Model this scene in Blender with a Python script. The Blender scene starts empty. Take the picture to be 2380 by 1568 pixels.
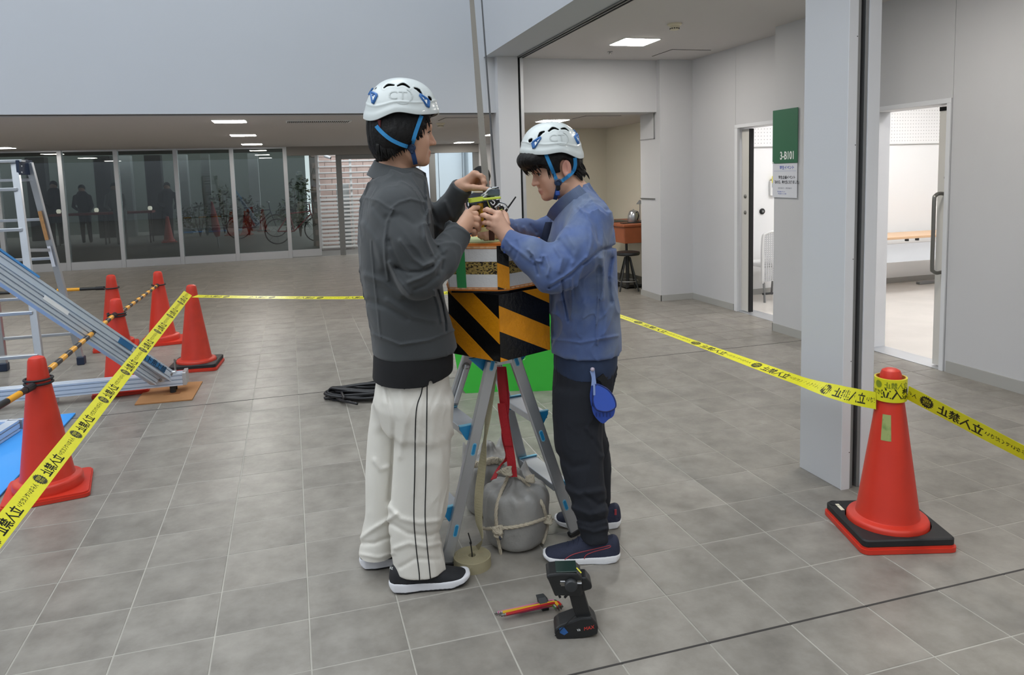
import bpy, math, random
import numpy as np
from mathutils import Matrix, Vector

random.seed(7)
SC = bpy.context.scene
COL = SC.collection

# ------------------------------------------------------------------ camera
H = 1.53                                    # eye height in metres
FPX, PPX, PPY = 1723.7, 1190.0, 587.8       # focal length and principal point in pixels of a 2380 x 1568 frame
YAW, PITCH, ROLL = 0.28877, 0.10492, 0.02864


def _rot():
    cy, sy, cp, sp = math.cos(YAW), math.sin(YAW), math.cos(PITCH), math.sin(PITCH)
    f = np.array([sy * cp, cy * cp, -sp]); r = np.array([cy, -sy, 0.0]); d = np.cross(f, r)
    cr, sr = math.cos(ROLL), math.sin(ROLL)
    return np.array([cr * r + sr * d, -sr * r + cr * d, f])


RC = _rot()
EYE = np.array([0.0, 0.0, H])
FH = np.array([math.sin(YAW), math.cos(YAW), 0.0])     # level forward
RH = np.array([math.cos(YAW), -math.sin(YAW), 0.0])    # level right
UP = np.array([0.0, 0.0, 1.0])


def ray(px, py):
    return RC.T @ np.array([(px - PPX) / FPX, (py - PPY) / FPX, 1.0])


def atz(px, py, z=0.0):
    d = ray(px, py); return EYE + d * ((z - H) / d[2])


def aty(px, py, y):
    d = ray(px, py); return EYE + d * (y / d[1])


def atx(px, py, x):
    d = ray(px, py); return EYE + d * (x / d[0])


def W(px, py, dep):
    d = ray(px, py); return EYE + d * (dep / (d @ FH))


def topx(P):
    c = (np.atleast_2d(P) - EYE) @ RC.T
    return np.stack([PPX + FPX * c[:, 0] / c[:, 2], PPY + FPX * c[:, 1] / c[:, 2]], 1)


cam = bpy.data.cameras.new('camera')
cam.sensor_width = 36.0
cam.lens = FPX * 36.0 / 2380.0
cam.shift_y = -(784.0 - PPY) / 2380.0
cam.clip_start = 0.05
cam.clip_end = 200
camo = bpy.data.objects.new('camera', cam)
mw = Matrix.Identity(4)
for i in range(3):
    mw[i][0], mw[i][1], mw[i][2], mw[i][3] = RC[0][i], -RC[1][i], -RC[2][i], EYE[i]
camo.matrix_world = mw
COL.objects.link(camo)
SC.camera = camo

# ------------------------------------------------------------------ light and exposure
SC.view_settings.view_transform = 'Standard'
SC.view_settings.look = 'None'
SC.view_settings.exposure = 0.0
SC.view_settings.gamma = 1.0
SC.view_settings.use_curve_mapping = False
wd = bpy.data.worlds.new('overcast_sky')
SC.world = wd
wd.use_nodes = True
bg = wd.node_tree.nodes['Background']
bg.inputs[0].default_value = (0.89, 0.95, 1.0, 1)
bg.inputs[1].default_value = 2.6
LAMP_PANEL = 58.0         # radiance of the ceiling panels in the hall
LAMP_ROOM = 19.0          # the same for the panels added in the room behind the doors


# ------------------------------------------------------------------ materials
def lin(h):
    h = h.lstrip('#')
    out = []
    for i in (0, 2, 4):
        c = int(h[i:i + 2], 16) / 255
        out.append(c / 12.92 if c <= 0.04045 else ((c + 0.055) / 1.055) ** 2.4)
    return (*out, 1.0)


MATS = {}


def M(name, hexc, rough=0.6, metal=0.0, noise=None, bump=None, spec=0.5, emit=None, coat=0.0, trans=0.0, attr=None, second=None, sheen=0.0):
    """procedural Principled material; noise=(scale, amount), bump=(scale, strength), second=(hex, scale, lo, hi)"""
    if name in MATS:
        return MATS[name]
    m = bpy.data.materials.new(name); m.use_nodes = True
    nt = m.node_tree; b = nt.nodes['Principled BSDF']
    col = lin(hexc)
    b.inputs['Base Color'].default_value = col
    b.inputs['Roughness'].default_value = rough
    b.inputs['Metallic'].default_value = metal
    b.inputs['Specular IOR Level'].default_value = spec
    b.inputs['Coat Weight'].default_value = coat
    b.inputs['Transmission Weight'].default_value = trans
    b.inputs['Sheen Weight'].default_value = sheen
    tc = None
    if noise or bump or second:
        tc = nt.nodes.new('ShaderNodeNewGeometry').outputs['Position']
    src = None
    if attr:
        a = nt.nodes.new('ShaderNodeAttribute'); a.attribute_name = attr; src = a.outputs['Color']
        nt.links.new(src, b.inputs['Base Color'])
    if second:
        n = nt.nodes.new('ShaderNodeTexNoise'); n.inputs['Scale'].default_value = second[1]; n.inputs['Detail'].default_value = 4
        nt.links.new(tc, n.inputs['Vector'])
        mr = nt.nodes.new('ShaderNodeMapRange'); mr.inputs[1].default_value = second[2]; mr.inputs[2].default_value = second[3]
        nt.links.new(n.outputs['Fac'], mr.inputs[0])
        mx = nt.nodes.new('ShaderNodeMix'); mx.data_type = 'RGBA'
        mx.inputs[6].default_value = col; mx.inputs[7].default_value = lin(second[0])
        if src: nt.links.new(src, mx.inputs[6])
        nt.links.new(mr.outputs[0], mx.inputs[0]); src = mx.outputs[2]
        nt.links.new(src, b.inputs['Base Color'])
    if noise:
        n = nt.nodes.new('ShaderNodeTexNoise'); n.inputs['Scale'].default_value = noise[0]; n.inputs['Detail'].default_value = 5
        nt.links.new(tc, n.inputs['Vector'])
        mr = nt.nodes.new('ShaderNodeMapRange'); mr.inputs[1].default_value = 0.25; mr.inputs[2].default_value = 0.75
        mr.inputs[3].default_value = 1 - noise[1]; mr.inputs[4].default_value = 1 + noise[1]
        nt.links.new(n.outputs['Fac'], mr.inputs[0])
        mx = nt.nodes.new('ShaderNodeVectorMath'); mx.operation = 'SCALE'
        mx.inputs[0].default_value = col[:3]
        if src: nt.links.new(src, mx.inputs[0])
        nt.links.new(mr.outputs[0], mx.inputs['Scale'])
        nt.links.new(mx.outputs[0], b.inputs['Base Color'])
    if bump:
        n = nt.nodes.new('ShaderNodeTexNoise'); n.inputs['Scale'].default_value = bump[0]; n.inputs['Detail'].default_value = 4
        nt.links.new(tc, n.inputs['Vector'])
        bp = nt.nodes.new('ShaderNodeBump'); bp.inputs['Strength'].default_value = bump[1]; bp.inputs['Distance'].default_value = 0.01
        nt.links.new(n.outputs['Fac'], bp.inputs['Height']); nt.links.new(bp.outputs[0], b.inputs['Normal'])
    if emit:
        b.inputs['Emission Color'].default_value = lin(emit[0]); b.inputs['Emission Strength'].default_value = emit[1]
    MATS[name] = m
    return m


def glass_mat(name, tint, refl):
    m = bpy.data.materials.new(name); m.use_nodes = True
    nt = m.node_tree; nt.nodes.clear()
    o = nt.nodes.new('ShaderNodeOutputMaterial')
    t = nt.nodes.new('ShaderNodeBsdfTransparent'); t.inputs[0].default_value = lin(tint)
    g = nt.nodes.new('ShaderNodeBsdfGlossy'); g.inputs['Roughness'].default_value = 0.0
    g.inputs[0].default_value = (1, 1, 1, 1)
    mx = nt.nodes.new('ShaderNodeMixShader'); mx.inputs[0].default_value = refl
    nt.links.new(t.outputs[0], mx.inputs[1]); nt.links.new(g.outputs[0], mx.inputs[2]); nt.links.new(mx.outputs[0], o.inputs[0])
    MATS[name] = m
    return m


# ------------------------------------------------------------------ mesh helpers
def root_loc(o):
    while o.parent is not None: o = o.parent
    return np.array(o.location)


def link_mesh(name, V, F, mat, parent=None, smooth=False, world=True, mats=None, midx=None):
    V = np.asarray(V, float).reshape(-1, 3)
    if parent is not None and world:
        V = V - root_loc(parent)
    me = bpy.data.meshes.new(name)
    me.from_pydata(V.tolist(), [], [tuple(f) for f in F])
    for mm in (mats or [mat]): me.materials.append(mm)
    if midx is not None: me.polygons.foreach_set('material_index', np.asarray(midx, np.int32))
    if smooth: me.polygons.foreach_set('use_smooth', np.ones(len(me.polygons), bool))
    me.update()
    o = bpy.data.objects.new(name, me)
    COL.objects.link(o)
    if parent is not None: o.parent = parent
    return o


def basis(d):
    d = np.asarray(d, float); d = d / (np.linalg.norm(d) + 1e-12)
    a = np.array([0, 0, 1.0]) if abs(d[2]) < 0.9 else np.array([1.0, 0, 0])
    u = np.cross(a, d); u /= np.linalg.norm(u)
    return u, np.cross(d, u), d


class MB:
    def __init__(s): s.V = []; s.F = []; s.n = 0; s.mi = []; s.cur = 0

    def add(s, V, F):
        V = np.asarray(V, float).reshape(-1, 3)
        s.V.append(V); s.F += [tuple(int(i) + s.n for i in f) for f in F]; s.mi += [s.cur] * len(F); s.n += len(V); return s

    def box(s, lo, hi, ch=0.0, frame=None, org=None):
        """box from lo to hi (chamfered by ch); frame = 3x3 rows of local axes, org = local origin"""
        lo, hi = np.minimum(lo, hi).astype(float), np.maximum(lo, hi).astype(float)
        c = (lo + hi) / 2; h = (hi - lo) / 2
        if ch <= 0:
            V = [[sx * h[0], sy * h[1], sz * h[2]] for sx in (-1, 1) for sy in (-1, 1) for sz in (-1, 1)]
            F = [(0, 1, 3, 2), (4, 6, 7, 5), (0, 4, 5, 1), (2, 3, 7, 6), (0, 2, 6, 4), (1, 5, 7, 3)]
        else:
            ch = min(ch, 0.45 * h.min() * 2)
            V, ix = [], {}
            for sx in (-1, 1):
                for sy in (-1, 1):
                    for sz in (-1, 1):
                        for k in range(3):
                            q = np.array([sx, sy, sz]) * h
                            for j in range(3):
                                if j != k: q[j] -= (sx, sy, sz)[j] * ch
                            ix[(sx, sy, sz, k)] = len(V); V.append(q)
            F = []
            for k in range(3):
                a, b = (k + 1) % 3, (k + 2) % 3
                for sg in (-1, 1):
                    q = []
                    for (sa, sb) in ((-1, -1), (1, -1), (1, 1), (-1, 1)):
                        t = [0, 0, 0]; t[k] = sg; t[a] = sa; t[b] = sb; q.append(ix[(*t, k)])
                    F.append(q if sg > 0 else q[::-1])
            for k in range(3):
                a, b = (k + 1) % 3, (k + 2) % 3
                for sa in (-1, 1):
                    for sb in (-1, 1):
                        t1 = [0, 0, 0]; t1[k] = -1; t1[a] = sa; t1[b] = sb
                        t2 = list(t1); t2[k] = 1
                        q = [ix[(*t1, a)], ix[(*t2, a)], ix[(*t2, b)], ix[(*t1, b)]]
                        F.append(q if sa * sb > 0 else q[::-1])
            for sx in (-1, 1):
                for sy in (-1, 1):
                    for sz in (-1, 1):
                        q = [ix[(sx, sy, sz, k)] for k in range(3)]
                        F.append(q if sx * sy * sz > 0 else q[::-1])
        V = np.array(V) + c
        if frame is not None: V = V @ np.asarray(frame)
        if org is not None: V = V + org
        return s.add(V, F)

    def tube(s, path, r, n=10, cap=True, closed=False, twist=None):
        P = np.asarray(path, float); k = len(P)
        R = np.full(k, r) if np.isscalar(r) else np.asarray(r, float)
        T = np.gradient(P, axis=0) if not closed else (np.roll(P, -1, 0) - np.roll(P, 1, 0))
        u, v, _ = basis(T[0]); rings = []
        for i in range(k):
            t = T[i] / (np.linalg.norm(T[i]) + 1e-12)
            u = u - t * (u @ t); u /= (np.linalg.norm(u) + 1e-12); v = np.cross(t, u)
            a = np.arange(n) * 2 * np.pi / n
            rings.append(P[i] + R[i] * (np.cos(a)[:, None] * u + np.sin(a)[:, None] * v))
        V = np.concatenate(rings); F = []
        for i in range(k - (0 if closed else 1)):
            i2 = (i + 1) % k
            for j in range(n):
                F.append((i * n + j, i * n + (j + 1) % n, i2 * n + (j + 1) % n, i2 * n + j))
        if cap and not closed:
            F.append(tuple(range(n))[::-1]); F.append(tuple((k - 1) * n + j for j in range(n)))
        return s.add(V, F)

    def cyl(s, a, b, r0, r1=None, n=16):
        return s.tube([a, b], [r0, r0 if r1 is None else r1], n)

    def bar(s, a, b, w, h, up=(0, 0, 1), ch=0.0):
        """rectangular bar from a to b: w wide (sideways), h high (along up)"""
        a, b = np.asarray(a, float), np.asarray(b, float)
        d = b - a; L = np.linalg.norm(d); d = d / L
        up = np.asarray(up, float); x = np.cross(up, d); x /= np.linalg.norm(x); z = np.cross(d, x)
        return s.box((-w / 2, 0, -h / 2), (w / 2, L, h / 2), ch, np.array([x, d, z]), a)

    def lathe(s, prof, n=32, org=(0, 0, 0), axis=None, close=False):
        """prof: list of (r, z)"""
        a = np.arange(n) * 2 * np.pi / n; V = []
        for r, z in prof: V.append(np.stack([r * np.cos(a), r * np.sin(a), np.full(n, z)], 1))
        V = np.concatenate(V); F = []; k = len(prof)
        for i in range(k - (0 if close else 1)):
            i2 = (i + 1) % k
            for j in range(n): F.append((i * n + j, i * n + (j + 1) % n, i2 * n + (j + 1) % n, i2 * n + j))
        if not close:
            F.append(tuple(range(n))[::-1]); F.append(tuple((k - 1) * n + j for j in range(n)))
        if axis is not None: V = V @ np.array(basis(axis))
        return s.add(V + np.asarray(org, float), F)

    def prism(s, poly, frame, org, t0, t1):
        """extrude a 2-D polygon given in frame[0], frame[1] along frame[2] from t0 to t1"""
        poly = np.asarray(poly, float); n = len(poly); fr = np.asarray(frame, float)
        A = poly @ fr[:2] + org
        V = np.concatenate([A + fr[2] * t0, A + fr[2] * t1])
        F = [tuple(range(n))[::-1], tuple(range(n, 2 * n))] + [(i, (i + 1) % n, n + (i + 1) % n, n + i) for i in range(n)]
        return s.add(V, F)

    def strip(s, L, R, th=0.0006):
        """thin band between two rails, with a real thickness"""
        L, R = np.asarray(L, float), np.asarray(R, float); k = len(L)
        T = np.gradient((L + R) / 2, axis=0); N = np.cross(T, R - L); N /= (np.linalg.norm(N, axis=1, keepdims=True) + 1e-12)
        V = np.concatenate([L + N * th / 2, R + N * th / 2, L - N * th / 2, R - N * th / 2]); F = []
        for i in range(k - 1):
            F.append((i, k + i, k + i + 1, i + 1)); F.append((2 * k + i, 2 * k + i + 1, 3 * k + i + 1, 3 * k + i))
            F.append((i, i + 1, 2 * k + i + 1, 2 * k + i)); F.append((k + i, 3 * k + i, 3 * k + i + 1, k + i + 1))
        F.append((0, 2 * k, 3 * k, k)); F.append((k - 1, 2 * k - 1, 4 * k - 1, 3 * k - 1))
        return s.add(V, F)

    def build(s, name, mat, parent=None, smooth=False, mats=None, auto=False):
        o = link_mesh(name, np.concatenate(s.V), s.F, mat, parent, smooth or auto, mats=mats, midx=s.mi if mats else None)
        if auto:
            me = o.data
            me.set_sharp_from_angle(angle=math.radians(38))
        return o


def empty(name, loc, label, cat, group=None):
    o = bpy.data.objects.new(name, None); COL.objects.link(o)
    o.location = tuple(float(v) for v in loc); o.empty_display_size = 0.1
    return tag(o, label, cat, group)


def tag(o, label=None, cat=None, group=None, kind=None):
    if label: o['label'] = label
    if cat: o['category'] = cat
    if group: o['group'] = group
    if kind: o['kind'] = kind
    return o


def struct(o): o['kind'] = 'structure'; return o


def sbox(name, lo, hi, mat, parent=None, ch=0.0):
    o = MB().box(lo, hi, ch).build(name, mat, parent)
    return o if parent is not None else struct(o)


def copy_tree(o, parent=None):
    c = o.copy(); COL.objects.link(c)
    if parent is not None: c.parent = parent
    for ch in list(o.children): copy_tree(ch, c)
    return c


def spline(pts, n, closed=False):
    """Catmull-Rom through pts, n samples"""
    P = np.asarray(pts, float); k = len(P)
    t = np.linspace(0, k if closed else k - 1, n, endpoint=not closed)
    i = np.minimum(np.floor(t).astype(int), (k - 1 if closed else k - 2)); f = (t - i)[:, None]
    g = (lambda j: P[j % k]) if closed else (lambda j: P[np.clip(j, 0, k - 1)])
    p0, p1, p2, p3 = g(i - 1), g(i), g(i + 1), g(i + 2)
    return 0.5 * (2 * p1 + (p2 - p0) * f + (2 * p0 - 5 * p1 + 4 * p2 - p3) * f ** 2 + (3 * p1 - p0 - 3 * p2 + p3) * f ** 3)


def text_mesh(body, size, extrude=0.0, align='LEFT', bold=0.0, res=3):
    """vertices and faces of lettering laid out in x, y with thickness in z"""
    c = bpy.data.curves.new('lettering', 'FONT'); c.body = body; c.size = size; c.extrude = extrude; c.align_x = align
    c.offset = bold; c.resolution_u = res
    o = bpy.data.objects.new('lettering', c); COL.objects.link(o)
    dg = bpy.context.evaluated_depsgraph_get()
    me = o.evaluated_get(dg).to_mesh()
    V = np.array([v.co[:] for v in me.vertices]).reshape(-1, 3); F = [tuple(p.vertices) for p in me.polygons]
    o.evaluated_get(dg).to_mesh_clear()
    bpy.data.objects.remove(o); bpy.data.curves.remove(c)
    return V, F
# ================================================================== THE SETTING
m_wall = M('painted_wall', '#c6c6c8', 0.75, noise=(1.2, 0.02), bump=(220, 0.03))
m_upper = M('atrium_wall', '#b9bcc1', 0.8, noise=(0.8, 0.02), bump=(220, 0.03))
m_ceil = M('ceiling_board', '#c9c5c4', 0.9, bump=(300, 0.05))
m_base = M('baseboard_vinyl', '#a9a8a4', 0.6)
m_alu = M('aluminium_frame', '#c9cbce', 0.38, metal=0.75)
m_white_metal = M('white_enamel', '#dcdde0', 0.45)
m_dark = M('black_recess', '#0b0b0c', 0.7)
m_rail = M('grey_rail', '#8b8c8c', 0.4, metal=0.6)
m_grout = M('joint_grout', '#a5a198', 0.9, noise=(6, 0.12))
m_joint_dark = M('dark_joint', '#3a3735', 0.8)
m_roomwhite = M('room_wall', '#efefee', 0.8)
m_cream = M('cream_wall', '#d9d4c4', 0.8)
m_olive = M('olive_wall', '#b6b284', 0.8)
m_lamp = M('lamp_panel', '#ffffff', 0.5, emit=('#fffaf2', LAMP_PANEL))
m_lampframe = M('lamp_frame', '#e4e4e4', 0.5)


def tile_material():
    m = bpy.data.materials.new('stone_tile'); m.use_nodes = True; nt = m.node_tree; b = nt.nodes['Principled BSDF']
    N = nt.nodes.new; L = nt.links.new
    geo = N('ShaderNodeNewGeometry'); oi = N('ShaderNodeObjectInfo')
    add = N('ShaderNodeMath'); add.operation = 'ADD'; L(geo.outputs['Random Per Island'], add.inputs[0]); L(oi.outputs['Random'], add.inputs[1])
    fr = N('ShaderNodeMath'); fr.operation = 'FRACT'; L(add.outputs[0], fr.inputs[0])
    n1 = N('ShaderNodeTexNoise'); n1.inputs['Scale'].default_value = 7.0; n1.inputs['Detail'].default_value = 8; n1.inputs['Roughness'].default_value = 0.62
    off = N('ShaderNodeVectorMath'); off.operation = 'SCALE'; off.inputs[0].default_value = (31, 17, 5); L(fr.outputs[0], off.inputs['Scale'])
    ad = N('ShaderNodeVectorMath'); ad.operation = 'ADD'; L(geo.outputs['Position'], ad.inputs[0]); L(off.outputs[0], ad.inputs[1]); L(ad.outputs[0], n1.inputs['Vector'])
    cr = N('ShaderNodeValToRGB'); e = cr.color_ramp.elements
    e[0].position = 0.28; e[0].color = lin('#757069'); e[1].position = 0.74; e[1].color = lin('#97928a')
    x = e.new(0.5); x.color = lin('#87827a')
    L(n1.outputs['Fac'], cr.inputs[0])
    mr = N('ShaderNodeMapRange'); mr.inputs[3].default_value = 0.93; mr.inputs[4].default_value = 1.06; L(fr.outputs[0], mr.inputs[0])
    sc = N('ShaderNodeVectorMath'); sc.operation = 'SCALE'; L(cr.outputs[0], sc.inputs[0]); L(mr.outputs[0], sc.inputs['Scale'])
    L(sc.outputs[0], b.inputs['Base Color'])
    n2 = N('ShaderNodeTexNoise'); n2.inputs['Scale'].default_value = 60; n2.inputs['Detail'].default_value = 3; L(geo.outputs['Position'], n2.inputs['Vector'])
    mr2 = N('ShaderNodeMapRange'); mr2.inputs[3].default_value = 0.30; mr2.inputs[4].default_value = 0.46; L(n2.outputs['Fac'], mr2.inputs[0]); L(mr2.outputs[0], b.inputs['Roughness'])
    bp = N('ShaderNodeBump'); bp.inputs['Strength'].default_value = 0.05; bp.inputs['Distance'].default_value = 0.004; L(n2.outputs['Fac'], bp.inputs['Height']); L(bp.outputs[0], b.inputs['Normal'])
    b.inputs['Specular IOR Level'].default_value = 0.45
    MATS['stone_tile'] = m
    return m


m_tile = tile_material()

# ---- floor: grout bed, the nearest tiles one by one, the rest joined
floor = struct(MB().box((-12, -7, -0.12), (4.56, 15.45, -0.0013)).box((4.56, 8.0, -0.12), (4.76, 15.45, -0.0013)).build('floor', m_grout))
OX, OY, TW, TH = -0.01749, 2.28522, 0.310406, 0.287502
GAP = 0.005
tiles = []
for i in range(-40, 16):
    for j in range(-33, 47):
        x0, y0 = OX + i * TW, OY + j * TH
        x1 = min(x0 + TW, 4.55 if y0 < 8.0 else 4.75); y1 = min(y0 + TH, 15.40)
        if x0 > (4.5 if y0 < 8.0 else 4.72) or y0 > 15.3: continue
        tiles.append((x0 + GAP / 2, y0 + GAP / 2, x1 - GAP / 2, y1 - GAP / 2))


def tile_area(t):
    c = np.array([[t[0], t[1], 0], [t[2], t[1], 0], [t[2], t[3], 0], [t[0], t[3], 0]])
    if (c @ FH).min() < 0.4: return 0.0
    p = topx(c)
    if p[:, 0].max() < 0 or p[:, 0].min() > 2380 or p[:, 1].min() > 1568 or p[:, 1].max() < 0: return 0.0
    q = np.clip(p, [0, 0], [2380, 1568])
    return 0.5 * abs(sum(q[k][0] * q[(k + 1) % 4][1] - q[(k + 1) % 4][0] * q[k][1] for k in range(4)))


tiles.sort(key=tile_area, reverse=True)
proto = None
rest = MB()
for k, t in enumerate(tiles):
    full = abs((t[2] - t[0]) - (TW - GAP)) < 1e-4 and abs((t[3] - t[1]) - (TH - GAP)) < 1e-4
    if k < 298 and full:
        if proto is None:
            w, d = TW - GAP, TH - GAP
            proto = MB().box((-w / 2, -d / 2, -0.011), (w / 2, d / 2, 0), 0.0012).build('tile', m_tile, floor, world=False) if False else link_mesh('tile', MB().box((-w / 2, -d / 2, -0.011), (w / 2, d / 2, 0), 0.0012).V[0], MB().box((0, 0, 0), (1, 1, 1), 0.1).F, m_tile, floor)
            o = proto
        else:
            o = proto.copy(); COL.objects.link(o)
        o.location = ((t[0] + t[2]) / 2, (t[1] + t[3]) / 2, random.uniform(-0.0003, 0.0003))
    else:
        rest.box((t[0], t[1], -0.011), (t[2], t[3], random.uniform(-0.0003, 0.0003)))
o = rest.build('tile_field', m_tile, floor); o['kind'] = 'stuff'
MB().box((-9, OY - 1 * TH - 0.004, -0.003), (4.5, OY - 1 * TH + 0.004, 0.0008)).build('movement_joint', m_joint_dark, floor)
yj = atz(696, 917)[1]; yj = OY + round((yj - OY) / TH) * TH
MB().box((-9, yj - 0.004, -0.003), (4.5, yj + 0.004, 0.0008)).build('movement_joint', m_joint_dark, floor)

# ---- upper back wall of the atrium and its low ceiling
ZL, ZC, YB = 2.205, 2.79, 7.86
sbox('wall_back', (-10, YB, ZL), (2.10, YB + 0.30, 8.0), m_upper)
sbox('wall_back_right', (2.10, YB, ZL), (4.14, YB + 0.30, ZC + 0.3), m_wall)
sbox('wall_beam', (2.08, -6, ZC), (2.44, YB, 8.0), m_upper)
sbox('wall_left', (-10.2, -6.2, 0), (-10, 15.6, 8.0), m_upper)
sbox('wall_rear', (-10, -6.2, 0), (4.8, -6, 8.0), m_upper)
ceil = sbox('ceiling', (2.44, -6, ZC), (4.75, YB, ZC + 0.12), m_ceil)
ceil2 = sbox('ceiling_low', (-10, YB + 0.30, ZL), (4.9, 15.5, ZL + 0.12), m_ceil)
# ceiling groove along the low ceiling edge
g = MB().box((-10, YB + 0.06, ZL - 0.002), (2.2, YB + 0.09, ZL + 0.001)).box((-10, YB + 0.12, ZL - 0.002), (2.2, YB + 0.135, ZL + 0.001)).build('trim_1', m_dark); struct(g)
# shutter slot in the aisle ceiling and its guide posts
tr = MB().box((2.425, -6, ZC - 0.012), (2.437, YB - 0.02, ZC + 0.004)).box((2.463, -6, ZC - 0.012), (2.475, YB - 0.02, ZC + 0.004)).box((2.50, -6, ZC - 0.012), (2.507, YB - 0.02, ZC + 0.004)).build('trim_2', m_rail); struct(tr)
MB().box((2.437, -6, ZC - 0.004), (2.463, YB - 0.02, ZC + 0.002)).box((2.475, -6, ZC - 0.006), (2.50, YB - 0.02, ZC - 0.002)).build('slot', m_dark, tr)
pil = struct(MB().box((2.20, YB - 0.10, 0), (2.43, YB + 0.28, ZC)).build('wall_pillar', m_wall))
post = struct(MB().box((2.425, YB - 0.06, 0), (2.444, YB + 0.02, ZC), 0.002).box((2.466, YB - 0.06, 0), (2.502, YB + 0.02, ZC), 0.002).build('trim_3', m_alu))
MB().box((2.444, YB - 0.03, 0), (2.466, YB + 0.01, ZC)).build('slot', m_dark, post)
# ---- free-standing shutter column
colm = struct(MB().box((2.425, 2.80, 0.0), (2.475, 3.10, ZC + 0.02), 0.002).build('wall_column', m_wall))
MB().box((2.475, 2.86, 0), (2.60, 3.10, ZC)).build('core', m_wall, colm)
MB().box((2.475, 2.805, 0), (2.492, 2.87, ZC), 0.001).build('guide_rail', m_rail, colm)
MB().box((2.516, 2.805, 0), (2.533, 2.87, ZC), 0.001).build('guide_rail', m_rail, colm)
MB().box((2.492, 2.845, 0), (2.516, 2.865, ZC)).build('slot', m_dark, colm)
MB().box((2.533, 2.80, 0), (2.600, 2.86, ZC), 0.002).build('trim_strip', m_white_metal, colm)
MB().box((2.4235, 2.799, 0), (2.470, 2.802, ZC)).build('trim_strip', m_white_metal, colm)
for z in (0.18, 0.62, 1.1, 1.62, 2.1):
    MB().lathe([(0.0022, -0.001), (0.0022, 0.001)], 8, (2.4665, 2.7985, z), (0, 1, 0)).build('screw', m_dark, colm)

# ---- right wall with two sliding doors
XR, TR = 4.55, 0.20
wr = empty('wall_right', (XR, 5, 0), None, None); struct(wr)
sm = 0.003
Y2a, Y2b, Y1a, Y1b, ZD = 4.22, 5.02, 5.96, 6.905, 1.985
MB().box((XR, -6, 0), (XR + TR, Y2a - sm, ZC)).build('panel', m_wall, wr)
MB().box((XR, Y2a, ZD), (XR + TR, Y2b, ZC)).build('panel', m_wall, wr)
MB().box((XR, Y2b, 0), (XR + TR, Y1a, ZC)).build('panel', m_wall, wr)
MB().box((XR, Y1a, ZD), (XR + TR, Y1b - sm, ZC)).build('panel', m_wall, wr)
MB().box((XR, Y1b, 0), (XR + TR, YB, ZC)).build('panel', m_wall, wr)
MB().box((XR + 0.012, Y2a - sm, ZD), (XR + TR, Y2a, ZC)).box((XR + 0.012, Y1b - sm, ZD), (XR + TR, Y1b, ZC)).build('seam', m_dark, wr)
pier = sbox('wall_pier', (4.30, 5.10, 0), (XR + 0.01, 5.90, ZC), m_wall)
MB().box((4.294, 5.10, 0), (4.30, 5.906, 0.075)).box((4.294, 5.90, 0), (4.56, 5.906, 0.075)).build('baseboard', m_base, pier)
sbox('baseboard_right', (XR - 0.008, -6, 0), (XR, Y2a - 0.02, 0.085), m_base)
sbox('baseboard_far_right', (XR - 0.008, Y1b + 0.02, 0), (XR, YB, 0.07), m_base)
# return wall and pocket of the folding partition
ret = sbox('wall_return', (4.13, 7.78, 0), (XR + 0.2, YB + 0.02, ZC), m_wall)
poc = sbox('wall_pocket', (4.14, YB + 0.02, 0), (4.75, 8.30, ZL + 0.02), m_wall)
MB().box((4.128, 7.93, 1.905), (4.141, 8.3, 1.911)).box((4.128, 7.93, 1.195), (4.141, 8.3, 1.206)).box((4.128, 7.93, 1.9), (4.141, 7.935, 2.2)).build('groove', m_rail, poc)
MB().box((4.124, 7.772, 0), (4.13, 8.30, 0.07)).box((4.124, 7.772, 0), (XR, 7.78, 0.07)).build('baseboard', m_base, ret)


def door(name, ya, yb, leaf_y, label):
    d = empty(name, (XR, (ya + yb) / 2, 0), None, None); struct(d)
    f = 0.035
    MB().box((XR - 0.012, ya, 0), (XR + TR + 0.01, ya + f, ZD - f), 0.002).build('jamb', m_white_metal, d)
    MB().box((XR + 0.02, yb - 0.012, 0), (XR + TR + 0.008, yb, ZD - f), 0.002).build('jamb', m_white_metal, d)
    MB().box((XR - 0.012, ya, ZD - f), (XR + TR + 0.01, yb, ZD), 0.002).build('lintel', m_white_metal, d)
    MB().box((XR + 0.0, ya, -0.002), (XR + TR, yb, 0.003)).build('threshold', m_alu, d)
    return d


d2 = door('door_1', Y2a + 0.005, Y2b, None, '')
leaf = MB().box((XR + 0.06, Y2a + 0.02, 0.012), (XR + 0.10, Y2a + 0.165, ZD - 0.05), 0.002).build('door_leaf', M('door_leaf_paint', '#d3d0ca', 0.5), d2)
hy = Y2a + 0.09
hp = [(XR + 0.06, hy, 1.30), (XR + 0.0, hy, 1.305), (XR - 0.035, hy, 1.29), (XR - 0.045, hy, 1.25), (XR - 0.045, hy, 1.0), (XR - 0.045, hy, 0.77), (XR - 0.035, hy, 0.735), (XR + 0.0, hy, 0.72), (XR + 0.06, hy, 0.725)]
MB().tube(spline(hp, 40), 0.014, 12).build('door_handle', M('brushed_steel', '#8d8b86', 0.33, metal=0.9), d2, smooth=True)
MB().lathe([(0.020, 0), (0.020, 0.008), (0.012, 0.012), (0.012, 0.03), (0.004, 0.034)], 20, (XR + 0.06, hy - 0.02, 1.42), (-1, 0, 0)).build('lock_cylinder', MATS['brushed_steel'], d2, auto=True)
MB().box((XR + 0.058, Y2a + 0.165, ZD - 0.08), (XR + 0.105, Y2a + 0.03, ZD - 0.05)).build('pocket_cap', m_dark, d2)

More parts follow.
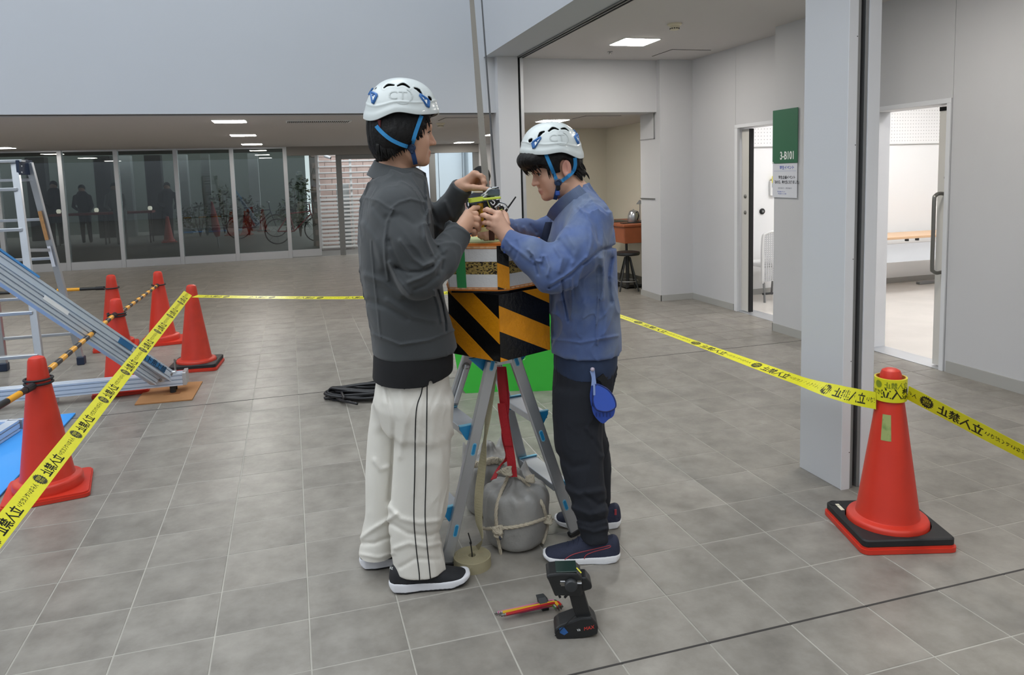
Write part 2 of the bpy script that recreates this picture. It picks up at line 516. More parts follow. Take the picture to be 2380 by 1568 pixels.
d1 = door('door_2', Y1b - 0.97, Y1b, None, '')
MB().box((XR - 0.012, Y1b - 0.05, 0), (XR + 0.019, Y1b, ZD - 0.036), 0.002).build('jamb', m_white_metal, d1)
MB().box((XR + 0.05, Y1b - 0.17, 0.012), (XR + 0.09, Y1b - 0.04, ZD - 0.05), 0.002).build('door_leaf', MATS['door_leaf_paint'], d1)
MB().box((XR + 0.048, Y1b - 0.195, 0.012), (XR + 0.092, Y1b - 0.17, ZD - 0.05), 0.002).build('door_seal', m_dark, d1)
for z in (1.235, 1.065):
    MB().lathe([(0.020, 0), (0.020, 0.006), (0.012, 0.012), (0.004, 0.016)], 16, (XR + 0.05, Y1b - 0.11, z), (-1, 0, 0)).build('lock_cylinder', MATS['brushed_steel'], d1, auto=True)

# ---- room behind the doors
m_rfloor = M('room_floor_tile', '#d8d2ca', 0.25, noise=(3, 0.05))
sbox('floor_room', (XR + TR, 1.5, -0.1), (9.6, 7.72, 0.0), m_rfloor)
sbox('floor_room_threshold', (XR + 0.05, 1.5, -0.1), (XR + TR, 7.72, -0.004), m_rfloor)
YR = 7.70
rb = sbox('wall_room_back', (XR + TR, YR, 0), (9.6, YR + 0.1, 2.75), m_roomwhite)
sbox('wall_room_right', (9.5, 1.5, 0), (9.6, YR, 2.75), m_roomwhite)
sbox('wall_room_front', (XR + TR, 1.4, 0), (9.6, 1.5, 2.75), m_roomwhite)
sbox('ceiling_room', (XR + TR, 1.4, 2.7), (9.6, YR + 0.1, 2.8), m_roomwhite)
sbox('baseboard_room', (XR + TR, YR - 0.01, 0), (9.5, YR, 0.07), m_base)
MB().box((XR + TR, YR - 0.012, 1.78), (9.5, YR, 2.70)).build('perforated_panel', m_roomwhite, rb)
h = MB()
for cx0, cx1 in ((5.25, 5.75), (6.95, 8.25)):
    nx = int((cx1 - cx0) / 0.042)
    for a in range(nx + 1):
        for z in range(13): h.lathe([(0.0055, 0), (0.0055, 0.001)], 6, (cx0 + a * 0.042, YR - 0.0125, 1.82 + z * 0.042), (0, -1, 0))
o = h.build('perforation', M('perforation_shade', '#a9a8a6', 0.9), rb); o['kind'] = 'stuff'
sbox('trim_4', (XR + TR, YR - 0.014, 1.770), (9.5, YR, 1.778), m_base)

# ---- cream side space beyond the right opening
cw = sbox('wall_side', (4.75, 8.30, 0), (4.9, 10.8, ZL), m_cream)
MB().box((4.742, 8.30, 0), (4.75, 9.05, ZL)).build('panel', m_olive, cw)
sbox('wall_side_back', (3.02, 10.7, 0), (4.75, 10.8, ZL), m_cream)

# ---- glass front
YG = 15.45
m_glass = glass_mat('dark_glass', '#c0c5c3', 0.07)
m_clear = glass_mat('clear_glass', '#eef2f2', 0.06)
mull = [-8.0, -7.0, -6.0, -4.99, -3.97, -3.05, -2.03, -1.03, -0.04]
MB_W = 0.075
n = 0
for a, b in zip(mull[:-1], mull[1:]):
    n += 1
    w = empty(f'window_{n}', ((a + b) / 2, YG, 0), None, None); struct(w)
    MB().box((b - MB_W / 2, YG - 0.06, 0), (b + MB_W / 2, YG + 0.06, ZL), 0.003).build('mullion', m_alu, w)
    MB().box((a + MB_W / 2, YG - 0.05, 0), (b - MB_W / 2, YG + 0.05, 0.15), 0.003).build('bottom_rail', m_alu, w)
    MB().box((a + MB_W / 2, YG - 0.03, ZL - 0.03), (b - MB_W / 2, YG + 0.03, ZL), 0.002).build('top_rail', m_alu, w)
    MB().box((a + MB_W / 2, YG - 0.005, 0.15), (b - MB_W / 2, YG + 0.005, ZL - 0.03)).build('pane', m_glass, w)
ZT = 2.03
tm = struct(MB().box((0.0, YG - 0.07, ZT), (3.95, YG + 0.07, ZL)).build('trim_5', M('transom_paint', '#8d8985', 0.6)))
d3 = empty('door_3', (0.30, YG, 0), None, None); struct(d3)
MB().box((0.0, YG - 0.05, 0.02), (0.57, YG - 0.0, 0.16), 0.003).build('bottom_rail', m_alu, d3)
MB().box((0.53, YG - 0.05, 0.16), (0.585, YG - 0.0, ZT), 0.003).build('stile', m_alu, d3)
MB().box((0.0, YG - 0.03, 0.16), (0.53, YG - 0.02, ZT)).build('pane', m_glass, d3)
d4 = empty('door_4', (1.4, YG, 0), None, None); struct(d4)
MB().box((0.94, YG - 0.0, 0.0), (1.05, YG + 0.05, ZT), 0.003).build('stile', m_rail, d4)
MB().box((1.05, YG - 0.0, ZT - 0.09), (2.84, YG + 0.05, ZT), 0.003).build('top_rail', m_rail, d4)
MB().box((2.84, YG - 0.0, 0.0), (2.97, YG + 0.05, ZT), 0.003).build('stile', m_rail, d4)
sbox('wall_far_right', (3.90, YG - 0.1, 0), (4.9, YG + 0.1, ZL), m_wall)
d5 = empty('door_5', (3.4, YG, 0), None, None); struct(d5)
MB().box((3.78, YG - 0.04, 0.0), (3.90, YG + 0.04, ZT), 0.003).build('stile', m_rail, d5)
MB().box((2.97, YG - 0.005, 0.1), (3.78, YG + 0.005, ZT)).build('pane', m_clear, d5)
MB().box((2.97, YG - 0.03, 0.0), (3.78, YG + 0.03, 0.1), 0.003).build('bottom_rail', m_alu, d5)
sbox('wall_right_far', (4.75, 10.8, 0), (4.9, YG, ZL), m_wall)

# ---- outside
m_pave = M('outdoor_paving', '#77746f', 0.7, noise=(2, 0.1))
sbox('ground_outside', (-16, YG, -0.12), (10, 34, -0.03), m_pave)
sbox('wall_outside_left', (-16.1, YG, 0), (-16, 34, 4), m_upper)
sbox('ceiling_outside', (-16, YG + 0.15, 2.45), (0.45, 24.6, 2.65), M('porch_ceiling', '#7b7a78', 0.9))
sbox('wall_outside_right', (3.0, 18.6, -0.05), (9, 18.9, 5), M('outdoor_panel', '#e8ebef', 0.7))
# ================================================================== FIXTURES
def panel_light(x, y, z, s, label, group=None, name='ceiling_light'):
    t = empty(name, (x, y, z), label, 'ceiling light', group)
    MB().box((x - s / 2 - 0.014, y - s / 2 - 0.014, z - 0.006), (x + s / 2 + 0.014, y + s / 2 + 0.014, z + 0.01), 0.002).build('frame', m_lampframe, t)
    MB().box((x - s / 2, y - s / 2, z - 0.009), (x + s / 2, y + s / 2, z - 0.004), 0.002).build('diffuser', m_lamp, t)
    return t


LX = -0.58
panel_light(LX, 8.78, ZL, 0.335, 'square ceiling light nearest the atrium edge, left of the air vent')
panel_light(LX, 11.35, ZL, 0.335, 'square ceiling light in the middle of the left row over the lobby')
panel_light(LX, 14.05, ZL, 0.335, 'square ceiling light of the left row closest to the glass front')
panel_light(3.27, 9.03, ZL, 0.335, 'square ceiling light in the side space just above the bowed helmet')
panel_light(3.36, 12.05, ZL, 0.335, 'square ceiling light right of the hanging strap beside the pillar')
panel_light(3.40, 14.6, ZL, 0.335, 'square ceiling light above the glass doors left of the hanging strap')
panel_light(-4.45, 14.05, ZL, 0.335, 'square ceiling light at the left picture edge above the ladder')
panel_light(-4.45, 11.35, ZL, 0.335, 'lobby ceiling light left of the view')
for k, (xx, yy) in enumerate(((-8.3, 8.78), (-8.3, 11.35), (-8.3, 14.05), (-4.45, 8.78))):  # extra panels out of view, added to brighten the low ceiling
    panel_light(xx, yy, ZL, 0.335, 'added lobby ceiling light beyond the left picture edge, ' + ('nearest the atrium', 'middle of the far row', 'by the far glass', 'nearest the atrium in the second row')[k])
panel_light(3.32, 6.76, ZC, 0.36, 'large square ceiling light in the high aisle ceiling near the smoke detector')
for yy, lb in ((3.6, 'aisle ceiling light just right of the shutter column top'), (0.6, 'aisle ceiling light beside the viewer'), (-2.4, 'aisle ceiling light behind the viewer')):
    panel_light(3.32, yy, ZC, 0.36, lb)


def detector(x, y, z, s, label):
    t = empty('smoke_detector', (x, y, z), label, 'smoke detector')
    m = M('cream_plastic', '#d9d0b8', 0.5)
    MB().lathe([(0.062 * s, 0), (0.062 * s, -0.012 * s), (0.045 * s, -0.02 * s)], 24, (x, y, z)).build('base', m, t, auto=True)
    MB().lathe([(0.042 * s, -0.018 * s), (0.044 * s, -0.034 * s), (0.036 * s, -0.052 * s), (0.012 * s, -0.054 * s)], 24, (x, y, z)).build('sensor_head', m, t, auto=True)
    b = MB()
    for k in range(12):
        a = k * math.pi / 6
        b.box((0.030 * s, -0.006 * s, -0.046 * s), (0.0425 * s, 0.006 * s, -0.038 * s), 0, np.array([[math.cos(a), math.sin(a), 0], [-math.sin(a), math.cos(a), 0], [0, 0, 1]]), np.array([x, y, z]))
    b.build('sensor_slot', m_dark, t)


detector(3.28, 5.90, ZC, 1.0, 'cream smoke detector on the high aisle ceiling')
detector(1.88, 9.33, ZL, 0.9, 'cream smoke detector on the low ceiling by the taller helmet')
for nm, (x, y, z), lb in (('sprinkler', (3.32, 7.34, ZC), 'small sprinkler head beside the large aisle ceiling light'),):
    t = empty(nm, (x, y, z), lb, 'sprinkler')
    MB().lathe([(0.028, 0), (0.028, -0.004), (0.01, -0.006)], 20, (x, y, z)).build('rosette', m_rail, t, auto=True)
    MB().lathe([(0.008, -0.005), (0.008, -0.022), (0.016, -0.024), (0.016, -0.027)], 14, (x, y, z)).build('nozzle', MATS['brushed_steel'], t, auto=True)
# vent grille
t = empty('air_vent', (0.37, 8.90, ZL), 'long slotted air vent in the low lobby ceiling', 'air vent')
MB().box((0.01, 8.76, ZL - 0.008), (0.74, 9.04, ZL + 0.005), 0.002).build('frame', m_lampframe, t)
MB().box((0.03, 8.78, ZL - 0.009), (0.72, 9.02, ZL - 0.006)).build('backing', m_dark, t)
for k in range(31):
    x = 0.04 + k * 0.0222
    o = MB().box((x, 8.785, ZL - 0.014), (x + 0.008, 9.015, ZL - 0.008)).build('slat', m_lampframe, t)


def hatch(c, label, z):
    t = empty('ceiling_hatch', (c[0], c[1], z), label, 'hatch')
    x, y, w = c[0], c[1], c[2]
    MB().box((x - w / 2, y - w / 2, z - 0.003), (x + w / 2, y + w / 2, z + 0.002)).build('reveal', m_dark, t)
    MB().box((x - w / 2 + 0.006, y - w / 2 + 0.006, z - 0.005), (x + w / 2 - 0.006, y + w / 2 - 0.006, z)).build('cover', m_ceil, t)


hatch((4.16, 7.35, 0.46), 'square access hatch in the aisle ceiling corner', ZC)
hatch((3.67, 8.55, 0.46), 'square access hatch in the low ceiling of the side space', ZL)
hatch((2.0, 8.7, 0.46), 'square access hatch in the low ceiling over the lobby', ZL)

# ---- room sign on the pier and the paper notice under it
m_green = M('sign_green', '#2f6a4d', 0.45)
m_paper = M('white_paper', '#d9dbe2', 0.7)
m_ink = M('black_ink', '#20222a', 0.8)
m_blueink = M('blue_ink', '#3f55b0', 0.8)
m_whiteink = M('white_lettering', '#f2f4f2', 0.6)
SX = 4.292
FR_SIGN = np.array([[0, -1.0, 0], [0, 0, 1.0], [-1.0, 0, 0]])     # reading direction, up, outward


def letters(body, size, org, frame, mat, parent, name='lettering', align='LEFT', th=0.0006, bold=0.0, squash=1.0):
    V, F = text_mesh(body, size, th / 2, align, bold)
    V = V * np.array([squash, 1, 1])
    return link_mesh(name, V @ np.asarray(frame) + np.asarray(org), F, mat, parent)


sg = empty('room_sign', (SX, 5.73, 1.56), 'dark green room sign with white number 3-B101', 'sign')
MB().box((SX - 0.006, 5.56, 1.565), (SX, 5.91, 2.045), 0.001).build('plate', m_green, sg)
letters('3-B101', 0.098, (SX - 0.0065, 5.80, 1.60), FR_SIGN, m_whiteink, sg, 'room_number', bold=0.002, squash=0.72)
MB().box((SX - 0.0065, 5.895, 1.568), (SX - 0.006, 5.906, 1.579)).build('corner_mark', m_whiteink, sg)
nt_ = empty('paper_notice', (SX, 5.73, 1.25), 'white paper notice with blue heading below the green sign', 'notice')
MB().box((SX - 0.0015, 5.565, 1.255), (SX, 5.91, 1.563)).build('sheet', m_paper, nt_)
xo = SX - 0.0017
letters('学生イベント', 0.036, (xo, 5.81, 1.512), FR_SIGN, m_blueink, nt_, squash=0.95, bold=0.0008)
MB().box((xo - 0.0003, 5.58, 1.494), (xo, 5.89, 1.4955)).build('rule', m_blueink, nt_)
letters('学生企画イベント', 0.033, (xo, 5.825, 1.425), FR_SIGN, m_ink, nt_, squash=0.9, bold=0.0008)
letters('「あの日、神大生になりました」', 0.033, (xo, 5.90, 1.383), FR_SIGN, m_ink, nt_, squash=0.76, bold=0.0008)
letters('2025/06/12 ~ 2025/06/15', 0.019, (xo, 5.83, 1.334), FR_SIGN, M('grey_ink', '#8a8c96', 0.8), nt_)
letters('学生企画イベント', 0.014, (xo, 5.84, 1.303), FR_SIGN, m_blueink, nt_)
letters('学生企画イベント実行', 0.012, (xo, 5.83, 1.285), FR_SIGN, m_blueink, nt_)

# ================================================================== CONES, BARS AND TAPE
m_cone = M('cone_orange', '#cb3320', 0.42, noise=(9, 0.06))
m_cone_d = M('cone_orange_worn', '#c2331f', 0.5, noise=(14, 0.1))
m_rubber = M('black_rubber', '#1b1b1d', 0.6, bump=(300, 0.05))


def lerp2(a, b, t): return (a[0] * (1 - t) + b[0] * t, a[1] * (1 - t) + b[1] * t)


def rot2(a):
    return np.array([[math.cos(a), math.sin(a), 0], [-math.sin(a), math.cos(a), 0], [0, 0, 1]])


def rounded_square(h, r, n=5):
    p = []
    for k, (sx, sy) in enumerate(((1, 1), (-1, 1), (-1, -1), (1, -1))):
        for i in range(n + 1):
            a = k * math.pi / 2 + i * math.pi / 2 / n
            p.append((sx * (h - r) + r * math.cos(a), sy * (h - r) + r * math.sin(a)))
    return p


CONE_PROFILE = [(0.157, 0.028), (0.157, 0.066), (0.153, 0.074), (0.146, 0.078), (0.128, 0.080), (0.123, 0.083), (0.120, 0.092), (0.048, 0.60), (0.043, 0.645), (0.040, 0.678), (0.034, 0.692), (0.020, 0.699), (0.004, 0.70)]


def cone(xy, ang, label, weight=False, mat=None, stretch=1.0):
    x, y = float(xy[0]), float(xy[1])
    t = empty('traffic_cone', (x, y, 0), label, 'traffic cone', 'orange traffic cones')
    mat = mat or m_cone
    fr = rot2(ang)
    MB().lathe([(r, z * stretch) for r, z in CONE_PROFILE], 48, (x, y, 0)).build('cone_body', mat, t, auto=True)
    pl = MB().prism(rounded_square(0.190, 0.03), fr, (x, y, 0), 0.002, 0.020)
    pl.prism(rounded_square(0.184, 0.03), fr, (x, y, 0), 0.020, 0.028)
    pl.build('base_plate', mat, t, auto=True)
    if weight:
        out = rounded_square(0.182, 0.022, 7); out = [lerp2(out[i], out[(i + 1) % len(out)], f / 6) for i in range(len(out)) for f in (range(6) if i % 8 == 7 else (0,))]; n = len(out)
        inn = [(0.163 * math.cos(math.atan2(b, a)), 0.163 * math.sin(math.atan2(b, a))) for a, b in out]
        V = []; F = []
        for zz, s in ((0.030, 1.0), (0.052, 1.0), (0.057, 0.975)):
            V += [(a * s, b * s, zz) for a, b in out]
        for zz in (0.057, 0.030): V += [(a, b, zz) for a, b in inn]
        for L in range(4):
            for i in range(n): F.append((L * n + i, L * n + (i + 1) % n, (L + 1) * n + (i + 1) % n, (L + 1) * n + i))
        for i in range(n): F.append((4 * n + i, 4 * n + (i + 1) % n, (i + 1) % n, i))
        w = MB().add(np.array(V) @ fr + np.array([x, y, 0]), F).build('rubber_weight', m_rubber, t, auto=True)
    return t


def cone_at_top(px, py, z=0.70):
    p = atz(px, py, z); return p[:2]


c1, c2, c3, c4, c5 = (cone_at_top(*q) for q in ((84, 827), (268, 693), (366, 630), (257, 638), (444, 661)))
c6 = cone_at_top(2071, 855)
cone(c1, 0.18, 'orange cone in front of the ladder, nearest of the left group, with wide orange base')
cone(c2, 0.1, 'orange cone half hidden behind the sloping aluminium rail')
cone(c3, 0.1, 'orange cone farthest right at the back end of the striped bar')
cone(c4, 0.15, 'farthest left orange cone holding the horizontal striped bar', mat=m_cone_d)
k5 = cone(c5, -0.1, 'worn orange cone with black rubber weight where the caution tapes meet', True, m_cone_d)
k6 = cone(c6, -0.29, 'orange cone with black rubber weight in front of the shutter column at right', True)
# green repair patch and small label of the right cone
P0 = np.array([c6[0], c6[1], 0]); vdir = -(P0 / np.linalg.norm(P0)); sdir = np.array([-vdir[1], vdir[0], 0])


def on_cone(c, ang, z, off=0.0008):
    r = np.interp(z, [0.092, 0.60, 0.645], [0.120, 0.048, 0.043]) + off
    return np.array([c[0] + r * math.cos(ang), c[1] + r * math.sin(ang), z])


a0 = math.atan2(vdir[1], vdir[0])
pt = MB(); g = []
for i in range(9):
    for j in range(9): g.append(on_cone(c6, a0 - 0.42 + 0.52 * i / 8 - 0.03 * j / 8, 0.415 + 0.105 * j / 8))
pt.add(g, [(i * 9 + j, (i + 1) * 9 + j, (i + 1) * 9 + j + 1, i * 9 + j + 1) for i in range(8) for j in range(8)])
pt.build('green_patch', M('green_tape', '#9aa565', 0.5, second=('#6f8a4a', 18, 0.45, 0.6)), k6, smooth=True)['label'] = 'square of green tape stuck on the cone'
fr6 = rot2(-0.29)
MB().box((-0.155, 0.085, 0.0565), (-0.140, 0.145, 0.0585), 0.0, fr6, P0).build('label_tag', M('cream_label', '#e6dfc6', 0.6), k6)
MB().lathe([(0.0265, 0.0565), (0.0265, 0.0585), (0.024, 0.0585), (0.022, 0.0568)], 20, P0 + np.array([-0.15, 0.152, 0]) @ fr6).build('hole_ring', M('dark_rubber', '#111113', 0.5), k6, auto=True)

m_yb = [M('bar_yellow', '#e5a21e', 0.35), M('bar_black', '#191919', 0.4)]


def cone_bar(a, b, label, ring_a=True, ring_b=True, first=0, band=0.105):
    a, b = np.array(a, float), np.array(b, float)
    L = np.linalg.norm(b - a); d = (b - a) / L
    t = empty('cone_bar', a, label, 'cone bar', 'black and yellow cone bars')
    mb = MB(); s = 0.078; k = first
    while s < L - 0.078:
        e = min(s + band, L - 0.078)
        mb.cur = k % 2; mb.tube([a + d * s, a + d * e], 0.0155, 14); s = e; k += 1
    mb.build('pole', None, t, smooth=False, mats=m_yb, auto=True)
    for on, c, dd in ((ring_a, a, 1), (ring_b, b, -1)):
        if not on: continue
        r = 0.062
        q = [c + r * np.array([math.cos(u), math.sin(u), 0.0]) for u in np.linspace(0, 2 * math.pi, 28, endpoint=False)]
        MB().tube(q, 0.006, 8, closed=True).build('ring', m_rubber, t, smooth=True)
        MB().tube([c + d * dd * 0.066, c + d * dd * 0.14], [0.019, 0.018], 12).build('end_cap', m_rubber, t, smooth=False)
    return t


def v3(c, z): return np.array([c[0], c[1], z])


cone_bar(v3(c1, 0.585), v3(c2, 0.588), 'striped bar rising between the nearest cone and the cone behind the rail', first=1)
cone_bar(v3(c2, 0.570), v3(c3, 0.570), 'striped bar from the rail-side cone to the farthest right cone', first=0)
far = c4 + (np.array(atz(-160, 690, 0.57))[:2] - c4)
cone_bar(v3(c4, 0.575), v3(far, 0.575), 'horizontal striped bar behind the ladder', ring_b=False, first=1, band=0.20)
near = np.array(W(-330, 1150, 2.35))
cone_bar(v3(c1, 0.565), np.array([near[0], near[1], 0.56]), 'striped bar from the nearest left cone out of the picture', ring_b=False, first=1, band=0.12)

# ---- caution tape: a thin band with the print going through it, so that it reads mirrored from behind
m_tape = M('caution_yellow', '#d9d321', 0.35, noise=(30, 0.04))
m_print = M('caution_print', '#26280f', 0.5)


def tape_cell():
    """one repeat of the print: 0 <= x < 6.2 in tape widths, 0 <= y < 1"""
    parts = []
    V, F = text_mesh('立入禁止', 0.70, 0, res=1); V[:, 0] *= 0.90; V[:, 0] += 0.15; V[:, 1] += 0.22
    parts += [(V + np.array([dx, dy, 0]), F) for dx, dy in ((-0.02, 0), (0.02, 0), (0, -0.016), (0, 0.016))]
    n = 18; st = []
    cx, cy = 3.28, 0.5
    V = [(cx, cy, 0)]
    for i in range(2 * n):
        r = 0.42 if i % 2 == 0 else 0.34; a = math.pi * i / n; V.append((cx + r * math.cos(a), cy + r * math.sin(a), 0))
    F = [(0, 1 + i, 1 + (i + 1) % (2 * n)) for i in range(2 * n)]
    parts.append((np.array(V), F))
    V, F = text_mesh('入らないでください', 0.34, 0, res=1); V[:, 0] *= 0.80; V[:, 0] += 3.85; V[:, 1] += 0.38; parts += [(V, F), (V + np.array([0.012, 0.006, 0]), F)]
    neg = []
    for s, yy in (('KEEP', 0.52), ('OUT', 0.28)):
        V, F = text_mesh(s, 0.27, 0, 'CENTER', res=1); V[:, 0] *= 0.8; V[:, 0] += cx; V[:, 1] += yy; neg.append((V, F))
    return parts, neg


CELL = tape_cell()


def merge(parts):
    V, F, n = [], [], 0
    for v, f in parts:
        V.append(v); F += [tuple(i + n for i in q) for q in f]; n += len(v)
    return np.concatenate(V), F


CELL_V, CELL_F = merge(CELL[0]); NEG_V, NEG_F = merge(CELL[1])


def caution_tape(path, wdir, width, label, flip=False, phase=0.0, mirror=True, name='caution_tape', n=120, group=None):
    """path: centre line points; wdir: direction of the tape's top edge at each of them"""
    P = spline(path, n) if len(path) > 2 else np.linspace(path[0], path[1], n)
    wd_ = np.asarray(wdir, float)
    tt = np.linspace(0, len(wd_) - 1, n); Wd = np.stack([np.interp(tt, np.arange(len(wd_)), wd_[:, k]) for k in range(3)], 1)
    Wd /= np.linalg.norm(Wd, axis=1, keepdims=True)
    T = np.gradient(P, axis=0); T /= np.linalg.norm(T, axis=1, keepdims=True)
    Wd = Wd - T * np.sum(Wd * T, 1, keepdims=True); Wd /= np.linalg.norm(Wd, axis=1, keepdims=True)
    S = np.concatenate([[0], np.cumsum(np.linalg.norm(np.diff(P, axis=0), axis=1))])
    Nn = np.cross(T, Wd)
    t = empty(name, P[0], label, 'caution tape', group)
    MB().strip(P - Wd * width / 2, P + Wd * width / 2, 0.0005).build('band', m_tape, t, smooth=False)

    def place(u, v, off):
        u = np.clip(u, 0, S[-1])
        f = lambda A: np.stack([np.interp(u, S, A[:, k]) for k in range(3)], 1)
        return f(P) + f(Wd) * ((v - 0.5) * width)[:, None] + f(Nn) * off
    out = MB(); neg = MB(); cell = 6.2 * width
    k0 = int(math.floor(-phase)) - 1
    for k in range(k0, int(S[-1] / cell) + 2):
        for (CV, CF, dst, dd) in ((CELL_V, CELL_F, out, 0.0006), (NEG_V, NEG_F, neg, 0.0009)):
            u = (CV[:, 0] / 6.2 + k + phase) * cell
            if u.max() < 0.005 or u.min() > S[-1] - 0.005: continue
            keep = (u > 0.003) & (u < S[-1] - 0.003)
            if flip: u = S[-1] - u
            Fk = [f for f in CF if all(keep[i] for i in f)]
            for off in (dd, -dd): dst.add(place(u, CV[:, 1], off), Fk)
    out.build('print', m_print, t)['kind'] = 'stuff'
    if neg.n: neg.build('print_reversed_out', m_tape, t)['kind'] = 'stuff'
    return t


# left tape: worn cone down to the lower left, seen from its back
pa, pb = W(437, 681, 5.93), W(-140, 1408, 1.9)
wv = -(RH * 0.80 - UP * 0.60)
caution_tape([pa, pb], [wv, wv], 0.070, 'caution tape running from the worn cone down to the lower left corner', phase=0.30)
# tape along the back: worn cone to the green block, and from there to the right cone
pg = W(1165, 664, 5.02)
tl = [W(452, 688, 6.0), W(640, 691, 5.75), W(845, 691, 5.5), W(1040, 680, 5.2), pg]
caution_tape(tl, [UP * 0.10 + FH * 0.9] * 5, 0.070, 'caution tape stretched along the back from the worn cone behind the men', phase=0.2)
tr_ = [W(1176, 665, 5.0), W(1300, 690, 4.75), W(1437, 733, 4.45), W(1650, 809, 3.9), W(1858, 884, 3.35), W(1960, 915, 3.12), W(2036, 931, 2.955)]
caution_tape(tr_, [UP * 0.05 + FH * 0.8, UP * 0.05 + FH * 0.8, UP * 0.05 + FH * 0.8, UP * 0.08 + FH * 0.8, UP * 0.10 + FH * 0.7, UP * 0.3 + FH * 0.65, UP * 0.9 + FH * 0.25], 0.070,
             'twisted caution tape from behind the men past the column to the right cone', phase=0.1, flip=True)
# tape roll over the tip of the right cone and the tape leaving it to the right
roll = empty('caution_tape_roll', (c6[0], c6[1], 0.57), 'yellow caution tape roll slipped over the tip of the right cone', 'tape roll')
rr0, rr1, z0, z1 = 0.0560, 0.0615, 0.572, 0.665
MB().lathe([(rr0, z0), (rr1, z0), (rr1, z1), (rr0, z1)], 48, (c6[0], c6[1], 0), close=True).build('wound_tape', m_tape, roll, auto=True)
MB().lathe([(rr0 - 0.0025, z0 + 0.002), (rr0 + 0.0005, z0 + 0.002), (rr0 + 0.0005, z1 + 0.0008), (rr0 - 0.0025, z1 + 0.0008)], 48, (c6[0], c6[1], 0), close=True).build('core', M('cardboard_core', '#c08a3a', 0.7), roll, auto=True)
wr_ = MB(); VV = CELL_V
for k, (z00, sc_, ph) in enumerate(((0.5755, 0.066, 0.75), (0.622, 0.040, 0.3))):
    a = a0 - 0.55 + ph * 0.0 + (VV[:, 0] - 0.2) * sc_ / (rr1 + 0.0006) * (1 if k == 0 else -1)
    if k == 1: a = a0 + 1.2 + (VV[:, 0] - 0.2) * sc_ / (rr1 + 0.0006) * -1
    keepv = np.abs((a - a0 + math.pi) % (2 * math.pi) - math.pi) < 1.7
    q = np.stack([c6[0] + (rr1 + 0.0007) * np.cos(a), c6[1] + (rr1 + 0.0007) * np.sin(a), z00 + VV[:, 1] * sc_], 1)
    if k == 0: wr_.add(q, [f for f in CELL_F if all(keepv[i] for i in f)])
    else:
        w2 = MB().add(q, [f for f in CELL_F if all(keepv[i] for i in f)]); w2.build('print_upper', M('caution_print_faint', '#7f8a1c', 0.5), roll)
wr_.build('print', m_print, roll)['kind'] = 'stuff'
q0, q1 = W(2110, 912, 2.92), W(2720, 1226, 2.10)
caution_tape([q0, W(2245, 982, 2.74), W(2380, 1052, 2.56), q1], [UP * 0.9 - RH * 0.35] * 4, 0.070, 'caution tape leaving the right cone towards the right edge', flip=True, phase=0.42)
# ================================================================== LEFT SIDE: LADDER, ALUMINIUM FRAME, MATS
m_ladder = M('ladder_aluminium', '#b9bcc0', 0.36, metal=0.8, noise=(8, 0.06))
m_profile = M('extruded_aluminium', '#c6d0dd', 0.36, metal=0.2)
m_blue_cap = M('navy_plastic', '#1e2a40', 0.5)
m_card = M('corrugated_card', '#a57549', 0.85, noise=(20, 0.05))

ld = empty('tall_stepladder', tuple(atz(100, 870)), 'tall aluminium stepladder with navy feet at the left edge', 'stepladder')
TR_ = W(50, 378, 6.12); rf = atz(190, 846); ff = atz(101, 905)
offb = np.array([-0.585, 0.01, 0]); offt = np.array([-0.36, 0.0, 0])


def lerp(a, b, t): return np.asarray(a) * (1 - t) + np.asarray(b) * t


tf = TR_ + FH * -0.05 - RH * 0.022; tb = TR_ + FH * 0.05 + RH * 0.03
for nm, foot, top in (('front_rail', ff, tf), ('front_rail', ff + offb, tf + offt), ('rear_rail', rf, tb), ('rear_rail', rf + offb, tb + offt)):
    o = MB().bar(foot + UP * 0.02, top, 0.030, 0.056, up=RH, ch=0.003).build(nm, m_ladder, ld)
for foot in (ff, ff + offb, rf, rf + offb):
    MB().box((-0.030, -0.036, 0.0), (0.030, 0.036, 0.07), 0.006, None, foot).build('rubber_foot', m_blue_cap, ld)
for k in range(5):
    t = 0.145 + k * 0.183
    a, b = lerp(ff, tf, t), lerp(ff + offb, tf + offt, t)
    MB().bar(a, b, 0.06, 0.026, ch=0.003).build('step', m_ladder, ld)
for k in range(5):
    t = 0.16 + k * 0.19
    a, b = lerp(rf, tb, t), lerp(rf + offb, tb + offt, t)
    MB().bar(a, b, 0.03, 0.024, ch=0.003).build('rung', m_ladder, ld)
MB().bar(lerp(tf, tb, 0.5) + RH * 0.03 + UP * 0.012, lerp(tf, tb, 0.5) + offt - RH * 0.03 + UP * 0.012, 0.15, 0.022, ch=0.004).build('top_cap', m_ladder, ld)
for t_, s in ((0.5, 1),):
    MB().bar(lerp(ff, tf, 0.60) + RH * 0.02, lerp(rf, tb, 0.58) + RH * 0.0, 0.006, 0.026).build('spreader', m_ladder, ld)
hb = MB().box((-0.012, -0.09, -0.10), (0.014, 0.09, 0.02), 0.004, np.array([RH, FH, UP]), lerp(tf, tb, 0.5) + RH * 0.016)
hb.build('hinge_bracket', m_blue_cap, ld)
bolts = [(-0.06, -0.03), (0.06, -0.03), (-0.065, -0.08), (0.065, -0.08)]
for dx, dz in bolts:
    MB().lathe([(0.007, 0), (0.007, 0.004), (0.003, 0.006)], 12, lerp(tf, tb, 0.5) + RH * 0.0305 + FH * dx + UP * dz, RH).build('rivet', m_alu, ld, auto=True)
MB().bar(lerp(rf, tb, 0.63) - FH * 0.031 + RH * 0.0, lerp(rf, tb, 0.77) - FH * 0.031, 0.03, 0.003, up=FH).build('warning_sticker', M('sticker_orange', '#b98a58', 0.6, noise=(40, 0.2)), ld)['label'] = 'scuffed orange warning sticker'
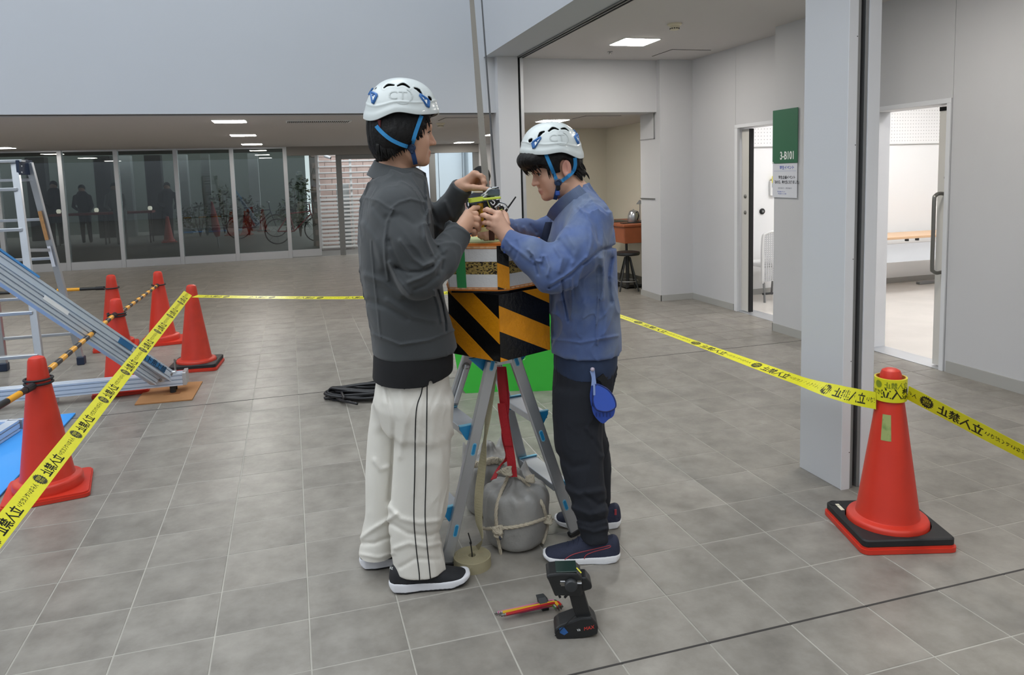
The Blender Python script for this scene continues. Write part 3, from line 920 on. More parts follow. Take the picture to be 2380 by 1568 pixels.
MB().bar(lerp(rf, tb, 0.50) - FH * 0.031, lerp(rf, tb, 0.60) - FH * 0.031, 0.028, 0.003, up=FH).build('warning_sticker', m_paper, ld)['label'] = 'scuffed white sticker'


def extrusion(a, b, hgt, dep, side, parent, name, grooves=3, mat=None):
    """slotted aluminium profile from a to b; side = unit vector to the visible slotted face"""
    a, b = np.asarray(a, float), np.asarray(b, float); L = np.linalg.norm(b - a); d = (b - a) / L
    z = np.cross(d, side); z /= np.linalg.norm(z)
    if z[2] < 0: z = -z
    s = np.asarray(side, float)
    gw, gd = 0.008, 0.009
    ys = [-hgt / 2]
    for k in range(grooves): c = -hgt / 2 + hgt * (k + 0.5) / grooves; ys += [c - gw / 2, c + gw / 2]
    ys.append(hgt / 2)
    poly = [(-dep, -hgt / 2)]
    for k in range(0, len(ys), 2):
        poly += [(0, ys[k]), (0, ys[k + 1])]
        if k + 2 < len(ys): poly += [(-gd, ys[k + 1]), (-gd, ys[k + 2])]
    poly += [(-dep, hgt / 2)]
    mb = MB().prism(poly, np.array([s, z, d]), a, 0, L)
    return mb.build(name, mat or m_profile, parent)


fa, fb = atz(428, 904, 0.03), atz(-130, 958, 0.03)
YF = fa[1]
frm = empty('aluminium_ramp_frame', (fa[0], YF, 0), 'slotted aluminium frame with a rail sloping up to the left, on cardboard', 'ramp frame')
SD = np.array([0, -1.0, 0])
zb = 0.135
b0 = np.array([fa[0], YF, zb - 0.03]); b1 = np.array([-3.3, YF + 0.03, zb - 0.03])
extrusion(b0, b1, 0.09, 0.045, SD, frm, 'base_rail', 3)
extrusion(b0 + [-0.0, 0.05, 0.0], b1 + [0, 0.05, 0.0], 0.09, 0.045, SD, frm, 'base_rail', 3)
i0 = W(368, 882, 5.26); i1 = W(0, 634, 4.15); i1 = i0 + (i1 - i0) * 1.3
di = (i1 - i0) / np.linalg.norm(i1 - i0); si = np.cross(di, UP); si /= np.linalg.norm(si); si = si if si @ FH < 0 else -si
extrusion(i0, i1, 0.085, 0.05, si, frm, 'sloping_rail', 3)
j0 = W(404, 876, 5.34); j1 = W(0, 603, 4.23); j1 = j0 + (j1 - j0) * 1.25
dj = (j1 - j0) / np.linalg.norm(j1 - j0); SJ = np.cross(dj, UP); SJ /= np.linalg.norm(SJ); SJ = SJ if SJ @ FH < 0 else -SJ
extrusion(j0, j1, 0.075, 0.05, SJ, frm, 'sloping_rail', 2)
nj = np.cross(dj, SJ); nj = nj if nj[2] > 0 else -nj
ni = np.cross(di, si); ni = ni if ni[2] > 0 else -ni
m_btape = M('blue_tape', '#2f6fa3', 0.5)
for s0, s1, zz in ((0.10, 0.42, 0.004), (0.45, 0.58, 0.004)):
    MB().bar(j0 + dj * s0 + SJ * 0.001 + nj * zz, j0 + dj * s1 + SJ * 0.001 + nj * zz, 0.0025, 0.040, up=nj).build('blue_tape', m_btape, frm)
letters('テスト用上部', 0.05, j0 + dj * 0.40 + SJ * 0.003 + nj * (-0.012), np.array([-dj, nj, SJ]), m_ink, frm, 'handwriting')
MB().bar(j0 + dj * 1.30 - SJ * 0.02 + nj * 0.042, j0 + dj * 1.95 - SJ * 0.02 + nj * 0.050, 0.05, 0.012, up=ni).build('blue_film', M('blue_film', '#4a90cf', 0.4), frm)['label'] = 'strip of peeling blue protective film'
MB().bar(i0 + di * 0.95 + si * 0.0007 + ni * 0.028, i0 + di * 1.16 + si * 0.0007 + ni * 0.028, 0.0016, 0.026, up=ni).build('white_label', M('glossy_white', '#f3f6f8', 0.3), frm)
for k, (px, py, dy) in enumerate(((400, 868, 0.03), (386, 872, 0.06), (415, 874, 0.10), (374, 881, 0.02), (398, 880, 0.11))):
    p = aty(px, py, YF + dy)
    MB().box((-0.03, -0.02, -0.022), (0.03, 0.02, 0.022), 0.006, None, p).build('corner_bracket', m_alu, frm)
    MB().lathe([(0.011, 0), (0.011, 0.008), (0.004, 0.01)], 12, p + np.array([0, -0.02, 0]), (0, -1, 0)).build('bolt', MATS['brushed_steel'], frm, auto=True)
MB().box((fa[0] - 0.008, YF - 0.002, zb - 0.076), (fa[0] + 0.02, YF + 0.14, zb + 0.020), 0.003).build('end_plate', m_alu, frm)
MB().cyl((fa[0] - 0.06, YF + 0.07, zb - 0.02), (fa[0] - 0.06, YF + 0.07, zb + 0.11), 0.007, n=10).build('threaded_rod', MATS['brushed_steel'], frm)
MB().cyl((fa[0] - 0.08, YF + 0.025, 0.0105), (fa[0] - 0.08, YF + 0.025, zb - 0.075), 0.02, n=14).build('foot', m_rubber, frm)
MB().cyl((fa[0] - 0.08, YF + 0.11, 0.0105), (fa[0] - 0.08, YF + 0.11, zb - 0.075), 0.02, n=14).build('foot', m_rubber, frm)
for xx in (-1.7, -2.6):
    MB().box((xx - 0.03, YF + 0.0, 0.0), (xx + 0.03, YF + 0.13, zb - 0.076), 0.004).build('cross_rail', m_profile, frm)
# cardboard under its end
cb = [atz(313, 942), atz(447, 930), atz(471, 888), atz(345, 896)]
cd = empty('cardboard_sheet', cb[0], 'brown cardboard sheet under the end of the aluminium frame', 'cardboard')
c0 = (cb[0] + cb[2]) / 2; ux = cb[1] - cb[0]; ux /= np.linalg.norm(ux); uy = np.cross(UP, ux)
poly = [((p - c0) @ ux, (p - c0) @ uy) for p in cb]
poly = [poly[0], poly[1], lerp(poly[1], poly[2], 0.06), lerp(poly[2], poly[1], 0.02), poly[2], poly[3]]
MB().prism(poly, np.array([ux, uy, UP]), c0, 0.001, 0.009).build('board', m_card, cd)
MB().prism([(a * 0.3 + 0.02, b * 0.16 - 0.03) for a, b in poly[:4]], np.array([ux, uy, UP]), c0, 0.009, 0.0098).build('tape_strip', M('brown_tape', '#8a5a36', 0.4), cd)
# blue board on the floor and the second slotted frame on it
bl = empty('blue_floor_board', (-2.2, 4.8, 0), 'flat light blue board on the floor behind the nearest cone', 'board')
MB().box((-3.4, 3.95, 0.001), (-1.47, 5.54, 0.012), 0.002).build('panel', M('blue_board', '#3f9bea', 0.5), bl)
MB().box((-3.4, 5.532, 0.0125), (-1.47, 5.541, 0.0135)).build('edge_strip', M('blue_board_edge', '#66b2f2', 0.5), bl)
p0, p1 = atz(46, 988, 0.05), atz(-90, 1075, 0.05)
f2 = empty('slotted_frame', (p0[0], p0[1], 0.012), 'low slotted aluminium frame corner lying on the blue board', 'frame')
s2 = np.cross(p1 - p0, UP); s2 /= np.linalg.norm(s2); s2 = s2 if s2[0] > 0 else -s2
extrusion(p0, p1, 0.07, 0.07, s2, f2, 'long_rail', 2)
e2 = p0 + (p1 - p0) * 0.03
extrusion(e2 - s2 * 0.07, e2 - s2 * 0.9, 0.07, 0.05, np.array([0, -1.0, 0]), f2, 'cross_rail', 2)
MB().box((-0.005, -0.045, -0.035), (0.005, 0.045, 0.03), 0.002, np.array([-FH, RH, UP]), atz(38, 984, 0.055)).build('corner_bracket', m_alu, f2)
MB().lathe([(0.016, 0), (0.016, 0.006), (0.010, 0.007), (0.010, 0.012), (0.003, 0.013)], 16, atz(39, 985, 0.055) - FH * 0.006, -FH).build('bolt', MATS['brushed_steel'], f2, auto=True)
# coil of black hose
hs = MB(); rng = random.Random(3); c = atz(870, 925); path = []
for k in range(11):
    n = 26; L = 0.30 + rng.uniform(-0.05, 0.06); wv_ = 0.06 + rng.uniform(-0.02, 0.06)
    for i in range(n):
        a = 2 * math.pi * i / n
        ox_, oy_ = rng.uniform(-0.006, 0.006), rng.uniform(-0.006, 0.006)
        path.append(c + RH * (L * math.cos(a) + ox_ + (k - 5) * 0.006) + FH * (wv_ * math.sin(a) + oy_ + 0.012 * math.sin(k * 2.3)) + UP * (0.014 + 0.007 * k + 0.008 * math.sin(3 * a + k)))
path = spline(path, 900)
hose = empty('hose_coil', c, 'coil of black hose lying on the floor behind the white trousers', 'hose')
MB().tube(path, 0.0095, 8).build('coil', M('black_hose', '#1d1d20', 0.45), hose, smooth=True)
lo = [atz(758, 914, 0.012), atz(790, 903, 0.03), atz(830, 896, 0.05), atz(900, 880, 0.05)]
l2 = [atz(758, 914, 0.012), atz(775, 920, 0.02), atz(795, 930, 0.03), atz(830, 938, 0.04)]
MB().tube(spline(l2[::-1] + lo, 60), 0.0095, 8).build('loose_loop', MATS['black_hose'], hose, smooth=True)
MB().tube(spline([atz(785, 903, 0.06), atz(793, 910, 0.07), atz(800, 925, 0.06)], 16), 0.0095, 8).build('loose_end', MATS['black_hose'], hose, smooth=True)
# ================================================================== CENTRE: LADDER, BOX, FOAM BLOCK, BAGS, STRAPS
LDIR = np.array([RH * 0.53 + FH * 0.25])[0]; LDIR /= np.linalg.norm(LDIR)
m_lalu = M('stepladder_aluminium', '#bfc2c6', 0.35, metal=0.7, noise=(12, 0.05))
m_lblue = M('ladder_blue_plastic', '#1d84b8', 0.45)
m_lblue2 = M('ladder_light_blue', '#7cc0dc', 0.45)
nl, nr = atz(1038, 1318), atz(1336, 1243)
tl_, tr2 = W(1146, 836, 2.83), W(1192, 836, 2.88)
ZP = 0.832
tl_[2] = tr2[2] = ZP
PER = np.cross(UP, LDIR); PER = PER if PER @ FH > 0 else -PER
fw, tw = 0.40, 0.22
st = empty('twin_stepladder', tuple((nl + nr) / 2 + PER * fw / 2), 'low aluminium twin stepladder with blue step ends carrying the striped box', 'stepladder')
rails = []
for base, top, sgn in ((nl, tl_, -1), (nr, tr2, 1)):
    for w0, w1, nm in ((0, 0, 'rail'), (fw, tw, 'rail')):
        a = base + PER * w0; b = a + (top + PER * w1 - a) * 0.975
        MB().bar(a + UP * 0.02, b, 0.022, 0.046, up=LDIR, ch=0.003).build(nm, m_lalu, st)
        MB().bar(a, a + (b - a) * 0.03, 0.028, 0.052, up=LDIR, ch=0.004).build('foot_cap', m_rubber, st)
        rails.append((a, b, sgn))
for base, top, sgn in ((nl, tl_, -1), (nr, tr2, 1)):
    for z in (0.545, 0.225):
        t = z / ZP
        a, b = lerp(base, top, t), lerp(base + PER * fw, top + PER * tw, t)
        out = LDIR * sgn * 0.022
        MB().bar(a + out + PER * 0.012, b + out - PER * 0.012, 0.082, 0.028, ch=0.002).build('step', m_lalu, st)
        for q, pp in ((a, -1), (b, 1)):
            fr = np.array([LDIR * sgn, UP, PER * pp])
            MB().prism([(-0.018, 0.017), (0.066, 0.017), (0.066, 0.004), (0.040, -0.040), (0.006, -0.040)], fr, q, -0.022, -0.011).build('step_end_cap', m_lblue, st)
            MB().prism([(-0.020, 0.017), (0.068, 0.017), (0.068, 0.021), (-0.020, 0.021)], fr, q, -0.024, -0.0105).build('step_edge', m_lblue2, st)
for a, b, sgn in rails[0::2]:
    d = (b - a) / np.linalg.norm(b - a); nrm = -PER
    s_ = np.cross(d, nrm)
    for z in (0.47, 0.15, 0.80):
        c = a + d * (z / d[2])
        for L, w, off, mm, nm in ((0.017, 0.0085, 0.0125, m_lblue2, 'rivet_cover_rim'), (0.015, 0.0062, 0.0135, m_lblue, 'rivet_cover')):
            poly = [(w * math.cos(u), (L if math.sin(u) > 0 else -L) + w * math.sin(u)) for u in np.linspace(0, 2 * math.pi, 20, endpoint=False)]
            MB().prism(poly, np.array([s_, d, nrm]), c, 0.0105, off).build(nm, mm, st)
pc = (tl_ + tr2) / 2 + PER * tw / 2
MB().box((-0.075, -tw / 2 - 0.015, -0.012), (0.075, tw / 2 + 0.015, 0.0), 0.003, np.array([LDIR, PER, UP]), pc + UP * 0.004).build('top_plate', m_lalu, st)
MB().box((-0.035, -0.006, -0.04), (0.035, 0.002, 0.0), 0.003, np.array([LDIR, PER, UP]), lerp(tl_, tr2, 0.5) - PER * 0.008 + UP * 0.002).build('hinge_plate', m_white_metal, st)
for dx in (-0.014, 0.014):
    MB().lathe([(0.005, 0), (0.005, 0.002)], 10, lerp(tl_, tr2, 0.5) - PER * 0.0145 + LDIR * dx - UP * 0.012, -PER).build('rivet', m_dark, st)
for sgn, base, top in ((-1, nl, tl_), (1, nr, tr2)):
    a, b = lerp(base + PER * fw, top + PER * tw, 0.93), lerp(base, top, 0.99)
    fr = np.array([LDIR * sgn, UP, PER])
    MB().prism([(0.0, 0.0), (0.09, 0.0), (0.03, -0.06), (0.0, -0.05)], fr, lerp(base, top, 0.995) + PER * 0.02, 0, 0.012).build('corner_gusset', m_lblue, st)
    MB().bar(lerp(base + PER * fw, top + PER * tw, 0.90) - PER * 0.02, lerp(base + PER * fw, top + PER * tw, 0.70) - PER * 0.02, 0.012, 0.02, up=LDIR, ch=0.002).build('lock_bar', m_white_metal, st)
    MB().lathe([(0.016, 0), (0.016, 0.006), (0.009, 0.007), (0.009, 0.012)], 16, lerp(base + PER * fw, top + PER * tw, 0.89) - PER * 0.013, -PER).build('lock_bolt', MATS['brushed_steel'], st, auto=True)

# ---- box covered in diagonal black and yellow tape
m_ty = M('hazard_yellow', '#e2920f', 0.38, noise=(25, 0.06), bump=(70, 0.25))
m_tk = M('hazard_black', '#0d0d0f', 0.28, bump=(60, 0.25))
FC = W(1163, 836, 2.71)                     # lower front corner
ZB0, ZB1 = ZP + 0.005, 1.090
FC[2] = ZB0
el = -RH * math.cos(math.radians(40)) + FH * math.sin(math.radians(40))
er = RH * math.cos(math.radians(42)) + FH * math.sin(math.radians(42))
SL = 0.262
bx = empty('striped_box', tuple(FC + (el + er) * SL / 2), 'box wrapped in diagonal black and yellow tape on top of the stepladder', 'box')
hb_ = ZB1 - ZB0
MB().prism([(0, 0), (SL, 0), (SL, SL), (0, SL)], np.array([er, el, UP]), FC + (er + el) * 0.001, 0, hb_).build('carton', m_tk, bx)


def clip(poly, f):
    out = []
    for i in range(len(poly)):
        a, b = poly[i], poly[(i + 1) % len(poly)]; fa_, fb_ = f(a), f(b)
        if fa_ >= 0: out.append(a)
        if fa_ * fb_ < 0:
            t = fa_ / (fa_ - fb_); out.append((a[0] + (b[0] - a[0]) * t, a[1] + (b[1] - a[1]) * t))
    return out


rng = random.Random(5)
for ed, nn, slope, cuts in ((el, None, 0.69, (-0.36, -0.26, -0.17, -0.085, 0.0, 0.09, 0.185, 0.275, 0.36, 0.45)), (er, None, -0.46, (-0.26, -0.155, -0.055, 0.04, 0.137, 0.235, 0.33, 0.42))):
    first_yellow = (lambda k: k % 2 == (1 if ed is el else 0))
    nrm = np.cross(ed, UP); nrm = nrm if nrm @ FH < 0 else -nrm
    for k in range(len(cuts) - 1):
        poly = [(0, 0), (SL, 0), (SL, hb_), (0, hb_)]
        # v is measured down from the top at the front edge and follows the slope along the face
        v = lambda p, c: (hb_ - p[1]) + p[0] * slope - c
        poly = clip(poly, lambda p: v(p, cuts[k])); poly = clip(poly, lambda p: -v(p, cuts[k + 1])) if poly else poly
        if len(poly) < 3: continue
        yellow = (cuts[k] in (0.09, 0.275, -0.085, -0.26)) if ed is el else (cuts[k] in (0.04, 0.235, -0.155))
        MB().prism(poly, np.array([ed, UP, nrm]), FC, 0.0, 0.0022 if yellow else 0.0012).build('tape_stripe', m_ty if yellow else m_tk, bx)
# short wrinkles of the tape
wk = MB()
for k in range(26):
    ed = el if k % 2 else er
    nrm = np.cross(ed, UP); nrm = nrm if nrm @ FH < 0 else -nrm
    u = rng.uniform(0.02, SL - 0.03); z = rng.uniform(0.03, hb_ - 0.09); L = rng.uniform(0.03, 0.08)
    a = FC + ed * u + UP * z + nrm * 0.0012; b = FC + ed * (u + rng.uniform(-0.006, 0.006)) + UP * (z + L) + nrm * 0.0012
    wk.tube([a, (a + b) / 2 + ed * 0.002, b], [0.0004, 0.0014, 0.0004], 6)
wk = None

# ---- foam block with card edges, chip foam layer and tapes
m_foam = M('white_foam', '#e4e2e0', 0.85, bump=(90, 0.2))
m_ccard = M('orange_card', '#d9822c', 0.8, noise=(60, 0.1))
m_ccard2 = M('card_edge', '#e3b58a', 0.85)
m_gtape = M('green_masking_tape', '#3c9a58', 0.5)


def chip_material():
    m = bpy.data.materials.new('chip_foam'); m.use_nodes = True; nt = m.node_tree; b = nt.nodes['Principled BSDF']
    N = nt.nodes.new; L = nt.links.new
    g = N('ShaderNodeNewGeometry'); mp = N('ShaderNodeMapping'); mp.inputs['Scale'].default_value = (150, 150, 260); L(g.outputs['Position'], mp.inputs[0])
    v = N('ShaderNodeTexVoronoi'); v.inputs['Scale'].default_value = 1.0; L(mp.outputs[0], v.inputs['Vector'])
    cr = N('ShaderNodeValToRGB'); e = cr.color_ramp.elements
    e[0].position = 0.0; e[0].color = lin('#1d1712'); e[1].position = 0.9; e[1].color = lin('#b59a55')
    for p, c in ((0.22, '#3a2c1c'), (0.3, '#8a7443'), (0.6, '#a78c4c')):
        x = e.new(p); x.color = lin(c)
    sp = N('ShaderNodeSeparateColor'); L(v.outputs['Color'], sp.inputs[0]); L(sp.outputs[0], cr.inputs[0]); L(cr.outputs[0], b.inputs['Base Color'])
    bp = N('ShaderNodeBump'); bp.inputs['Strength'].default_value = 0.6; bp.inputs['Distance'].default_value = 0.003; L(sp.outputs[0], bp.inputs['Height']); L(bp.outputs[0], b.inputs['Normal'])
    b.inputs['Roughness'].default_value = 0.9
    MATS['chip_foam'] = m
    return m


m_chip = chip_material()
fbk = empty('foam_block', tuple(W(1150, 674, 2.98)), 'layered white and chip foam block with card edges, green tape and striped corner tape', 'foam block')
corners = [(1182, 2.755), (1157, 2.745), (1044, 2.79), (1040, 2.95), (1060, 3.24), (1205, 3.26), (1250, 3.12), (1257, 2.90), (1240, 2.855)]
ring = []
for px, dp in corners:
    p = W(px, 640, dp); ring.append((p @ RH, p @ FH))
FR_ = np.array([RH, FH, UP]); ORG = np.zeros(3)
cen = np.mean(ring, axis=0)


def scaled(k): return [tuple(cen + (np.array(p) - cen) * k) for p in ring]


zf = [W(1157, y, 2.745)[2] for y in (674, 668, 638, 608, 578, 571)]     # z of the layer joints
ZF0 = max(zf[0], ZB1 + 0.002)
dzf = ZF0 - zf[0]
zf = [z + dzf for z in zf]


def wavy(k, amp, n=26):
    P = scaled(k); out = []
    for i in range(len(P)):
        a, b = np.array(P[i]), np.array(P[(i + 1) % len(P)]); L = np.linalg.norm(b - a); m = max(2, int(L / 0.012)); nn = np.array([(b - a)[1], -(b - a)[0]]) / L
        for j in range(m): out.append(tuple(a + (b - a) * j / m - nn * (amp if j % 2 else 0)))
    return out


MB().prism(scaled(1.0), FR_, ORG, zf[1], zf[2]).build('lower_foam', m_foam, fbk)
MB().prism(scaled(0.985), FR_, ORG, zf[2], zf[3]).build('chip_layer', m_chip, fbk)
MB().prism(scaled(1.0), FR_, ORG, zf[3], zf[4]).build('upper_foam', m_foam, fbk)
for za, zb_ in ((zf[0], zf[1]), (zf[4], zf[5])):
    MB().prism(scaled(1.006), FR_, ORG, za, za + 0.002).prism(scaled(1.006), FR_, ORG, zb_ - 0.002, zb_).build('card_liner', m_ccard, fbk)
    MB().prism(wavy(1.004, 0.004), FR_, ORG, za + 0.002, zb_ - 0.002).build('card_fluting', m_ccard2, fbk)
MB().prism(scaled(0.97), FR_, ORG, ZB1 + 0.0005, zf[0] - 0.003).build('base_layer', m_tk, fbk)
MB().prism(scaled(1.03), FR_, ORG, zf[0] - 0.003, zf[0]).build('base_sheet', m_ccard, fbk)
nfr = -FH
z0s, z1s = zf[1] - 0.008, zf[5]
fa2, fb2 = np.array(ring[1]), np.array(ring[0]); cdir = (fb2 - fa2) / np.linalg.norm(fb2 - fa2)
cd3 = RH * cdir[0] + FH * cdir[1]; cw_ = np.linalg.norm(fb2 - fa2)
o3 = RH * fa2[0] + FH * fa2[1]; cn = np.cross(cd3, UP); cn = cn if cn @ FH < 0 else -cn
hs_ = z1s - z0s
MB().prism([(-0.002, 0), (cw_ + 0.002, 0), (cw_ + 0.002, hs_), (-0.002, hs_)], np.array([cd3, UP, cn]), o3 + UP * z0s, 0.0005, 0.003).build('corner_tape_black', m_tk, fbk)
MB().prism([(-0.0025, 0.012), (0.03, 0.0), (cw_ + 0.0025, 0.0), (cw_ + 0.0025, hs_ * 0.50), (-0.0025, hs_ * 0.62)], np.array([cd3, UP, cn]), o3 + UP * z0s, 0.003, 0.0045).build('corner_tape_yellow', m_ty, fbk)
ga, gb = np.array(ring[2]), np.array(ring[1]); gd_ = (gb - ga) / np.linalg.norm(gb - ga); g3 = RH * gd_[0] + FH * gd_[1]
go = RH * ga[0] + FH * ga[1]; gn = np.cross(g3, UP); gn = gn if gn @ FH < 0 else -gn
MB().prism([(0.032, 0.0), (0.068, 0.0), (0.064, z1s - z0s - 0.008), (0.026, z1s - z0s - 0.008)], np.array([g3, UP, gn]), go + UP * (z0s + 0.006), 0.0008, 0.0025).build('green_tape', m_gtape, fbk)
# loose sheets on the top
tp = zf[5]
MB().prism([tuple(cen + (np.array(p) - cen) * 0.96 + np.array([0.012, 0.02])) for p in ring], FR_, ORG, tp, tp + 0.004).build('top_sheet', m_ccard, fbk)
MB().prism([tuple(cen + (np.array(p) - cen) * 0.55 + np.array([-0.05, -0.02])) for p in ring], FR_, ORG, tp + 0.004, tp + 0.008).build('green_card', M('green_card', '#b9c38e', 0.8), fbk)
fa3, fb3 = np.array(ring[8]), np.array(ring[7]); cd4 = RH * (fb3 - fa3)[0] + FH * (fb3 - fa3)[1]; cw4 = np.linalg.norm(cd4); cd4 /= cw4
cn4 = np.cross(cd4, UP); cn4 = cn4 if cn4 @ FH < 0 else -cn4
MB().prism([(0.0, 0), (cw4 + 0.002, 0), (cw4 + 0.002, hs_), (0.0, hs_)], np.array([cd4, UP, cn4]), RH * fa3[0] + FH * fa3[1] + UP * z0s, 0.0005, 0.003).build('side_tape_black', m_tk, fbk)
MB().prism([(cw4 - 0.008, hs_ - 0.05), (cw4 + 0.003, hs_ - 0.05), (cw4 + 0.003, hs_), (cw4 - 0.008, hs_)], np.array([cd4, UP, cn4]), RH * fa3[0] + FH * fa3[1] + UP * z0s, 0.003, 0.0045).build('white_edge', m_foam, fbk)

# ---- green foam blocks behind
m_gfoam = M('bright_green_vinyl', '#39b23a', 0.5, noise=(10, 0.04))
gl, gr = atz(1076, 914), atz(1290, 904)
ug = gr - gl; Lg = np.linalg.norm(ug); ug /= Lg; vg = np.cross(UP, ug)
gb_ = empty('green_foam_block', tuple((gl + gr) / 2 + vg * 0.3), 'bright green vinyl foam block on the floor behind the stepladder', 'foam block')
split = 0.44
hg = 0.605
MB().prism([(0.02, 0.0), (split - 0.035, 0.0), (split - 0.10, 0.22), (split - 0.12, hg), (-0.03, hg), (-0.05, 0.30), (-0.02, 0.06)], np.array([ug, UP, vg]), gl, 0, 0.42).build('left_block', m_gfoam, gb_)
MB().prism([(split - 0.01, 0.0), (Lg + 0.22, 0.0), (Lg + 0.22, hg), (split - 0.11, hg), (split - 0.085, 0.22)], np.array([ug, UP, vg]), gl, -0.03, 0.42).build('right_block', m_gfoam, gb_)
for px in (1206, 1219):
    c = W(px, 843, 5.0); c = gl + ug * ((c - gl) @ ug) + UP * c[2] - vg * 0.031
    q = [c + ug * 0.013 * math.cos(a) + UP * 0.010 * math.sin(a) for a in np.linspace(0, 2 * math.pi, 18, endpoint=False)]
    MB().tube(q, 0.003, 6, closed=True).build('moulded_ring', M('pale_green', '#8fdc84', 0.5), gb_, smooth=True)
# ---- SDF tools: smooth solids meshed with surface nets
def smin(a, b, k):
    h = np.clip(0.5 + 0.5 * (b - a) / k, 0, 1)
    return b + (a - b) * h - k * h * (1 - h)


def smax(a, b, k): return -smin(-a, -b, k)


def cap(P, a, b, ra, rb=None):
    a, b = np.asarray(a, float), np.asarray(b, float); rb = ra if rb is None else rb
    ba = b - a; pa = P - a
    h = np.clip(pa @ ba / (ba @ ba + 1e-12), 0, 1)
    return np.linalg.norm(pa - h[:, None] * ba, axis=1) - (ra + (rb - ra) * h)


def chain(P, pts, rs, k=0.01):
    d = None
    for i in range(len(pts) - 1):
        e = cap(P, pts[i], pts[i + 1], rs[i], rs[i + 1]); d = e if d is None else smin(d, e, k)
    return d


def ell(P, c, r, R=None):
    q = P - np.asarray(c, float)
    if R is not None: q = q @ np.asarray(R).T
    r = np.asarray(r, float)
    k0 = np.linalg.norm(q / r, axis=1); k1 = np.linalg.norm(q / (r * r), axis=1)
    return k0 * (k0 - 1) / (k1 + 1e-9)


_LAT = np.random.RandomState(11).rand(32, 32, 32)


def vnoise(P, f):
    q = P * f; i = np.floor(q).astype(int); t = q - i; t = t * t * (3 - 2 * t); i &= 31; j = (i + 1) & 31
    A = _LAT
    x0, y0, z0 = i.T; x1, y1, z1 = j.T; tx, ty, tz = t.T
    c00 = A[x0, y0, z0] * (1 - tx) + A[x1, y0, z0] * tx; c10 = A[x0, y1, z0] * (1 - tx) + A[x1, y1, z0] * tx
    c01 = A[x0, y0, z1] * (1 - tx) + A[x1, y0, z1] * tx; c11 = A[x0, y1, z1] * (1 - tx) + A[x1, y1, z1] * tx
    return (c00 * (1 - ty) + c10 * ty) * (1 - tz) + (c01 * (1 - ty) + c11 * ty) * tz - 0.5


def surface_net(f, lo, hi, h, B=6):
    """mesh of f = 0 in the box lo..hi at cell size h; only blocks near the surface are evaluated finely"""
    lo, hi = np.asarray(lo, float), np.asarray(hi, float)
    nb = np.maximum(np.ceil((hi - lo) / (h * B)).astype(int), 1)
    n = nb * B + 1
    D = np.full(n, 1e3)
    gi = np.stack(np.meshgrid(*[np.arange(k) for k in nb], indexing='ij'), -1).reshape(-1, 3)
    ctr = lo + (gi + 0.5) * B * h
    dc = f(ctr)
    near = np.abs(dc) < B * h * 1.35 + 0.012
    inside = gi[(dc < 0) & ~near]
    sub = np.stack(np.meshgrid(*[np.arange(B + 1)] * 3, indexing='ij'), -1).reshape(-1, 3)
    for g in inside: D[g[0] * B:g[0] * B + B + 1, g[1] * B:g[1] * B + B + 1, g[2] * B:g[2] * B + B + 1] = -1e3
    blk = gi[near]
    step = max(1, int(400000 / len(sub)))
    for s in range(0, len(blk), step):
        b = blk[s:s + step]
        idx = (b[:, None, :] * B + sub[None]).reshape(-1, 3)
        D[idx[:, 0], idx[:, 1], idx[:, 2]] = f(lo + idx * h)
    S = D < 0
    c = S[:-1, :-1, :-1].astype(np.int8)
    tot = np.zeros_like(c)
    for dx in (0, 1):
        for dy in (0, 1):
            for dz in (0, 1): tot += S[dx:n[0] - 1 + dx, dy:n[1] - 1 + dy, dz:n[2] - 1 + dz]
    cells = np.argwhere((tot > 0) & (tot < 8))
    vid = np.full(tot.shape, -1, int); vid[cells[:, 0], cells[:, 1], cells[:, 2]] = np.arange(len(cells))
    acc = np.zeros((len(cells), 3)); cnt = np.zeros(len(cells))
    for ax in range(3):
        for o1 in (0, 1):
            for o2 in (0, 1):
                a = cells.copy(); oth = [k for k in range(3) if k != ax]; a[:, oth[0]] += o1; a[:, oth[1]] += o2
                b = a.copy(); b[:, ax] += 1
                da = np.clip(D[a[:, 0], a[:, 1], a[:, 2]], -h * 3, h * 3); db = np.clip(D[b[:, 0], b[:, 1], b[:, 2]], -h * 3, h * 3)
                m = (da < 0) != (db < 0); t = np.where(m, da / (da - db + 1e-12), 0)
                p = a.astype(float); p[:, ax] += t
                acc[m] += p[m]; cnt[m] += 1
    V = lo + acc / np.maximum(cnt, 1)[:, None] * h
    F = []
    for ax in range(3):
        o1, o2 = [k for k in range(3) if k != ax]
        sl0 = [slice(None)] * 3; sl1 = [slice(None)] * 3
        sl0[ax] = slice(0, -1); sl1[ax] = slice(1, None)
        A, Bm = S[tuple(sl0)], S[tuple(sl1)]
        e = np.argwhere(A != Bm)
        ok = (e[:, o1] > 0) & (e[:, o2] > 0) & (e[:, o1] < n[o1] - 1) & (e[:, o2] < n[o2] - 1); e = e[ok]
        q = []
        for d1, d2 in ((-1, -1), (0, -1), (0, 0), (-1, 0)):
            g = e.copy(); g[:, o1] += d1; g[:, o2] += d2; q.append(vid[g[:, 0], g[:, 1], g[:, 2]])
        q = np.stack(q, 1); s = A[e[:, 0], e[:, 1], e[:, 2]]
        if ax == 1: s = ~s
        q[~s] = q[~s][:, ::-1]
        F.append(q)
    F = np.concatenate(F); F = F[(F >= 0).all(1)]
    return V, F


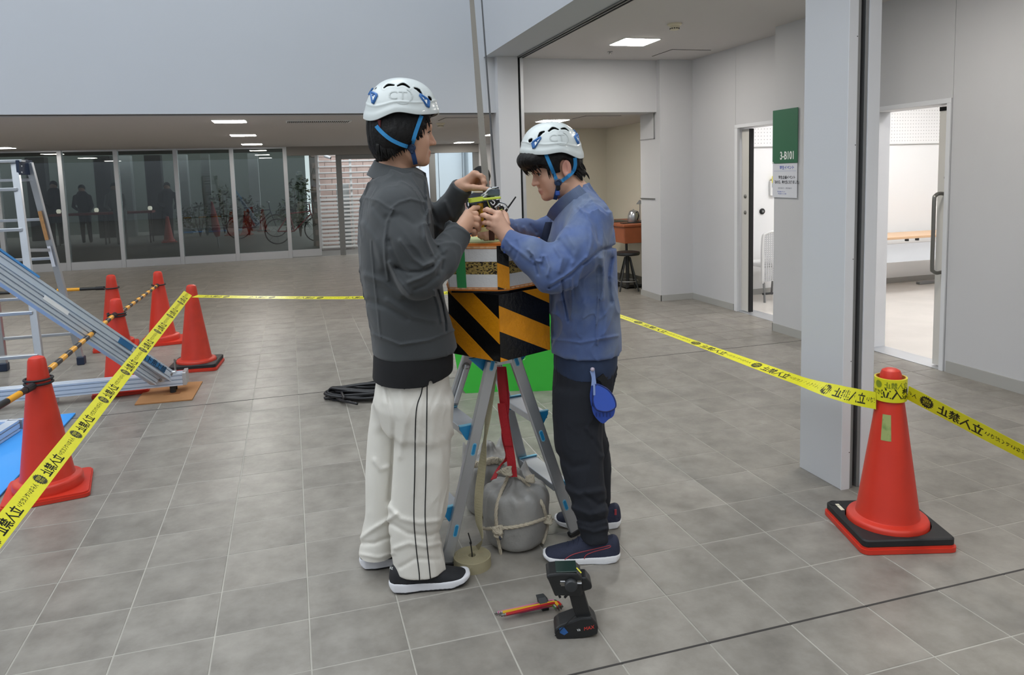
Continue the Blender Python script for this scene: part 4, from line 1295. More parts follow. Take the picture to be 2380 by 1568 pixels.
def net_obj(name, f, lo, hi, h, mat, parent, colors=None, relax=1):
    V, F = surface_net(f, lo, hi, h)
    for _ in range(relax):      # one light smoothing pass removes the grid pattern
        acc = np.zeros_like(V); cn_ = np.zeros(len(V))
        for k in range(4):
            np.add.at(acc, F[:, k], V[F[:, (k + 1) % 4]]); np.add.at(cn_, F[:, k], 1)
        V = V * 0.5 + 0.5 * acc / np.maximum(cn_, 1)[:, None]
    o = link_mesh(name, V, F.tolist(), mat, parent, True)
    if colors is not None:
        c = colors(V); a = o.data.color_attributes.new('tint', 'FLOAT_COLOR', 'POINT')
        a.data.foreach_set('color', np.concatenate([c, np.ones((len(V), 1))], 1).astype(np.float32).ravel())
    return o


# ---- weight bags
m_bag = M('silver_tarpaulin', '#918f8b', 0.42, noise=(14, 0.05), bump=(45, 0.25), spec=0.6)
m_rope = M('cotton_rope', '#c6bba6', 0.9, bump=(400, 0.6))


def weight_bag(c, r, hgt, label, seed, ears=()):
    c = np.array([c[0], c[1], 0.0])
    t = empty('weight_bag', tuple(c), label, 'weight bag', 'grey weight bags')
    off = np.array([seed * 3.1, 1.7 * seed, 0])

    def f(P):
        q = P - c
        rad = np.hypot(q[:, 0], q[:, 1]); th = np.arctan2(q[:, 1], q[:, 0])
        z = q[:, 2]; zz = z / hgt
        prof = r * (0.80 + 0.24 * np.sin(np.clip(zz, 0, 1) * 2.2 + 0.35))
        pleat = 0.006 * np.sin(th * 13 + 4 * vnoise(P + off, 9)) * np.clip((zz - 0.45) * 2.2, 0, 1.3)
        d1 = rad - prof - pleat
        top = hgt * (0.93 - 0.10 * (rad / r) ** 2) + 0.014 * np.sin(th * 9 + seed) * np.clip(rad / r, 0, 1) * np.clip(1.2 - rad / r, 0, 1) + 0.02 * vnoise(P + off, 16)
        d = smax(d1, z - top, 0.03); d = smax(d, 0.004 - z, 0.035)
        for (ang, zt) in ears:
            e = c + np.array([r * 0.80 * math.cos(ang), r * 0.80 * math.sin(ang), hgt * 0.86]); e2 = e + np.array([0.02 * math.cos(ang), 0.02 * math.sin(ang), zt])
            d = smin(d, cap(P, e, e2, 0.028, 0.003), 0.02)
        neck = cap(P, c + UP * hgt * 0.86, c + UP * hgt * 1.02, 0.055, 0.03)
        d = smin(d, neck + 0.005 * np.sin(th * 7), 0.03)
        return (d + 0.007 * vnoise(P + off, 11) + 0.004 * vnoise(P + off, 27)) * 0.8
    net_obj('sack', f, c - [r * 1.35, r * 1.35, 0.01], c + [r * 1.35, r * 1.35, hgt * 1.25], 0.0055, m_bag, t)
    return t, c, r, hgt


bag1, bc1, br1, bh1 = weight_bag(W(1199, 1190, 2.975)[:2], 0.133, 0.285, 'grey tarpaulin weight bag tied with white rope, in front under the stepladder', 1, ((0.9, 0.06),))
bag2, bc2, br2, bh2 = weight_bag(W(1137, 1120, 3.29)[:2], 0.122, 0.285, 'grey tarpaulin weight bag behind the roped one at the back', 2, ((2.6, 0.06), (0.7, 0.07)))


def on_bag(px, py, c, r, off=0.004):
    """point of the ray through the pixel on the bag's upright side"""
    d = ray(px, py); o = EYE - c
    A = d[0] ** 2 + d[1] ** 2; Bq = 2 * (o[0] * d[0] + o[1] * d[1])
    for rr_ in (r + off, ):
        for _ in range(6):
            Cq = o[0] ** 2 + o[1] ** 2 - rr_ ** 2
            disc = Bq * Bq - 4 * A * Cq
            if disc < 0: s = -Bq / (2 * A)
            else: s = (-Bq - math.sqrt(disc)) / (2 * A)
            p = EYE + d * s
            zz = np.clip(p[2] / bh1, 0, 1); rr_ = r * (0.80 + 0.24 * math.sin(zz * 2.2 + 0.35)) + off
            if zz > 0.86: rr_ *= 1 - 0.6 * (zz - 0.86) / 0.14
    return p


def rope(pts, name, parent, r=0.0075, n=60):
    P = spline(pts, n); T = np.gradient(P, axis=0); T /= np.linalg.norm(T, axis=1, keepdims=True)
    L = np.concatenate([[0], np.cumsum(np.linalg.norm(np.diff(P, axis=0), axis=1))])
    m = max(8, int(L[-1] / 0.004)); u = np.linspace(0, L[-1], m)
    P = np.stack([np.interp(u, L, P[:, k]) for k in range(3)], 1)
    mb = MB()
    a0_, b0_, _ = basis(P[-1] - P[0])
    for ph in (0, 2 * math.pi / 3, 4 * math.pi / 3):
        a = ph + u / 0.0055 * 0.55
        mb.tube(P + (np.cos(a)[:, None] * a0_ + np.sin(a)[:, None] * b0_) * r * 0.42, r * 0.62, 6)
    return mb.build(name, m_rope, parent, smooth=True)


B1 = lambda px, py: on_bag(px, py, bc1, br1)
rope([W(1183, 1098, 2.93), B1(1176, 1118), B1(1162, 1150), B1(1153, 1185), B1(1154, 1222), B1(1157, 1250), B1(1165, 1290)], 'rope_net', bag1)
rope([W(1185, 1100, 2.93), B1(1212, 1112), B1(1240, 1140), B1(1260, 1170), B1(1269, 1200), B1(1272, 1225), B1(1262, 1262)], 'rope_net', bag1)
rope([B1(1124, 1227), B1(1140, 1228), B1(1156, 1227), B1(1190, 1225), B1(1225, 1218), B1(1250, 1210), B1(1268, 1204), B1(1280, 1200)], 'rope_net', bag1)
rope([B1(1150, 1104) * 1.0, W(1168, 1093, 2.9), W(1183, 1098, 2.92)], 'rope_net', bag1)
rng = random.Random(9)


def knot(c, s, parent, name='knot'):
    pts = [c + RH * s * math.sin(1.0 + k * 1.9) + UP * s * math.cos(k * 2.3) - FH * (0.3 * s + 0.6 * s * abs(math.sin(k * 1.1))) for k in range(8)]
    rope(pts, name, parent, 0.0075, 70)


knot(B1(1157, 1228), 0.017, bag1); knot(B1(1158, 1240), 0.013, bag1); knot(B1(1271, 1204), 0.018, bag1); knot(W(1178, 1092, 2.9), 0.018, bag1); knot(W(1232, 1110, 2.93), 0.015, bag1)
fz = MB(); kc = B1(1280, 1208)
for k in range(16):
    a = rng.uniform(0, 6.28); L = rng.uniform(0.008, 0.018)
    fz.tube([kc, kc + (RH * (0.6 + math.cos(a)) + UP * math.sin(a)) * L - FH * 0.004], [0.0012, 0.0006], 4)
o = fz.build('frayed_end', m_rope, bag1); o['kind'] = 'stuff'
MB().tube(spline([B1(1157, 1240), B1(1161, 1244) - FH * 0.012, B1(1164, 1249) - FH * 0.014], 8), 0.005, 8).build('dark_end', M('navy_tape', '#1e2436', 0.5), bag1, smooth=True)
# braided rope lying on the rear bag
br = [W(1098 + 9 * k, 1073 + 4 * math.sin(k * 0.9) - 0.6 * k, 3.20) + UP * 0.0 for k in range(9)]
rope(br, 'braided_rope', bag2, 0.010, 80); rope([p - UP * 0.014 + FH * 0.004 * (-1) ** i for i, p in enumerate(br)], 'braided_rope', bag2, 0.010, 80)
for k in range(6): knot(br[k + 1] - UP * 0.006, 0.011, bag2, 'braid_loop')

# ---- red lifting sling
m_sling = M('red_sling', '#b51622', 0.6, bump=(300, 0.3))


def band(pts, wd, width, name, mat, parent, th=0.0025, n=60):
    P = spline(pts, n); wd = np.asarray(wd, float); tt = np.linspace(0, len(wd) - 1, n)
    D = np.stack([np.interp(tt, np.arange(len(wd)), wd[:, k]) for k in range(3)], 1); D /= np.linalg.norm(D, axis=1, keepdims=True)
    w = np.interp(tt, np.arange(len(wd)), width if np.ndim(width) else [width] * len(wd))
    return MB().strip(P - D * w[:, None] / 2, P + D * w[:, None] / 2, th).build(name, mat, parent)


sl = empty('red_sling', tuple(W(1163, 842, 2.97)), 'red webbing sling hanging from the striped box to the weight bags', 'sling')
band([W(1164, 852, 2.95), W(1167, 900, 2.94), W(1176, 985, 2.94), W(1187, 1060, 2.93), W(1192, 1108, 2.92)], [RH + FH * 0.1, RH, RH - FH * 0.2, RH, RH], [0.032, 0.034, 0.030, 0.036, 0.036], 'front_strap', m_sling, sl)
band([W(1167, 852, 2.97), W(1176, 930, 2.97), W(1172, 1010, 2.96), W(1180, 1060, 2.96), W(1160, 1085, 2.96), W(1147, 1113, 2.91)], [RH, RH - FH * 0.3, RH, RH, RH + UP * 0.6, RH + UP * 0.3], [0.034, 0.030, 0.024, 0.02, 0.018, 0.026], 'back_strap', m_sling, sl)
band([W(1165, 937, 2.925), W(1168, 960, 2.925), W(1176, 1005, 2.925), W(1182, 1035, 2.925)], [RH] * 4, [0.030, 0.033, 0.034, 0.03], 'sewn_end', m_sling, sl, 0.005)

# ---- webbing: hanging lift strap, lower webbing and its roll
m_web = M('grey_webbing', '#6a655c', 0.8, bump=(500, 0.4))
m_web2 = M('olive_webbing', '#a39a7c', 0.85, bump=(500, 0.4))
s0, s1 = W(1130, 437, 2.86), W(1096, -6, 4.5)
dd = (s1 - s0); top = s0 + dd * ((7.9 - s0[2]) / dd[2])
ls = empty('lift_strap', tuple(s0), 'grey woven strap rising from the held device out of the picture', 'strap')
a_, b_ = s0 + (s0 - s1) / np.linalg.norm(dd) * 0.06, top
MB().strip(np.linspace(a_ - RH * 0.0135, b_ - RH * 0.0135, 60), np.linspace(a_ + RH * 0.0135, b_ + RH * 0.0135, 60), 0.003).build('webbing', m_web, ls)
rib = MB(); dn = dd / np.linalg.norm(dd); Lr = 2.4
for k in range(int(Lr / 0.0105)):
    p = a_ + dn * 0.0105 * k
    rib.bar(p - RH * 0.0132 - FH * 0.0016, p + RH * 0.0132 - FH * 0.0016, 0.0016, 0.005, up=dn)
o = rib.build('weave_rib', m_web, ls); o['kind'] = 'stuff'
k0 = W(1152, 440, 2.90); k1 = W(1119, -6, 4.6); dk = k1 - k0; kt = k0 + dk * ((7.9 - k0[2]) / dk[2])
sc_ = empty('hanging_rope', tuple(k0), 'thin black rope hanging beside the grey strap', 'rope')
MB().tube([k0, kt], 0.0042, 8).build('cord', M('black_cord', '#121214', 0.5), sc_)
bm = struct(MB().box((top[0] - 0.3, -6, 7.85), (top[0] + 0.35, YB, 8.05)).build('trim_6', m_alu))

wb = empty('webbing_roll', tuple(atz(1094, 1303)), 'flat roll of olive webbing with a black cable tie on the floor', 'webbing roll')
rc = atz(1098, 1313); RR, RH_ = 0.074, 0.042
prof = [(0.015, 0.0), (RR, 0.0), (RR, RH_)]
rr_ = RR - 0.0015
while rr_ > 0.02:
    prof += [(rr_, RH_ + 0.0012), (rr_ - 0.0028, RH_ + 0.0012), (rr_ - 0.0038, RH_ - 0.0012)]; rr_ -= 0.0046
prof += [(0.015, RH_)]
MB().lathe(prof, 64, rc, close=True).build('wound_webbing', m_web2, wb, auto=True)
tie = [rc + UP * 0.004, rc + UP * (RH_ + 0.01) + RH * 0.0, rc + UP * (RH_ + 0.05) - RH * 0.004, rc + UP * (RH_ + 0.052) - RH * 0.002, rc + UP * (RH_ + 0.092) - RH * 0.012]
MB().tube(tie, 0.0024, 8).build('cable_tie', m_dark, wb)
MB().box((-0.004, -0.004, -0.004), (0.004, 0.004, 0.005), 0.001, None, tie[2]).build('tie_head', m_dark, wb)
band([W(1149, 858, 2.92), W(1145, 885, 2.90), W(1136, 955, 2.86), W(1128, 1015, 2.84), W(1121, 1080, 2.82), W(1113, 1150, 2.80), W(1113, 1210, 2.79), W(1119, 1240, 2.775), W(1120, 1258, 2.772), rc + FH * 0.074 + RH * 0.012 + UP * 0.026],
     [RH, RH - FH * 0.2, RH - FH * 0.8, FH * -1 + RH * 0.3, RH * 0.8 - FH * 0.4, RH, RH * 0.8 - FH * 0.6, RH * 0.4 - FH * 0.9, UP * 0.7 - FH * 0.7, UP], [0.022, 0.026, 0.03, 0.032, 0.034, 0.034, 0.034, 0.034, 0.034, 0.034], 'free_end', m_web2, wb, 0.002, 90)

# ---- pistol-grip controller standing on its battery
pg_ = empty('pistol_grip_controller', tuple(atz(1340, 1460)), 'black pistol-grip controller standing on its battery base, on the floor in front', 'controller')
m_bk = M('black_plastic', '#1c1d1e', 0.42, noise=(30, 0.1))
m_bk2 = M('dark_grey_plastic', '#2d2f31', 0.5)
DC = 2.335
PF = np.array([RH, UP, FH])


def pxp(pts, dep=DC - 0.034): return [(W(x, y, dep) @ RH, W(x, y, dep)[2]) for x, y in pts]


def pprism(pts, d0, d1, name, mat, parent, dep=DC, auto=False, bev=0.0):
    o = MB().prism(pxp(pts, dep), PF, np.zeros(3), d0, d1).build(name, mat, parent, auto=auto)
    if bev:
        md = o.modifiers.new('soft_edges', 'BEVEL'); md.width = bev; md.segments = 2; md.limit_method = 'ANGLE'; md.angle_limit = 0.6
    return o


pprism([(1289, 1449), (1300, 1441), (1330, 1430), (1345, 1424), (1372, 1422), (1384, 1436), (1388, 1446), (1387, 1462), (1350, 1472), (1304, 1480), (1292, 1472), (1288, 1460)], DC - 0.03, DC + 0.045, 'battery_base', m_bk, pg_, bev=0.006)
pprism([(1336, 1424), (1328, 1400), (1318, 1360), (1324, 1366), (1356, 1366), (1362, 1390), (1369, 1412), (1374, 1426), (1362, 1434), (1344, 1434)], DC - 0.016, DC + 0.024, 'grip', m_bk, pg_, bev=0.007)
pprism([(1268, 1327), (1276, 1322), (1300, 1319), (1338, 1319), (1351, 1330), (1352, 1372), (1318, 1372), (1296, 1371), (1289, 1374), (1284, 1362), (1274, 1338)], DC - 0.035, DC + 0.05, 'head', m_bk, pg_, bev=0.006)
pprism([(1346, 1334), (1361, 1333), (1372, 1346), (1375, 1354), (1373, 1360), (1354, 1366), (1340, 1368)], DC - 0.024, DC + 0.035, 'rear_housing', m_bk, pg_, bev=0.006)
wc = W(1327, 1358, DC - 0.036)
MB().lathe([(0.021, 0), (0.021, 0.010), (0.017, 0.015), (0.005, 0.016)], 28, wc, -FH).build('steering_wheel', m_bk2, pg_, auto=True)
hp_ = W(1302, 1326, DC)
hd = MB().box((-0.02, -0.03, 0), (0.05, 0.04, 0.004), 0.001, PF[[0, 2, 1]], np.array(W(1305, 1320, DC)) + UP * 0.001).build('display', M('dark_display', '#22332e', 0.2), pg_)
for (x, y, w, h_, mm) in ((1306, 1337, 11, 2.2, m_white_metal), (1309, 1342, 18, 4, MATS['brushed_steel']), (1308, 1346, 12, 3, MATS['brushed_steel']), (1329, 1338, 12, 3, m_white_metal), (1344, 1337, 9, 3, MATS['brushed_steel']), (1344, 1341, 11, 3, m_white_metal)):
    pprism([(x - w / 2, y - h_ / 2), (x + w / 2, y - h_ / 2), (x + w / 2, y + h_ / 2), (x - w / 2, y + h_ / 2)], DC - 0.0365, DC - 0.034, 'button_label', mm, pg_)
MB().tube([W(1340, 1319, DC - 0.02), W(1351, 1331, DC - 0.034)], 0.0022, 6).build('yellow_line', M('signal_yellow', '#d8d23a', 0.5), pg_)
for pts in ([(1311, 1369), (1303, 1373), (1300, 1381), (1302, 1386)], [(1313, 1369), (1317, 1374), (1317, 1381), (1312, 1386)]):
    MB().tube(spline([W(x, y + 2, DC - 0.010) for x, y in pts], 14), [0.0042] * 14, 8).build('trigger', m_bk, pg_, smooth=True)
pprism([(1324, 1376), (1330, 1372), (1331, 1386), (1323, 1385)], DC - 0.008, DC + 0.012, 'grip_spur', m_bk, pg_, bev=0.002)
pprism([(1298, 1448), (1308, 1443), (1319, 1456), (1310, 1462), (1300, 1457)], DC - 0.0315, DC - 0.0298, 'blue_label', M('blue_label', '#2c5f9e', 0.4), pg_)
lf = np.array([RH, UP, -FH])
letters('MAX', 0.0165, W(1357, 1465, DC - 0.0305), np.array([RH * 0.98 + UP * 0.2, UP, -FH]), M('red_lettering', '#d23f36', 0.5), pg_)
letters('Vs', 0.012, W(1341, 1467, DC - 0.0305), np.array([RH * 0.98 + UP * 0.2, UP, -FH]), m_whiteink, pg_)
MB().tube(spline([W(1338, 1428, DC - 0.018), W(1325, 1440, DC - 0.034), W(1308, 1458, DC - 0.036), W(1290, 1477, DC - 0.034)], 24), 0.0015, 6).build('wrist_cord', m_dark, pg_)

# ---- hex keys in a holder
hk = empty('hex_key_set', tuple(atz(1225, 1418)), 'set of coloured hex keys in a black holder, on the floor left of the controller', 'hex keys')
cols = [('pink', '#d37aa0', 0.0046), ('yellow', '#dcb02f', 0.0052), ('yellow', '#d9a92a', 0.0040), ('green', '#4f8a4a', 0.0042), ('dark_green', '#2f5a3c', 0.0035), ('red', '#bb2a2f', 0.0046), ('silver', '#b9bbbd', 0.0028), ('magenta', '#c03d63', 0.0040)]
e0 = [(1149, 1425), (1160, 1424), (1186, 1419), (1200, 1420), (1206, 1421), (1168, 1429), (1158, 1430), (1164, 1431)]
for k, ((nm, hx, r), (x, y)) in enumerate(zip(cols, e0)):
    zz = 0.008 + 0.0065 * ((k * 3) % 4)
    mm = M('key_' + nm, hx, 0.3, metal=0.35)
    a = atz(x, y, zz); q = atz(1278 + (k % 3) * 6, 1396 + (k % 4) * 3.5, zz + 0.004)
    d = (q - a); d /= np.linalg.norm(d); sd = np.cross(UP, d) * -1
    e = q + d * 0.012 + sd * 0.010; f = e + sd * 0.016 + d * 0.002
    ch_ = empty('hex_key', (0, 0, 0), None, None) if False else None
    o = MB().tube(np.concatenate([np.linspace(a + d * 0.012, q, 4), spline([q, q + d * 0.010 + sd * 0.003, e, f], 10)[1:]]), r, 6).build('key', mm, hk)
    MB().tube([a, a + d * 0.004, a + d * 0.007, a + d * 0.012], [r * 0.7, r, r * 0.6, r], 8).build('ball_end', MATS['brushed_steel'], o)
    MB().tube([f, f + sd * 0.008], r * 0.9, 6).build('short_end', MATS['brushed_steel'], o)
hc = atz(1262, 1408, 0.0)
hd_ = atz(1300, 1398) - atz(1150, 1428); hd_ /= np.linalg.norm(hd_)
hs2 = np.cross(UP, hd_)
MB().prism([(-0.03, 0.0), (0.022, 0.0), (0.034, 0.014), (0.026, 0.03), (-0.018, 0.038), (-0.034, 0.03)], np.array([hs2, UP, hd_]), hc, -0.012, 0.012).build('holder', m_bk, hk)
MB().prism([(-0.034, 0.028), (-0.018, 0.038), (0.002, 0.040), (0.006, 0.044), (-0.02, 0.045), (-0.040, 0.036)], np.array([hs2, UP, hd_]), hc - hd_ * 0.012, -0.012, 0.016).build('holder_clip', m_bk2, hk)
for dx in (0.0, 0.006): MB().box((0.0, -0.001, 0.0), (0.0014, 0.0012, 0.012), 0, np.array([hd_, hs2, UP]), hc + hd_ * (0.004 + dx) - hs2 * 0.031 + UP * 0.012).build('size_mark', m_whiteink, hk)
# ================================================================== PEOPLE
def loft_sdf(P, secs, yaw, n=2.3, ktop=0.02, kbot=0.012, zcut=None, fwd=None):
    """upright body of elliptic sections; secs: (py, x left, x right, half depth, distance), measured on the level plane at that distance"""
    Z, C, A, Bq = [], [], [], []
    f3 = fwd if fwd is not None else RH
    u = f3 * math.cos(yaw) + FH * math.sin(yaw); v = np.cross(UP, u)
    for py, xl, xr, b, dep in secs:
        L, R_ = W(xl, py, dep), W(xr, py, dep); c = (L + R_) / 2; e = abs((R_ - L) @ RH) / 2
        s2 = (b * math.sin(yaw)) ** 2
        a = math.sqrt(max(e * e - s2, (0.4 * e) ** 2)) / math.cos(yaw)
        Z.append(c[2]); C.append(c[:2]); A.append(a); Bq.append(b)
    o = np.argsort(Z); Z = np.array(Z)[o]; C = np.array(C)[o]; A = np.array(A)[o]; Bq = np.array(Bq)[o]
    zz = np.clip(P[:, 2], Z[0], Z[-1])
    # smooth interpolation of the sections
    zi = np.linspace(Z[0], Z[-1], 160)
    ker = np.exp(-0.5 * (np.arange(-12, 13) / 4.0) ** 2); ker /= ker.sum()

    def it(T):
        y = np.interp(zi, Z, T); y2 = np.convolve(np.pad(y, 12, 'edge'), ker, 'valid')
        return np.interp(zz, zi, y2)
    cx, cy, a, b = it(C[:, 0]), it(C[:, 1]), it(A), it(Bq)
    dx, dy = P[:, 0] - cx, P[:, 1] - cy
    pu, pv = np.abs(dx * u[0] + dy * u[1]) / a, np.abs(dx * v[0] + dy * v[1]) / b
    k = (pu ** n + pv ** n + 1e-9) ** (1 / n)
    d = (k - 1) * np.minimum(a, b) * 0.9
    d = smax(d, P[:, 2] - Z[-1], ktop)
    return smax(d, Z[0] - P[:, 2], kbot)


def hit(f, px, py, d0=2.2, off=0.0, d1=4.5):
    """first point of the ray through a pixel of the photograph that lies on the surface f = off"""
    d = ray(px, py); d = d / np.linalg.norm(d); t = d0
    for _ in range(90):
        p = EYE + d * t; s = float(f(p[None])[0]) - off
        if s < 0.0004: return p
        t += max(s * 0.7, 0.0004)
        if t > d1: break
    return None


def on_surface(f, pts, off=0.002, n=40, d0=2.2):
    Q = spline([(x, y, 0) for x, y in pts], n); out = []
    for q in Q:
        p = hit(f, q[0], q[1], d0, off)
        if p is not None: out.append(p)
    return np.array(out)


def crease_field(P, lines):
    """sculpted fold and seam lines: (pixel polyline, half width in px, height); only the side turned to the camera"""
    q = topx(P); d = np.zeros(len(P))
    dep_ = P @ FH
    for pts, w, amp, dmax, *dmin in lines:
        dmin = dmin[0] if dmin else -9.0
        pts = np.array(pts, float)
        lo_, hi_ = pts.min(0) - 3 * w, pts.max(0) + 3 * w
        m = np.where((q[:, 0] > lo_[0]) & (q[:, 0] < hi_[0]) & (q[:, 1] > lo_[1]) & (q[:, 1] < hi_[1]) & (dep_ < dmax) & (dep_ > dmin))[0]
        if not len(m): continue
        best = np.full(len(m), 1e9)
        for a, b in zip(pts[:-1], pts[1:]):
            ba = b - a; pa = q[m] - a; h = np.clip(pa @ ba / (ba @ ba), 0, 1)
            best = np.minimum(best, np.linalg.norm(pa - h[:, None] * ba, axis=1))
        d[m] += amp * np.exp(-(best / w) ** 2) * np.clip((dmax - dep_[m]) / 0.06, 0, 1) * np.clip((dep_[m] - dmin) / 0.06, 0, 1)
    return d


def frame(fwd_angle, pitch, facing, roll=0.0):
    """rows: forward, left, up of a head that faces `facing` (+1 right, -1 left) turned by fwd_angle and bowed by pitch"""
    f = RH * facing * math.cos(fwd_angle) + FH * math.sin(fwd_angle)
    x = f * math.cos(pitch) - UP * math.sin(pitch); z = f * math.sin(pitch) + UP * math.cos(pitch); y = np.cross(z, x)
    return np.array([x, y, z])


def head_local(Q, jaw=1.0):
    d = ell(Q, (-0.006, 0, 0.030), (0.098, 0.078, 0.088))
    d = smin(d, ell(Q, (0.028, 0, -0.040), (0.062, 0.061, 0.074)), 0.03)
    d = smin(d, ell(Q, (0.036, 0, -0.086), (0.048, 0.044, 0.031)), 0.025)
    d = smin(d, ell(Q, (0.073, 0, -0.104), (0.017, 0.020, 0.015)), 0.02)
    Y = Q.copy(); Y[:, 1] = np.abs(Y[:, 1])
    d = smin(d, ell(Y, (0.052, 0.044, -0.036), (0.026, 0.020, 0.020)), 0.025)
    d = smin(d, ell(Y, (0.036, 0.043, -0.064), (0.040, 0.022, 0.042)), 0.025)
    d = smin(d, cap(Y, (0.010, 0.055, -0.075), (0.055, 0.032, -0.100), 0.014), 0.02)
    d = smin(d, cap(Q, (0.083, -0.030, 0.010), (0.083, 0.030, 0.010), 0.008), 0.022)
    d = smax(d, -ell(Y, (0.099, 0.031, -0.010), (0.017, 0.017, 0.010)), 0.012)
    d = smin(d, ell(Y, (0.070, 0.030, -0.011), (0.0145, 0.017, 0.0125)), 0.004)
    d = smin(d, chain(Q, [(0.086, 0, -0.004), (0.096, 0, -0.026), (0.104, 0, -0.041)], [0.0065, 0.0075, 0.0095], 0.006), 0.010)
    d = smin(d, ell(Y, (0.094, 0.011, -0.044), (0.010, 0.0075, 0.0075)), 0.006)
    d = smax(d, -ell(Y, (0.099, 0.0065, -0.053), (0.006, 0.0032, 0.0040)), 0.003)
    d = smin(d, chain(Q, [(0.074, -0.022, -0.0745), (0.0875, -0.010, -0.0715), (0.0895, 0, -0.0725), (0.0875, 0.010, -0.0715), (0.074, 0.022, -0.0745)], [0.003, 0.0055, 0.0055, 0.0055, 0.003], 0.004), 0.005)
    d = smin(d, chain(Q, [(0.073, -0.020, -0.0775), (0.0855, -0.008, -0.0815), (0.0865, 0, -0.082), (0.0855, 0.008, -0.0815), (0.073, 0.020, -0.0775)], [0.003, 0.006, 0.0065, 0.006, 0.003], 0.004), 0.005)
    d = smax(d, -chain(Q, [(0.076, -0.021, -0.0762), (0.0925, 0, -0.0768), (0.076, 0.021, -0.0762)], [0.0008, 0.0016, 0.0008], 0.002), 0.002)
    # ears
    t = 0.28
    Re = np.array([[math.cos(t), 0, math.sin(t)], [0, 1, 0], [-math.sin(t), 0, math.cos(t)]])
    e = ell(Y, (-0.012, 0.080, -0.020), (0.019, 0.0085, 0.032), Re)
    e = smax(e, -ell(Y, (-0.008, 0.0885, -0.016), (0.012, 0.0085, 0.023), Re), 0.003)
    e = smin(e, ell(Y, (-0.005, 0.081, -0.046), (0.008, 0.006, 0.009)), 0.006)
    e = smin(e, cap(Y, (-0.014, 0.083, -0.030), (-0.018, 0.084, -0.006), 0.0025), 0.003)
    d = smin(d, e, 0.006)
    return d


def skin_tint(base, lip, ear):
    b, l, e = (np.array(lin(c)[:3]) for c in (base, lip, ear))

    def f(Q):
        q = Q.copy(); q[:, 1] = np.abs(q[:, 1])
        c = np.tile(b, (len(Q), 1))
        w = np.exp(-((q[:, 2] + 0.0768) / 0.0075) ** 2) * np.exp(-(q[:, 1] / 0.018) ** 4) * np.clip((q[:, 0] - 0.070) / 0.01, 0, 1)
        c = c * (1 - w[:, None]) + l * w[:, None]
        w = np.clip((q[:, 1] - 0.072) / 0.01, 0, 1) * np.exp(-((q[:, 0] + 0.012) / 0.025) ** 4) * 0.7 + 0.35 * np.exp(-((np.linalg.norm(q - np.array([0.100, 0.0, -0.042]), axis=1)) / 0.018) ** 2) + 0.22 * np.exp(-((np.linalg.norm(q - np.array([0.070, 0.042, -0.045]), axis=1)) / 0.025) ** 2)
        w = np.clip(w, 0, 1)[:, None]
        return c * (1 - w) + e * w
    return f


m_skin = M('skin', '#c79a80', 0.5, attr='tint', bump=(260, 0.06), spec=0.4)
m_hair = M('black_hair', '#0e0c0b', 0.55, noise=(40, 0.3), bump=(120, 0.25), spec=0.25)
m_eye = M('eye_white', '#d8d2cc', 0.2); m_iris = M('dark_iris', '#1a120e', 0.15)
m_helm = M('white_helmet_shell', '#cfd5d3', 0.28, coat=0.3)
m_liner = M('helmet_liner', '#0d0d0e', 0.9)
m_hblue = M('blue_clip', '#2a66a8', 0.4)
m_strap = M('blue_strap', '#2780b8', 0.75, bump=(500, 0.3)); m_strap_d = M('navy_strap', '#1c3f72', 0.7)
m_buckle = M('navy_buckle', '#182c4a', 0.35); m_red = M('dark_red_plastic', '#5a1f22', 0.5)
m_logo = M('grey_print', '#bcc2c0', 0.5)


class Head:
    def __init__(s, px, py, dep, R, sc): s.c = W(px, py, dep); s.R = R; s.s = sc
    def loc(s, P): return (P - s.c) @ s.R.T / s.s
    def wld(s, q): return s.c + (np.asarray(q, float) * s.s) @ s.R


def joined(name, parts, mat, parent, hs):
    """several overlapping nets of one body in a single mesh; parts: (V, F, tint)"""
    V = np.concatenate([p[0] for p in parts]); F = []; n = 0
    for v, f, c in parts: F += [tuple(int(i) + n for i in q) for q in f]; n += len(v)
    C = np.concatenate([p[2] for p in parts])
    o = link_mesh(name, V, F, mat, parent, True)
    a = o.data.color_attributes.new('tint', 'FLOAT_COLOR', 'POINT')
    a.data.foreach_set('color', np.concatenate([C, np.ones((len(C), 1))], 1).astype(np.float32).ravel())
    return o


def relaxed(V, F):
    acc = np.zeros_like(V); cn_ = np.zeros(len(V))
    for k in range(4):
        np.add.at(acc, F[:, k], V[F[:, (k + 1) % 4]]); np.add.at(cn_, F[:, k], 1)
    return V * 0.5 + 0.5 * acc / np.maximum(cn_, 1)[:, None]


def box_of(pts, pad):
    pts = np.asarray(pts, float); return pts.min(0) - pad, pts.max(0) + pad


# ------------------------------------------------------------------ helmet
RIM_T = np.radians([0, 30, 60, 78, 92, 108, 127, 150, 180]); RIM_Z = [0.056, 0.047, 0.040, 0.046, 0.050, 0.034, 0.018, 0.022, 0.037]
HAX, HAY, HTOP = 0.1215, 0.106, 0.167
_rt = np.linspace(0, math.pi, 181); _rz = np.interp(_rt, RIM_T, RIM_Z); _k = np.exp(-0.5 * (np.arange(-24, 25) / 8.0) ** 2); _k /= _k.sum()
RIM_T, RIM_Z = _rt, np.convolve(np.pad(_rz, 24, 'reflect'), _k, 'valid')


